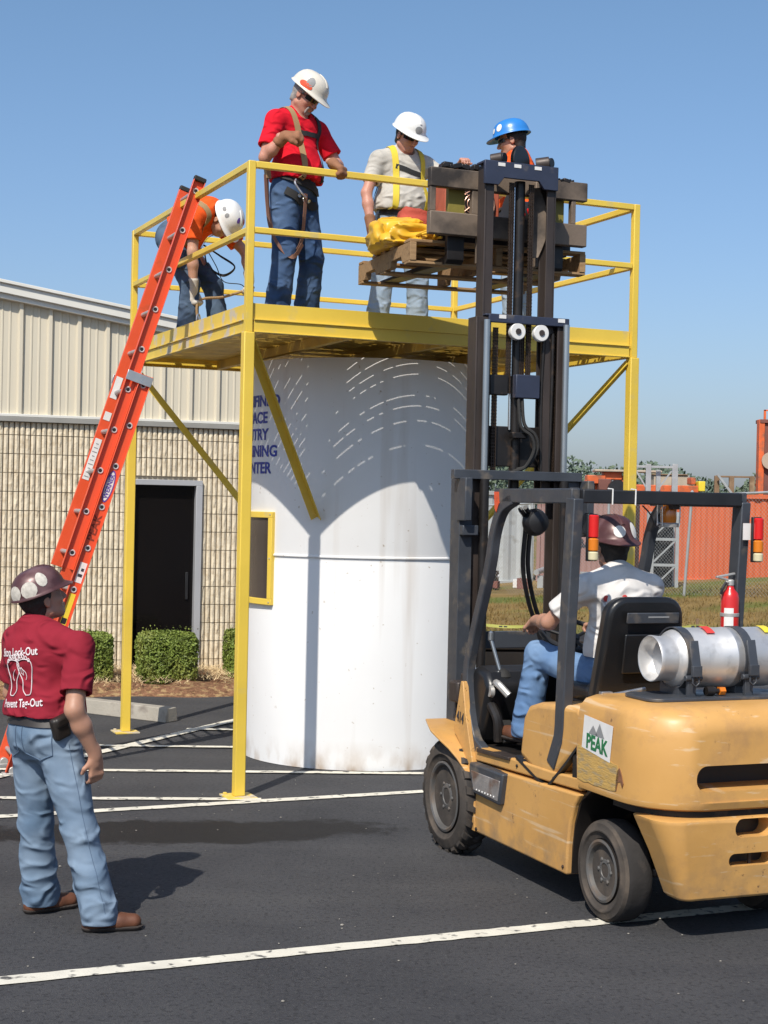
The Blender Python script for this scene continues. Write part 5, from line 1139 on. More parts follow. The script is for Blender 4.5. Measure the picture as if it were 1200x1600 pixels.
        d_ = dv/np.linalg.norm(dv); F.cone(G_['wr'+S_]-d_*.03, G_['wr'+S_]+d_*.01, .027*s, .025*s, .015, sq=(pn, 1.2)); hand_prims(F, G_['wr'+S_], dv, pn, sgn, hd.get('curl', .45))
    F.cone(nk-upn*.03, hc+HM@V3((0, -.025, -.06))*s, .062*s, .056*s, .02)
    E_ = lambda c, r, k=.012, op='u': F.ell(H(*c), V3(r)*s, HM, k, op)
    E_((0, -.012, .035), (.076, .096, .088)); E_((0, .022, -.025), (.064, .072, .085)); E_((0, .052, -.088), (.036, .032, .026), .02); F.cone(H(-.05, .0, -.065), H(-.02, .055, -.09), .022*s, .018*s, .02); F.cone(H(.05, .0, -.065), H(.02, .055, -.09), .022*s, .018*s, .02)
    E_((-.031, .096, .008), (.017, .02, .012), .01, 's'); E_((.031, .096, .008), (.017, .02, .012), .01, 's'); E_((-.031, .078, .006), (.012, .012, .010), .003); E_((.031, .078, .006), (.012, .012, .010), .003)
    E_((0, .084, .028), (.048, .016, .011)); F.cone(H(0, .092, .012), H(0, .110, -.028), .008*s, .013*s, .008); E_((-.011, .101, -.033), (.008, .009, .007), .005); E_((.011, .101, -.033), (.008, .009, .007), .005)
    E_((0, .088, -.060), (.024, .012, .006), .005); E_((0, .086, -.071), (.022, .012, .006), .005); E_((0, .093, -.066), (.024, .008, .0022), .003, 's'); E_((-.038, .062, -.022), (.02, .02, .018), .02); E_((.038, .062, -.022), (.02, .02, .018), .02)
    for sx in (-1, 1): E_((sx*.078, -.008, -.008), (.008, .02, .032), .006); E_((sx*.086, -.004, -.006), (.005, .011, .02), .004, 's')
    Vb, Fb = F.mesh(); Vb = relax(Vb, Fb, 1, .35); body = link('body', np_mesh('body', Vb, Fb), M[skin], root, smooth=180)
    # ---------------- shirt
    F = Field(lo, hi, res); g = .014
    torso(F, g, .055)
    F.ell(mid+T@V3((0, .012*belly, -.05))*s, V3((.160*(.6+.4*belly)*wide, .132*belly, .15))*s+g, T, .05)
    F.ell(pl+PT@V3((0, .008*belly, .075))*s, V3((.176*wide, .140*(.5+.5*belly), .095))*s+.004, PT, .04)
    for S_ in 'LR':
        a, b, c = G_['sh'+S_], G_['el'+S_], G_['wr'+S_]; d_ = (b-a)
        if sleeve <= 1: e = a+d_*sleeve; F.cone(a, e, .062*s*bulk, .070*s*bulk, .035)
        dn = d_/np.linalg.norm(d_)
        if sleeve <= 1:
            f2 = e; F.cone(f2+dn*.004, f2+dn*.12, .10, .10, .0, 's') if False else None
    # cut: sleeve ends flat and hollow, neck hole, hem
    X, Y, Z = np.meshgrid(*F.ax, indexing='ij', sparse=True)
    for S_ in 'LR':
        a, b = G_['sh'+S_], G_['el'+S_]; dn = (b-a)/np.linalg.norm(b-a); e = a+(b-a)*sleeve
        al = (X-e[0])*dn[0]+(Y-e[1])*dn[1]+(Z-e[2])*dn[2]; rd = np.sqrt(np.maximum(0, (X-e[0])**2+(Y-e[1])**2+(Z-e[2])**2-al**2)); F.f = np.where((al > 0) & (rd < .10) & (al < .09), np.maximum(F.f, np.minimum(al, .02)), F.f)
        F.cone(e-dn*.045, e+dn*.03, .046*s*bulk, .062*s*bulk, .006, 's')
    hem = pl+PT@V3((0, 0, hem))*s; hz = hem; hu_ = PT[:, 2]; al = -((X-hz[0])*hu_[0]+(Y-hz[1])*hu_[1]+(Z-hz[2])*hu_[2]); F.f = np.maximum(F.f, al.astype(np.float32))
    F.cone(nk+upn*.012+T@V3((0, .028, 0)), nk+upn*.10+T@V3((0, .045, 0)), .060*s, .075*s, .012, 's')
    Vs, Fs = F.mesh(); Vs = relax(Vs, Fs, 1, .4); Ns = normals(Vs, Fs)
    dd, tt = fold_noise(Vs, pl, nk, sfold, 24, seed); w_ = np.clip(1.15-tt*1.1, .12, 1); disp = dd*w_+vnoise(Vs*9+seed)*.003
    gth = np.exp(-((tt-.12)/.10)**2)*.006*np.sin((Vs-pl)@T[:, 0]*70+vnoise(Vs*7)*3); disp = disp+gth
    Vs = Vs+Ns*disp[:, None]; sh = link('shirt', np_mesh('shirt', Vs, Fs), M[shirt], root, smooth=180)
    # ---------------- trousers
    F = Field(lo, hi, res)
    F.ell(pl+PT@V3((0, -.012, -.005))*s, V3((.168*wide, .134, .14))*s+.006, PT, .05); F.ell(pl+PT@V3((0, .0, .05))*s, V3((.150*wide, .118, .09))*s+.002, PT, .05)
    for S_ in 'LR':
        h, kn, an = G_['hip'+S_], G_['kn'+S_], G_['an'+S_]; sh_ = (an-kn)/np.linalg.norm(an-kn)
        F.cone(h+PT@V3((0, -.01, -.02))*s, kn, .100*s*leg, .077*s*leg, .035); F.cone(kn, an+sh_*.015, .074*s*leg, .084*s*leg, .03, sq=None)
        F.cone(an-sh_*.02, an+sh_*.10, .045*s, .062*s, .004, 's')
        if abs(sh_[2]) > .5: al = -(Z-(an[2]-.052*s)) ; near = ((X-an[0])**2+(Y-an[1])**2) < .13**2; F.f = np.where(near, np.maximum(F.f, al), F.f)
    wz = pl+PT@V3((0, 0, .085))*s; al = ((X-wz[0])*hu_[0]+(Y-wz[1])*hu_[1]+(Z-wz[2])*hu_[2]); nearp = ((X-pl[0])**2+(Y-pl[1])**2+(Z-pl[2])**2) < .3**2; F.f = np.where(nearp, np.maximum(F.f, al), F.f).astype(np.float32)
    Vp, Fp = F.mesh(); Vp = relax(Vp, Fp, 1, .4); Np_ = normals(Vp, Fp); disp = np.zeros(len(Vp)); wsum = np.full(len(Vp), 1e-6)
    for S_ in 'LR':
        h, kn, an = G_['hip'+S_], G_['kn'+S_], G_['an'+S_]; sel = np.linalg.norm(Vp-(h+kn)/2, axis=1)
        for a_, b_, amp, fr in ((h, kn, pfold*.65, 26), (kn, an, pfold, 34)):
            f_, t = fold_noise(Vp, a_, b_, amp, fr, seed+ord(S_)); dist = np.linalg.norm(Vp-(a_+np.clip(t, 0, 1)[:, None]*(b_-a_)), axis=1); w_ = np.exp(-(dist/.085)**2); prof = (.25+.75*np.clip(t, 0, 1)**1.5) if b_ is an else (.45+.4*np.abs(t*2-1)); disp += f_*w_*prof; wsum += w_
    Vp = Vp+Np_*(disp/np.maximum(wsum, .6)+vnoise(Vp*8+seed)*.003)[:, None]; tr = link('trousers', np_mesh('trousers', Vp, Fp), M[pants], root, smooth=180)
    # ---------------- boots
    if boots:
        for S_ in 'LR':
            an = G_['an'+S_]; t = G_['toe'+S_]; t = t/np.linalg.norm(t); a_ = an.copy(); F = Field(a_-.24, a_+.24, .006); u_ = V3((0, 0, 1)); 
            shn = (G_['kn'+S_]-an); shn /= np.linalg.norm(shn); z0 = an[2]-.085*s
            F.cone(an-t*.03+u_*(-.045), an+shn*.06, .042*s, .045*s, .02); F.cone(an-t*.035-u_*.045*s, an+t*.09*s-u_*.045*s, .040*s, .043*s, .03); F.cone(an+t*.09*s-u_*.045*s, an+t*.165*s-u_*.045*s, .044*s, .038*s, .02)
            Xb, Yb, Zb = np.meshgrid(*F.ax, indexing='ij', sparse=True); F.f = np.maximum(F.f, (z0+.018)-Zb)
            Vt, Ft = F.mesh(); Vt = relax(Vt, Ft, 1); bo = link('boot', np_mesh('boot', Vt, Ft), M[boots], root, smooth=180)
            F = Field(a_-.24, a_+.24, .006); F.cone(an-t*.04-u_*.045*s, an+t*.165*s-u_*.045*s, .050*s, .052*s, .0); Xb, Yb, Zb = np.meshgrid(*F.ax, indexing='ij', sparse=True); F.f = np.maximum(np.maximum(F.f, z0-Zb), Zb-(z0+.022)); Vt, Ft = F.mesh(); link('sole', np_mesh('sole', Vt, Ft), M['sole'], bo, smooth=60)
    # ---------------- gloves
    if gloves:
        for S_ in 'LR':
            if S_ not in gloves: continue
            w = G_['wr'+S_]; F = Field(w-.22, w+.22, .0045); hd = hands.get(S_, {}); dv = V3(hd.get('dir', (w-G_['el'+S_]))); pn = hd.get('palm', (1 if S_ == 'L' else -1, 0, 0)); d_ = dv/np.linalg.norm(dv); fa = (w-G_['el'+S_]); fa /= np.linalg.norm(fa)
            F.cone(w-fa*.055, w+d_*.01, .042*s, .036*s, .01); hand_prims(F, w, dv, pn, hd.get('thumb', 1 if S_ == 'L' else -1), hd.get('curl', .45), .0105, .006, .008); F.cone(w-fa*.10, w-fa*.035, .036*s, .033*s, .0, 's')
            Vt, Ft = F.mesh(); Vt = relax(Vt, Ft, 1); link('glove', np_mesh('glove', Vt, Ft), M[gloves[S_]], root, smooth=180)
    # ---------------- hair
    if hair:
        F = Field(hc-.16, hc+.16, .005); F.ell(H(0, -.020, .02), V3((.0825, .098, .094))*s, HM, 0); F.ell(H(0, -.05, -.055), V3((.062, .045, .05))*s, HM, .02)
        Xb, Yb, Zb = np.meshgrid(*F.ax, indexing='ij', sparse=True); yy = (Xb-hc[0])*HM[0, 1]+(Yb-hc[1])*HM[1, 1]+(Zb-hc[2])*HM[2, 1]; zz = (Xb-hc[0])*HM[0, 2]+(Yb-hc[1])*HM[1, 2]+(Zb-hc[2])*HM[2, 2]
        F.f = np.maximum(F.f, np.maximum(yy-.02-zz*.25, -zz-.085)); F.ell(H(0, .03, -.05), V3((.15, .048, .06))*s, HM, .01, 's'); Vt, Ft = F.mesh(); Nt = normals(Vt, Ft); Vt = Vt+Nt*(vnoise(Vt*60)*.0025)[:, None]; link('hair', np_mesh('hair', Vt, Ft), M[hair], root, smooth=180)
    if beard:
        F = Field(hc-.16, hc+.16, .004); F.ell(H(0, .062, -.092), V3((.030, .032, .030))*s, HM, 0); F.cone(H(-.026, .088, -.048), H(.026, .088, -.048), .008*s, .008*s, .006); F.cone(H(-.028, .086, -.05), H(-.022, .078, -.09), .008*s, .010*s, .006); F.cone(H(.028, .086, -.05), H(.022, .078, -.09), .008*s, .010*s, .006)
        Vt, Ft = F.mesh(); Nt = normals(Vt, Ft); Vt = Vt+Nt*(vnoise(Vt*70)*.002)[:, None]; link('beard', np_mesh('beard', Vt, Ft), M[beard], root, smooth=180)
    if glasses:
        m_ = MB(); pp = [H(math.sin(a)*.074, .02+math.cos(a)*.080, .008) for a in np.linspace(-1.25, 1.25, 19)]; z_ = HM[:, 2]*s
        m_.rings([[Vector(p+z_*.013), Vector(p-z_*(.017-.006*abs(i-9)/9)), Vector(p*1.0-z_*.017+(p-hc)*.03), Vector(p+z_*.013+(p-hc)*.03)] for i, p in enumerate(pp)]); m_.path([Vector(H(-.072, .045, .012)), Vector(H(-.082, -.02, .0))], .003, 6); m_.path([Vector(H(.072, .045, .012)), Vector(H(.082, -.02, .0))], .003, 6); m_.build('safety_glasses', M['shades'], root, smooth=60)
    # ---------------- helmet
    if hat:
        sgn = -1 if hat_back else 1; HC = V3((0, -.006*sgn, .045)); rx, ry, rz = .118*hats, .143*hats, .125*hats
        def hp_(phi, t, off=0):            # t 0..1 rim to crown ; phi 0 = front
            c_ = math.cos(t*math.pi/2)**.72; z = math.sin(t*math.pi/2); rid = .006*max(0, 1-abs(math.sin(phi))*5)*z if False else 0
            return H(*(HC+V3((math.sin(phi)*(rx+off)*c_, sgn*math.cos(phi)*(ry+off)*c_, z*(rz+off)+rid))))
        m_ = MB(); n = 48; rings = []
        def rim(phi, o, dz): 
            b_ = .009+(bill*max(0, math.cos(phi))**2.2); return H(*(HC+V3((math.sin(phi)*(rx+o*b_*(.9)), sgn*math.cos(phi)*(ry+o*b_), dz-.016*o*max(0, math.cos(phi))**2))))
        phs = [2*math.pi*k/n for k in range(n)]
        rings.append([Vector(hp_(p, 0, -.012)) for p in phs]); rings.append([Vector(rim(p, 1, -.006)) for p in phs]); rings.append([Vector(rim(p, 1.05, -.001)) for p in phs]); rings.append([Vector(rim(p, .25, .005)) for p in phs])
        for t in (.07, .18, .32, .48, .64, .80, .92, .985): rings.append([Vector(hp_(p, t)) for p in phs])
        m_.rings(rings, cap=False); m_.bm.faces.new(list(reversed([v for v in m_.bm.verts][-n:]))) if False else None
        vs_ = [v for v in m_.bm.verts][-n:]; m_.bm.faces.new(vs_)
        inner = [[Vector(hp_(p, t, -.010)) for p in phs] for t in (0, .3, .6, .95)]; m_.rings(inner, cap=False)
        hl = m_.build('helmet', M[hat], root, smooth=60)
        m_ = MB(); rr2 = []
        for t in (.45, .6, .75, .9, 1.0): rr2.append([Vector(hp_(sg*.10/ (1.2-t*.9), min(t, .99), .0005 if abs(sg) > .6 else .005)) for sg in (-1, -.5, 0, .5, 1)])
        m_.rings(rr2, cap=False, close=False); m_.build('ridge', M[hat], hl, smooth=60)
        root['_'] = 0; del root['_']
        def sticker_(phi, t, w, h, mt, lbl='sticker'):
            m2 = MB(); K = 14; rg_ = [[Vector(hp_(phi+math.cos(2*math.pi*k/K)*q*w/.13, t+math.sin(2*math.pi*k/K)*q*h/.16, .0022)) for k in range(K)] for q in (1, .5, .05)]; m2.rings(rg_, cap=False); m2.bm.faces.new([v for v in m2.bm.verts][-K:]); return m2.build(lbl, M[mt], hl, smooth=60)
        root_st = sticker_
    else: root_st = None; hl = None
    bvh = BVHTree.FromPolygons([tuple(v) for v in Vs], [tuple(f) for f in Fs.tolist()]); bvp = BVHTree.FromPolygons([tuple(v) for v in Vp], [tuple(f) for f in Fp.tolist()])
    def strap(pts, w, mt, name='harness_strap', bv=None, lift=.005, th=.003):
        bv = bv or bvh; P_ = smooth_path([Vector(V3(p)*s) for p in pts], 8); L_, N_ = [], []
        for p in P_:
            q, n_, _, dd_ = bv.find_nearest(p); L_.append(q+n_*lift); N_.append(n_)
        m2 = MB(); rings = []
        for i, p in enumerate(L_):
            d_ = (L_[min(i+1, len(L_)-1)]-L_[max(0, i-1)]).normalized(); n_ = sum((N_[j] for j in range(max(0, i-2), min(len(L_), i+3))), Vector()).normalized(); x = d_.cross(n_).normalized(); rings.append([p-x*w/2, p+x*w/2, p+x*w/2+n_*th, p-x*w/2+n_*th])
        m2.rings(rings); return m2.build(name, M[mt], root, smooth=60)
    return dict(root=root, J=G_, T=T, PT=PT, bvh=bvh, bvp=bvp, strap=strap, sticker=root_st, H=H, HM=HM, s=s, hat=hl)
def hang(P, pts, w, mt, name, th=.003, n_=(0, 1, 0)):
    """free hanging flat webbing; pts in the person's metres"""
    m2 = MB(); L_ = smooth_path([Vector(p)*P['s'] for p in pts], 8); rings = []; n0 = Vector(n_).normalized()
    for i, p in enumerate(L_):
        d_ = (L_[min(i+1, len(L_)-1)]-L_[max(0, i-1)]).normalized(); x = d_.cross(n0)
        x = x.normalized() if x.length > .05 else Vector((1, 0, 0)); n2 = x.cross(d_); rings.append([p-x*w/2, p+x*w/2, p+x*w/2+n2*th, p-x*w/2+n2*th])
    m2.rings(rings); return m2.build(name, M[mt], P['root'], smooth=60)
M.update(maroon=cloth('maroon cotton', (.25, .016, .03)), red_shirt=cloth('bright red cotton', (.62, .008, .022)), grey_shirt=cloth('light grey cotton', (.48, .45, .40)), orange_shirt=cloth('orange cotton', (.80, .10, .015)), white_shirt=cloth('white cotton', (.66, .63, .60)),
    jeans_light=cloth('washed light denim', (.115, .175, .255), (.24, .305, .385), 700, .15), jeans_mid=cloth('mid blue denim', (.025, .055, .125), (.09, .145, .25), 700, .2), jeans_pale=cloth('pale denim', (.22, .29, .38), (.34, .41, .48), 700, .12), jeans_dark=cloth('dark denim', (.035, .055, .095), (.13, .19, .27), 700, .2), jeans_blue=cloth('blue denim', (.09, .17, .32), (.19, .29, .44), 700, .12))
# ---- 1 man in maroon looking up, foreground
yaw = R(38); s0 = .925
p0 = person('person', 'man in maroon T-shirt, light jeans and brown stickered helmet looking up in the left foreground', (-1.50, 7.09, 0), yaw, s0,
    dict(pel=(-.03, -.02, .935), chest=(-.06, -.03, 1.25), neck=(-.085, -.045, 1.44), head=(-.075, -.01, 1.59), shL=(-.25, -.02, 1.375), shR=(.20, .0, 1.375), elL=(-.33, .02, 1.10), elR=(.27, -.09, 1.08), wrL=(-.24, .22, .98), wrR=(.29, .03, .85),
         hipL=(-.125, 0, .90), hipR=(.07, 0, .90), knL=(-.14, .03, .48), knR=(.20, .02, .48), anL=(-.16, .08, .085), anR=(.32, .05, .085), toeL=(.30, 1, 0), toeR=(.80, 1, 0)),
    (R(20), R(22), R(0)), 'maroon', 'jeans_light', 'skin_dark', 'hat_brown', sleeve=.74, belly=1.22, seed=3, pfold=.026, sfold=.015, wide=1.18, bulk=1.14, leg=1.12, bill=.030, hats=.96, hem=.088,
    hands=dict(R=dict(palm=(-1, .2, 0), curl=.55, dir=(-.05, .15, -1)), L=dict(palm=(1, 0, -.2), curl=.5)))
for a in ((2.85, .20, .045, .034, 'sticker_worn'), (2.15, .22, .043, .036, 'sticker_worn'), (1.55, .40, .030, .036, 'sticker_worn')): p0['sticker'](*a)
m_ = MB(); G0 = p0['J']
def on_back(x, z, lift=.004):
    """x to the right seen from behind, z up; metres on the shirt back"""
    T = p0['T']; c = G0['chest']; o = Vector(c+T@V3((x, -.5, z))); h_ = p0['bvh'].ray_cast(o, Vector(T[:, 1]))
    return (h_[0]+h_[1]*lift) if h_[0] else Vector(c+T@V3((x, -.14, z)))
M['print'] = mat('white shirt print', (.70, .62, .62), .8)
for body_, zc in (('Stop Lock-Out', .115), ('Prevent Tag-Out', -.115)):
    me = text_mesh(body_, .044, bold=.0008)
    me = place_mesh(me, lambda x, y, z: on_back(x*.80+.005, y*1.15+zc-.03, .0035)); link('shirt_lettering', me, M['print'], p0['root'], smooth=0)
def feet_lines():
    m_ = MB()
    for sx, cx, tilt in ((-1, -.045, .20), (1, .05, -.14)):
        def q(u, v): return on_back(cx+(u*sx*1.0)*.052+(.5-v)*0+tilt*v*.10*-1*(-1), v*.165-.11, .0045)
        outl = [(-.15, .0), (.35, .03), (.45, .25), (.50, .5), (.75, .75), (.72, .92), (.3, .98), (-.3, .97), (-.72, .88), (-.70, .65), (-.45, .4), (-.45, .15), (-.15, .0)]
        m_.path(smooth_path([q(*p) for p in outl], 5), .0022, 5)
        for k in range(5):
            cu_, cv, r_ = ((-.52, 1.06, .20), (-.18, 1.08, .13), (.10, 1.06, .12), (.36, 1.02, .11), (.60, .96, .10))[k]; m_.path([q(cu_+math.cos(a)*r_, cv+math.sin(a)*r_*.45) for a in np.linspace(0, 6.28, 12)], .002, 5)
        m_.path(smooth_path([q(-.25, .72), q(.0, .62), q(.02, .5), q(-.1, .42)], 4), .0014, 5)
        if sx < 0: m_.path(smooth_path([q(-.4, 1.0), q(-.7, .8), q(-.95, .72)], 4), .0014, 5); m_.path([q(-.95, .78), q(-1.15, .70), q(-1.2, .55), q(-.95, .62), q(-.95, .78)], .0015, 5)
    return m_
feet_lines().build('shirt_print', M['print'], p0['root'], smooth=0)
p0['strap']([(-.24, .02, 1.005), (-.17, -.15, 1.005), (-.03, -.18, 1.005), (.11, -.15, 1.005), (.20, .0, 1.0), (.12, .14, 1.0), (-.03, .18, 1.0)], .036, 'belt', 'belt', p0['bvp'], .004)
m_ = MB(); Pp = p0['J']['pel']; c_ = Vector(Pp)+Vector((.18, -.06, .045)); m_.box(c_, (.045, .085, .105), Matrix.Rotation(R(18), 3, 'X')); m_.box(c_+Vector((.006, .0, .03)), (.048, .09, .05), Matrix.Rotation(R(18), 3, 'X')); m_.build('belt_pouch', M['belt'], p0['root'], bevel=.014)
def pocket(P, cx, cz, w, h, name='back_pocket'):
    Tm = P['PT']; c = P['J']['pel']
    def q(x, z): 
        o = Vector(c+Tm@V3((x, -.5, z))); r_ = P['bvp'].ray_cast(o, Vector(Tm[:, 1])); return (r_[0]+r_[1]*.002) if r_[0] else o
    m_ = MB(); ln = [(cx-w/2, cz+h/2), (cx-w/2, cz-h*.3), (cx, cz-h/2), (cx+w/2, cz-h*.3), (cx+w/2, cz+h/2), (cx-w/2, cz+h/2)]; pts_ = []
    for a, b in zip(ln, ln[1:]):
        for k in range(8): pts_.append(q(a[0]+(b[0]-a[0])*k/8, a[1]+(b[1]-a[1])*k/8))
    m_.path(pts_, .0022, 5); return m_.build(name, M['seam'], P['root'])
M['seam'] = mat('denim seam', (.085, .13, .20), .9)
def leg_seam(P, S_, out, name='leg_seam', r=.0022):
    o_ = V3(out); pts_ = []
    h, kn, an = (P['J'][k+S_] for k in ('hip', 'kn', 'an'))
    for a_, b_, n_ in ((h, kn, 26), (kn, an, 24)):
        for k in range(n_):
            c = a_+(b_-a_)*k/n_; hit = P['bvp'].ray_cast(Vector(c+o_*.3), Vector(-o_))
            if hit[0] and (hit[0]-Vector(c)).length < .16: pts_.append(hit[0]+hit[1]*.0008)
    m_ = MB(); m_.path(pts_, r, 5); return m_.build(name, M['seam'], P['root'])
c38, s38 = math.cos(yaw), math.sin(yaw)
leg_seam(p0, 'R', (.93, -.36, 0), r=.0014)
pocket(p0, -.10, -.035, .14, .15); pocket(p0, .085, -.035, .14, .15)
# ---- 2 man in red shirt on the platform, hand on the rail
def rel(P3, pos, yaw, s):
    """world point to the person's 1.75 m frame"""
    d = Vector(P3)-Vector(pos); c, s_ = math.cos(yaw), math.sin(yaw); return ((d.x*c-d.y*s_)/s, (d.x*s_+d.y*c)/s, d.z/s)
DK = 3.138
pos = (at(457, 470, 10.72).x, 10.72, DK); yw = R(126); sc = 1.0
railp = PM @ Vector((PW*.205, .0, RT)); hw = rel(railp+Vector((-.035, .03, .055)), pos, yw, sc)
# facing roughly to the viewer's right and toward the camera
p1 = person('person', 'man in red T-shirt and ivory helmet with one gloved hand on the platform rail', pos, yw, sc,
    dict(head=(0, .085, 1.60), neck=(0, .02, 1.465), chest=(0, .0, 1.27), wrL=hw, elL=(-.27, .16, 1.16), shL=(-.195, .04, 1.40), shR=(.20, -.02, 1.41), elR=(.30, -.02, 1.13), wrR=(.28, .13, 1.26),
         knL=(-.14, .05, .50), knR=(.13, .03, .50), anL=(-.17, -.02, .085), anR=(.17, -.0, .085), toeL=(-.3, 1, 0), toeR=(.35, 1, 0)),
    (R(-8), R(-38), R(0)), 'red_shirt', 'jeans_mid', 'skin_red', 'hat_ivory', sleeve=.72, belly=1.15, gloves=dict(L='glove', R='glove'), seed=8, beard='hair_grey', glasses=True, hair='hair_grey', leg=1.1, pfold=.022,
    hands=dict(L=dict(dir=tuple(V3(rel(railp+Vector((.06, -.02, -.01)), pos, yw, sc))-V3(hw)), palm=(0, .1, -1), curl=1.0), R=dict(dir=(-.55, .80, .05), palm=(-.4, -.5, -.7), curl=1.0)))
p1['sticker'](1.2, .32, .03, .03, 'grey_ink'); p1['sticker'](1.35, .13, .05, .020, 'orange')
S1 = p1['strap']
S1([(.11, -.10, 1.44), (.115, .0, 1.50), (.115, .10, 1.40), (.11, .15, 1.25), (.10, .17, 1.08), (.11, .15, .97)], .042, 'strap_tan'); S1([(-.11, -.10, 1.44), (-.115, .0, 1.50), (-.115, .10, 1.40), (-.11, .15, 1.25), (-.10, .17, 1.08), (-.11, .15, .97)], .042, 'strap_dark')
S1([(-.12, .13, 1.33), (0, .16, 1.33), (.12, .13, 1.33)], .034, 'strap_dark', 'chest_strap')
S1([(.17, .02, 1.03), (.12, .14, 1.0), (0, .18, .97), (-.12, .14, .95), (-.17, .0, .98)], .05, 'strap_dark', 'tool_belt', p1['bvp'], .006, .008)
S1([(.16, .05, .92), (.08, .15, .86), (-.02, .16, .84), (-.10, .12, .86)], .055, 'strap_dark', 'hip_strap', p1['bvp'], .008, .006)
m_ = MB()
for k, (x, z) in enumerate(((.10, .885), (.045, .862), (-.01, .85))):
    q, n_, _, _ = p1['bvp'].find_nearest(Vector((x, .16, z))); m_.lathe([(.008, .016), (.013, .018), (.014, .014), (.009, .012)], q, (n_.orthogonal().normalized(), n_.cross(n_.orthogonal()).normalized(), n_), n=12)
m_.build('grommets', M['alu'], p1['root'])
hang(p1, [(.24, -.05, 1.30), (.25, -.06, 1.15), (.24, -.05, 1.0)], .045, 'strap_tan', 'shock_pack', .022)
hang(p1, [(.24, -.05, 1.0), (.245, -.03, .80), (.22, .0, .62), (.17, .05, .52), (.12, .10, .50), (.09, .14, .58), (.10, .17, .75), (.10, .18, .90)], .032, 'strap_brown', 'lanyard')
hang(p1, [(.27, -.04, 1.02), (.27, -.02, .82), (.28, .02, .66), (.22, .06, .53), (.15, .12, .47), (.10, .16, .56)], .030, 'strap_brown', 'lanyard')
m_ = MB(); m_.path(smooth_path([(.16, .14, .99), (.18, .15, .96), (.15, .18, .90), (.11, .19, .87)], 5), .007, 8); m_.build('snap_hook', M['alu'], p1['root'])
# ---- 3 man in grey shirt, yellow harness
pos = (at(622, 480, 11.75).x, 11.75, DK); yw = R(152); sc = 1.0
p2 = person('person', 'man in light grey T-shirt in yellow harness straps and white helmet looking down', pos, yw, sc,
    dict(head=(0, .10, 1.575), neck=(0, .04, 1.45), chest=(0, .02, 1.25), shL=(-.205, .03, 1.39), shR=(.205, .02, 1.39), elR=(.315, .05, 1.12), wrR=(.315, .13, .87), elL=(-.30, .22, 1.24), wrL=(-.26, .44, 1.32),
         anL=(-.17, 0, .085), anR=(.19, 0, .085), knL=(-.14, .04, .50), knR=(.15, .03, .50)),
    (R(-8), R(-30), 0), 'grey_shirt', 'jeans_pale', 'skin_red', 'hat_white', sleeve=.66, belly=1.28, wide=1.12, leg=1.08, pfold=.018, gloves=dict(R='glove'), glasses=True, hair='hair', seed=13,
    hands=dict(L=dict(palm=(0, .2, -1), curl=.9), R=dict(palm=(-1, 0, 0), curl=.5)))
p2['sticker'](.12, .22, .035, .022, 'grey_ink')
S2 = p2['strap']
for sx in (-1, 1): S2([(sx*.10, -.12, 1.40), (sx*.105, .0, 1.49), (sx*.115, .12, 1.38), (sx*.125, .16, 1.20), (sx*.13, .17, 1.04), (sx*.15, .13, .96)], .048, 'strap_yellow')
S2([(-.12, .14, 1.28), (0, .19, 1.30), (.12, .14, 1.33)], .036, 'strap_dark', 'chest_strap')
S2([(-.17, .02, .99), (-.10, .16, .985), (0, .19, .98), (.10, .16, .985), (.17, .02, .99)], .035, 'belt', 'belt', p2['bvp'], .006)
S2([(.16, -.05, 1.28), (.18, -.02, 1.1), (.18, .0, .96)], .04, 'strap_dark'); hang(p2, [(.19, .03, .98), (.20, .04, .85), (.19, .06, .68), (.17, .07, .60)], .035, 'strap_dark', 'leg_strap'); hang(p2, [(-.02, .17, .85), (-.06, .14, .72), (-.12, .1, .68)], .02, 'strap_dark', 'leg_strap')
# ---- 4 man in blue helmet behind the mast
pos = (at(808, 480, 11.85).x, 11.85, DK); yw = R(-72)
p3 = person('person', 'man in blue helmet and dark glasses, facing left, mostly hidden behind the forklift mast', pos, yw, 1.0,
    dict(head=(0, .07, 1.60), neck=(0, .02, 1.465), elL=(-.27, .10, 1.15), wrL=(-.22, .33, 1.10), elR=(.27, .1, 1.15), wrR=(.22, .33, 1.10)), (R(-8), R(-12), 0), 'orange_shirt', 'jeans_pale', 'skin_dark', 'hat_blue', glasses=True, seed=17, sleeve=.7, gloves=dict(L='glove_light', R='glove_light'))
p3['sticker'](-.95, .30, .026, .026, 'white'); p3['sticker'](-.45, .25, .018, .018, 'white')
# ---- 5 man in orange bending over by the left rail
pos = (at(292, 500, 11.95).x, 11.95, DK); yw = R(110)
p4 = person('person', 'man in orange shirt and white helmet bending down behind the ladder top', pos, yw, 1.0,
    dict(pel=(0, -.11, .82), chest=(0, .06, .96), neck=(0, .20, .985), head=(-.01, .29, .94), shL=(-.20, .16, .95), shR=(.19, .14, .95), elL=(-.27, .36, .74), wrL=(-.20, .43, .52), elR=(.20, .14, .68), wrR=(.16, .13, .41),
         hipL=(-.10, -.09, .79), hipR=(.10, -.09, .79), knL=(-.14, .15, .46), knR=(.13, .09, .45), anL=(-.14, .22, .085), anR=(.13, .07, .085)),
    (R(12), R(-66), 0), 'orange_shirt', 'jeans_dark', 'skin', 'hat_white', sleeve=.68, gloves=dict(L='glove_light', R='glove_light'), seed=21, sfold=.007,
    hands=dict(L=dict(palm=(.3, -1, 0), curl=.9), R=dict(palm=(0, 1, 0), curl=.8)))
for a in ((.4, .62, .02, .02, 'violet'), (-.5, .6, .02, .02, 'red_ink'), (1.3, .35, .016, .016, 'grey_ink'), (1.75, .35, .02, .014, 'grey_ink')): p4['sticker'](*a)
S4 = p4['strap']
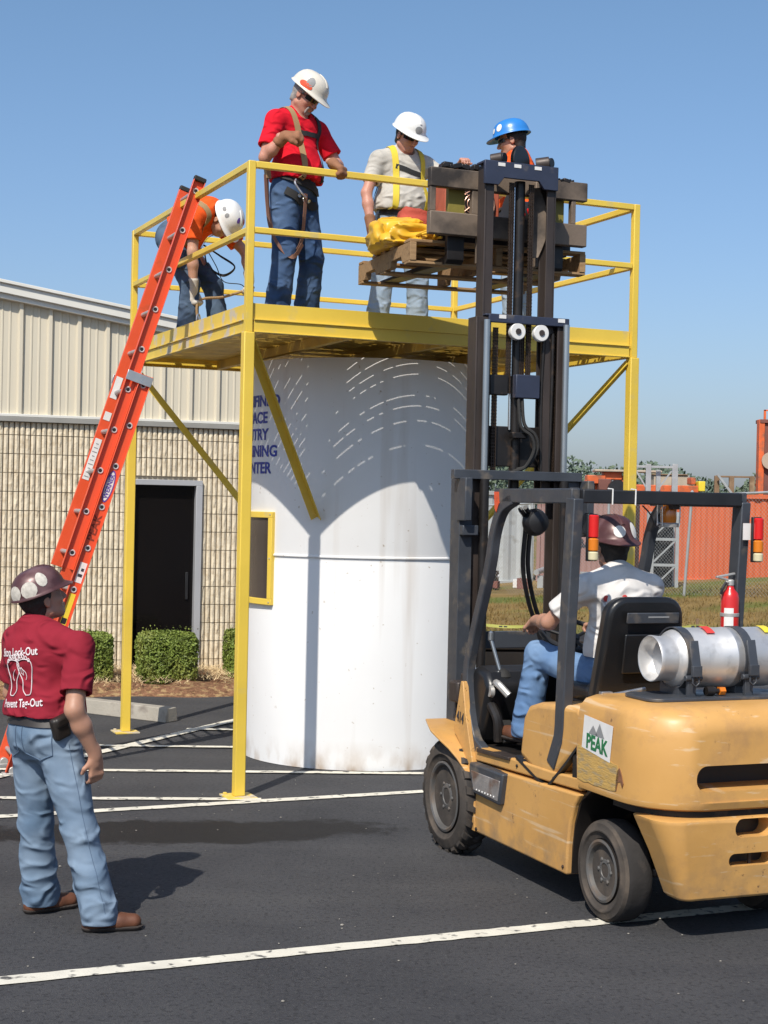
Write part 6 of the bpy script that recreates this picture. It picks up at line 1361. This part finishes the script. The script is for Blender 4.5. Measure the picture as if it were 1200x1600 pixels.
for sx in (-1, 1): S4([(sx*.09, -.16, .90), (sx*.09, -.02, 1.02), (sx*.11, .12, 1.03), (sx*.13, .24, .94), (sx*.12, .14, .80), (sx*.12, .0, .76)], .045, 'strap_tan')
hang(p4, [(-.10, .08, .78), (-.14, .20, .70), (-.20, .30, .62), (-.16, .22, .55), (-.10, .12, .62), (-.10, .08, .76)], .022, 'strap_dark', 'harness_webbing')
m_ = MB(); m_.path(smooth_path([(-.10, .10, .76), (-.12, .18, .62), (-.14, .24, .50), (-.22, .36, .48), (-.20, .42, .38), (-.26, .44, .34), (-.24, .40, .40)], 6), .004, 6); m_.build('cord', M['strap_dark'], p4['root'])
# tie rope between the two gloves and the deck
gl = p4['J']; rope = MB(); a_, b_ = Vector(gl['wrL']), Vector(gl['wrR']); RM = Matrix.Translation(pos) @ Matrix.Rotation(-yw, 4, 'Z')
rope.path([RM @ p for p in smooth_path([a_+Vector((-.02, .03, -.06)), (a_+b_)/2+Vector((0, .03, -.10)), b_+Vector((.0, .05, -.10)), b_+Vector((.0, .05, -.30))], 6)], .010, 8)
tag(rope.build('tie_strap', M['strap_tan']), 'tan tie strap stretched between the gloves of the bending man', 'strap')
m_ = MB(); m_.path([RM @ (b_+Vector((.0+math.cos(a)*.03, .05, -.24+math.sin(a)*.045))) for a in np.linspace(0, 6.1, 14)], .006, 8, closed=True); tag(m_.build('carabiner', M['alu']), 'silver carabiner hanging under the right glove of the bending man', 'carabiner')
# ---- 6 driver seated on the forklift, seen from behind
dpos = W((-.045, -.93, 0)); dy = -FA
p5 = person('person', 'forklift driver in white T-shirt and backward brown helmet sitting at the wheel', (dpos.x, dpos.y, 0), dy, .97,
    dict(pel=(0, .02, 1.155), chest=(0, .03, 1.45), neck=(.0, .07, 1.645), head=(.0, .12, 1.795), shL=(-.205, .05, 1.585), shR=(.205, .05, 1.585), elL=(-.32, .22, 1.385), wrL=(-.27, .47, 1.375), elR=(.28, .22, 1.38), wrR=(.14, .46, 1.36),
         hipL=(-.10, .06, 1.115), hipR=(.10, .06, 1.115), knL=(-.26, .44, 1.19), knR=(.16, .46, 1.16), anL=(-.30, .50, .78), anR=(.16, .62, .76), toeL=(-.2, 1, 0), toeR=(0, 1, 0)),
    (R(4), R(4), 0), 'white_shirt', 'jeans_blue', 'skin_dark', 'hat_brown', hat_back=True, hats=1.06, sleeve=.72, belly=1.1, seed=29, hands=dict(L=dict(dir=(.2, .8, -.25), palm=(.3, 0, -1), curl=1.1), R=dict(dir=(-.3, .8, -.2), palm=(-.2, 0, -1), curl=1.1)))
for a in ((.38+.25, .30, .034, .036, 'white'), (-.22, .26, .036, .026, 'white')): p5['sticker'](*a)
p5['sticker'](1.15, .35, .022, .03, 'green_ink')
for x, z in ((-.13, 1.53), (-.04, 1.535)):
    m_ = MB(); T5 = p5['T']; o = Vector(V3((x, -.5, z))*.97); h_ = p5['bvh'].ray_cast(o, Vector((0, 1, 0)))
    if h_[0]: m_.lathe([(.001, 0), (.017, .0), (.014, .001)], h_[0]+h_[1]*.003, (Vector((1, 0, 0)), Vector((0, 0, 1)), Vector((0, -1, 0))), n=9); m_.build('shirt_print', M['red_ink'], p5['root'])
# ------------------------------------------------------------------ yard behind the fence
M.update(cont_orange=mat('orange container', (.50, .10, .028), .7, var=.12, vscale=1.2, col2=(.48, .12, .05), c2scale=2, c2lo=.5, c2hi=.75, stretch=(1, 1, .3)),
    cont_mauve=mat('faded maroon container', (.28, .16, .14), .75, var=.12, vscale=1.5), cont_grey=mat('pale grey container', (.42, .44, .44), .7, var=.1, vscale=1.5, col2=(.3, .3, .28), c2scale=3, c2lo=.55, c2hi=.7),
    galv=mat('galvanised steel', (.40, .41, .41), .5, .4, var=.12, vscale=4), yard_orange=mat('orange machine paint', (.62, .12, .03), .55, var=.2, vscale=3, col2=(.28, .10, .05), c2scale=4, c2lo=.5, c2hi=.65), yard_brown=mat('rusty brown steel', (.16, .06, .045), .75, var=.3, vscale=2),
    timber=mat('weathered timber', (.21, .13, .075), .9, var=.25, vscale=3, col2=(.36, .26, .16), c2scale=2, c2lo=.55, c2hi=.7), tape=mat('caution tape', (.40, .40, .09), .6), tan=mat('tan tarp', (.40, .33, .25), .85, var=.15))
def container(name, label, px0, px1, Y0, Y1, z1, m, depth=2.4, deep=.035, pitch=.28, letters=None):
    a, b = at(px0, 900, Y0), at(px1, 900, Y1); a.z = b.z = 0; d = b-a; L = d.length; ang = math.atan2(d.y, d.x); zb = min(grass_h(a.x, a.y), grass_h(b.x, b.y))
    t = thing(name, label, 'container', (a.x, a.y, zb), ang)
    m_ = MB(); P = []; x = .08
    while x < L-.12:
        for dx, dy in ((0, 0), (pitch*.3, 0), (pitch*.5, deep), (pitch*.8, deep)): P.append((x+dx, dy))
        x += pitch
    P = [p for p in P if p[0] < L-.08]; P.append((L-.08, 0)); H_ = z1-zb
    bo = [m_.bm.verts.new((x, y, .12)) for x, y in P]; to = [m_.bm.verts.new((x, y, H_-.1)) for x, y in P]
    for i in range(len(P)-1): m_.bm.faces.new((bo[i], bo[i+1], to[i+1], to[i]))
    m_.build('corrugated_wall', M[m], t, smooth=0)
    m_ = MB(); m_.box((L/2, depth/2+.06, H_/2+.02), (L-.02, depth, H_-.1)); m_.build('body', M[m], t)
    for bx_ in ((L/2, 0, .06, L, .12, .12), (L/2, 0, H_-.05, L, .12, .1)): MB().box(bx_[:3], bx_[3:]).build('side_rail', M[m], t, bevel=.01)
    for x in (.05, L-.05): MB().box((x, 0, H_/2), (.10, .10, H_-.22)).build('corner_post', M[m], t, bevel=.01)
    if letters:
        me = text_mesh(letters, .30, bold=.01, extrude=.004); place_mesh(me, lambda x, y, z: Vector((L*.62+x, -.01-z, H_*.45+y))); link('lettering', me, M['ink'], t, smooth=0)
    return t
container('shipping_container', 'long orange shipping container behind the chain link fence on the right', 998, 1420, 37.5, 35.5, 2.36, 'cont_orange')
container('shipping_container', 'faded maroon container with small dark lettering, behind the driver', 838, 985, 40, 39, 2.3, 'cont_mauve', letters='BAKER')
container('shipping_container', 'pale grey corrugated container left of the maroon one, seen past the mast', 700, 832, 39.5, 40.5, 2.35, 'cont_grey', pitch=.5)
# pipes and scrap at the foot of the grey container
rg = random.Random(9); a = at(772, 925, 37.3)
scr = thing('scrap_heap', 'low heap of pipes and crates at the foot of the pale grey container', 'scrap', (a.x, a.y, 0))
for k in range(26):
    x, z = rg.uniform(-.9, 2.6), rg.uniform(.08, .42); m_ = MB()
    if k % 2: m_.tube((x, rg.uniform(-.3, .3), z), (x+rg.uniform(-.3, .3), rg.uniform(.2, .6), z+.05), rg.uniform(.04, .09))
    else: m_.box((x, rg.uniform(-.2, .4), z*.6), (rg.uniform(.12, .35), .3, z*1.2), Matrix.Rotation(rg.uniform(-.3, .3), 3, 'Z'))
    m_.build('scrap_piece', M[rg.choice(('galv', 'black', 'white', 'yard_brown'))], scr)
# lattice tower
def lattice(t, w, h, d, r, bays, m):
    for x in (0, w):
        for y in (0, d): MB().box((x, y, h/2), (r, r, h)).build('leg', M[m], t)
    for k in range(bays):
        z0, z1 = h*k/bays, h*(k+1)/bays
        for y in (0, d): MB().beam((r/2, y, z1-r/2), (w-r/2, y, z1-r/2), r*.8, r*.8).build('crossbar', M[m], t); MB().beam((r/2, y-.006, z0+.03), (w-r/2, y-.006, z1-.06), r*.45, r*.45).build('brace', M[m], t)
a = at(1017, 930, 34.5); b = at(1056, 930, 34.5)
tw = thing('lattice_tower', 'grey steel lattice tower in front of the orange container', 'tower', (a.x, a.y, grass_h(a.x, a.y)), 0); lattice(tw, b.x-a.x, 1.72, .5, .075, 3, 'galv')
MB().box(((b.x-a.x)/2, .3, .8), (b.x-a.x-.12, .3, 1.5)).build('dark_interior', M['black'], tw)  # black filler box, the darkness inside the tower put into its colour
# racks and machines standing higher behind the containers
def z_at(py, Y, px=1000): return at(px, py, Y).z
def pxbox(m_, px0, px1, py0, py1, Y, d=.6):
    a, b = at(px0, py0, Y), at(px1, py1, Y); m_.box(((a.x+b.x)/2, Y+d/2, (a.z+b.z)/2), (b.x-a.x, d, a.z-b.z))
Yb = 44
rk_ = thing('orange_boom_lift', 'row of orange folded machinery behind the containers, left of the right platform post', 'machine', (at(950, 800, Yb).x, Yb, 0))
off = Vector((-rk_.location.x, -rk_.location.y, 0))
def bgpart(name, boxes, m, par, Y=Yb, bev=.02, d=.6):
    m_ = MB()
    for b_ in boxes: pxbox(m_, *b_, Y, d)
    for v in m_.bm.verts: v.co -= Vector((par.location.x, par.location.y, par.location.z))
    return m_.build(name, M[m], par, bevel=bev)
for i, b_ in enumerate([(918, 946, 742, 756), (944, 972, 737, 750), (968, 990, 743, 760), (916, 924, 750, 800), (930, 960, 755, 770), (958, 985, 757, 771)]): bgpart('chassis', [b_], 'yard_orange', rk_, Yb+.05*i)
bgpart('base', [(912, 1000, 768, 830)], 'yard_brown', rk_, Yb+.1); bgpart('boom', [(930, 1035, 733, 739)], 'tan', rk_, Yb-.1); bgpart('engine', [(936, 955, 748, 766)], 'yard_brown', rk_, Yb-.15)
m_ = MB(); m_.lathe([(.01, 0), (.26, 0), (.28, .1), (.26, .2), (.01, .2)], at(965, 765, Yb-.4), 'y', 18)
for v in m_.bm.verts: v.co -= rk_.location
m_.build('wheel', M['black'], rk_)
bm_ = thing('orange_beam', 'long orange steel beam with a yellow end resting above the containers', 'beam', (at(1045, 800, 43).x, 43, 0))
bgpart('web', [(992, 1094, 757, 772)], 'yard_orange', bm_, 43, d=.3); bgpart('end_stop', [(1092, 1102, 752, 768)], 'label_yellow', bm_, 42.9); bgpart('bracket', [(1080, 1087, 746, 757)], 'yard_orange', bm_, 43.1); bgpart('support', [(1000, 1006, 772, 900), (1084, 1090, 772, 900)], 'galv', bm_, 43.2)
tb = thing('tan_crate', 'tan crate stacked behind the orange beam', 'crate', (at(1040, 800, 46).x, 46, 0)); bgpart('side', [(1022, 1073, 742, 900)], 'tan', tb, 46, d=1.2); bgpart('lid', [(1020, 1075, 740, 743)], 'timber', tb, 45.95, d=1.3)
fr_ = thing('pipe_rack', 'grey steel pipe rack with two uprights rising behind the lattice tower', 'rack', (at(1020, 800, 41.5).x, 41.5, 0))
bgpart('upright', [(1010, 1014, 725, 900)], 'galv', fr_, 41.5, .005, .1); bgpart('upright', [(1051, 1056, 725, 900)], 'galv', fr_, 41.5, .005, .1); bgpart('upright', [(1026, 1029, 734, 900)], 'galv', fr_, 41.7, .005, .1); bgpart('crossbar', [(990, 1056, 727, 732)], 'galv', fr_, 41.52, .005, .06)
m_ = MB(); m_.beam(at(1030, 762, 41.6)-fr_.location, at(1050, 735, 41.6)-fr_.location, .04, .04); m_.build('brace', M['galv'], fr_); m_ = MB(); m_.beam(at(994, 736, 41.6)-fr_.location, at(1012, 766, 41.6)-fr_.location, .04, .04); m_.build('brace', M['galv'], fr_)
fr2 = thing('pipe_rack', 'low brown rack with a leaning pole in front of the far trees', 'rack', (at(1145, 800, 48).x, 48, 0))
for x in (1117, 1140, 1172): bgpart('upright', [(x, x+4, 744, 900)], 'timber', fr2, 48, .005, .12)
bgpart('crossbar', [(1117, 1176, 743, 747)], 'timber', fr2, 48.02, .005, .08)
m_ = MB(); m_.beam(at(1121, 741, 47.8)-fr2.location, at(1146, 775, 47.8)-fr2.location, .07, .07); m_.build('pole', M['galv'], fr2)
br = thing('brown_hoist_frame', 'tall rusty brown steel frame cut off by the right edge of the picture', 'frame', (at(1200, 800, 40).x, 40, 0))
bgpart('column', [(1187, 1190, 655, 900)], 'yard_orange', br, 40, .01, .3); bgpart('panel', [(1190, 1240, 662, 900)], 'yard_brown', br, 40.05, .01, .4); bgpart('top_rail', [(1188, 1242, 655, 662)], 'yard_brown', br, 39.98, .01, .5); bgpart('handrail', [(1194, 1197, 640, 655), (1194, 1240, 640, 643)], 'yard_orange', br, 40.1, .004, .05)
m_ = MB(); m_.lathe([(.01, 0), (.22, 0), (.22, .06), (.01, .06)], at(1204, 720, 39.9)-br.location, 'y', 20); m_.build('drum', M['tan'], br)
# chain link fence
fa, fb = at(690, 900, 36.0), at(1330, 900, 29.2); fa.z = fb.z = 0; fd = fb-fa; fL = fd.length; fang = math.atan2(fd.y, fd.x); fdn = fd.normalized()
fen = thing('chain_link_fence', 'galvanised chain link fence with top rail between the grass and the containers', 'fence', fa, fang)
def fz(u): p = fa+fdn*u; g_ = grass_h(p.x, p.y); return g_, g_+1.98+.18*u/fL
npost = 5
for k in range(npost+1):
    u = fL*(k+.28)/npost
    if u > fL: continue
    g_, t_ = fz(u); lean = .14 if k == 3 else 0; m_ = MB(); m_.tube((u-lean, 0, g_), (u, 0, t_+.03), .03, n=10); m_.lathe([(.036, 0), (.036, .03), (.005, .06)], (u, 0, t_+.01), 'z', 10); m_.build('fence_post', M['galv'], fen)
g0_, t0_ = fz(0); g1_, t1_ = fz(fL); m_ = MB(); m_.tube((0, 0, t0_), (fL, 0, t1_), .024, n=8); m_.build('top_rail', M['galv'], fen)
m_ = MB(); pch = .075; ph_ = 2.0; k = -int(ph_/pch)
while k*pch < fL:
    for sg in (1, -1):
        u0 = k*pch if sg > 0 else k*pch+ph_; u1 = u0+sg*ph_; p0_ = [u0, 0.0]; p1_ = [u1, 1.0]
        if min(u0, u1) >= 0 and max(u0, u1) <= fL:
            ga, ta = fz(u0); gb, tb2 = fz(u1); m_.beam((u0, .03+.002*sg, ga+.03), (u1, .03+.002*sg, tb2), .0026, .0026)
    k += 1
m_.build('wire_mesh', M['galv'], fen, smooth=0)
# caution tape on stakes
tp = thing('caution_tape', 'yellow caution tape strung low across the grass behind the forklift', 'tape', (at(760, 970, 19).x, 19, 0))
m_ = MB(); A_, B_ = at(690, 963, 19)-tp.location, at(1290, 984, 19)-tp.location; N_ = 40; rings = []
for k in range(N_+1):
    t_ = k/N_; p = A_.lerp(B_, t_)-Vector((0, 0, .10*math.sin(math.pi*((t_*3) % 1)))); tw_ = .2*math.sin(t_*30); rings.append([p+Vector((0, -.018*math.sin(tw_), .018*math.cos(tw_))), p+Vector((0, .018*math.sin(tw_), -.018*math.cos(tw_)))])
m_.rings(rings, cap=False, close=False) if False else None
vs = [[m_.bm.verts.new(q) for q in r_] for r_ in rings]
for i in range(N_): m_.bm.faces.new((vs[i][0], vs[i+1][0], vs[i+1][1], vs[i][1]))
m_.build('tape', M['tape'], tp, smooth=0)
for t_ in (0, 1/3, 2/3, 1): p = A_.lerp(B_, t_); MB().box((p.x, p.y+.02, p.z/2+.03), (.03, .02, p.z+.1)).build('stake', M['timber'], tp)
for k in range(9):
    p = rings[4*k+2][0]; q = rings[4*k+3][0]
    for j, wd in enumerate((0, .5)): m_ = MB(); m_.beam(p.lerp(q, wd)+Vector((0, -.004, -.018)), p.lerp(q, wd+.35)+Vector((0, -.004, -.018)), .002, .016); m_.build('print_mark', M['ink'], tp, smooth=0)
# timber bench seen under the mast
tm = thing('timber_stack', 'stack of brown timbers standing behind the forklift mast', 'timber', (at(790, 1050, 13.6).x, 13.6, 0), R(8))
for k, (z, h_, w_) in enumerate(((.09, .17, 1.5), (.27, .17, 1.45), (.42, .10, 1.55), (.58, .20, 1.5), (.74, .08, 1.6))):
    for y in (0, .27, .54): MB().box((0+.02*k, y, z), (w_, .25, h_)).build('timber', M['timber'], tm, bevel=.008)
# far trees, a wood that reads as one mass
M['far_leaf'] = mat('distant foliage', (.085, .12, .085), .9, var=.3, vscale=.25, col2=(.12, .15, .09), c2scale=.12, c2lo=.45, c2hi=.65)
rg = random.Random(31); m_ = MB()
for k in range(110):
    x = rg.uniform(-20, 85); y = 170+rg.uniform(-12, 22); hgt = rg.uniform(5.5, 7.6)+1.6*noise.noise(Vector((x*.03, 0, 0))); w_ = rg.uniform(3, 5)
    for j in range(520):
        q = Vector((rg.gauss(0, 1), rg.gauss(0, 1), rg.gauss(0, 1))).normalized()*rg.uniform(.6, 1)**.5; p = Vector((x+q.x*w_*(1-.3*max(0, q.z)), y+q.y*w_, hgt*.52+q.z*hgt*.48)); s_ = rg.uniform(.14, .32)
        a_ = Vector((rg.gauss(0, 1), rg.gauss(0, 1), rg.gauss(0, 1))).normalized(); b_ = a_.orthogonal().normalized(); m_.face([p-a_*s_, p+b_*s_*.8, p+a_*s_, p-b_*s_*.8])
tag(m_.build('far_wood', M['far_leaf'], smooth=0), kind='stuff')
# power line
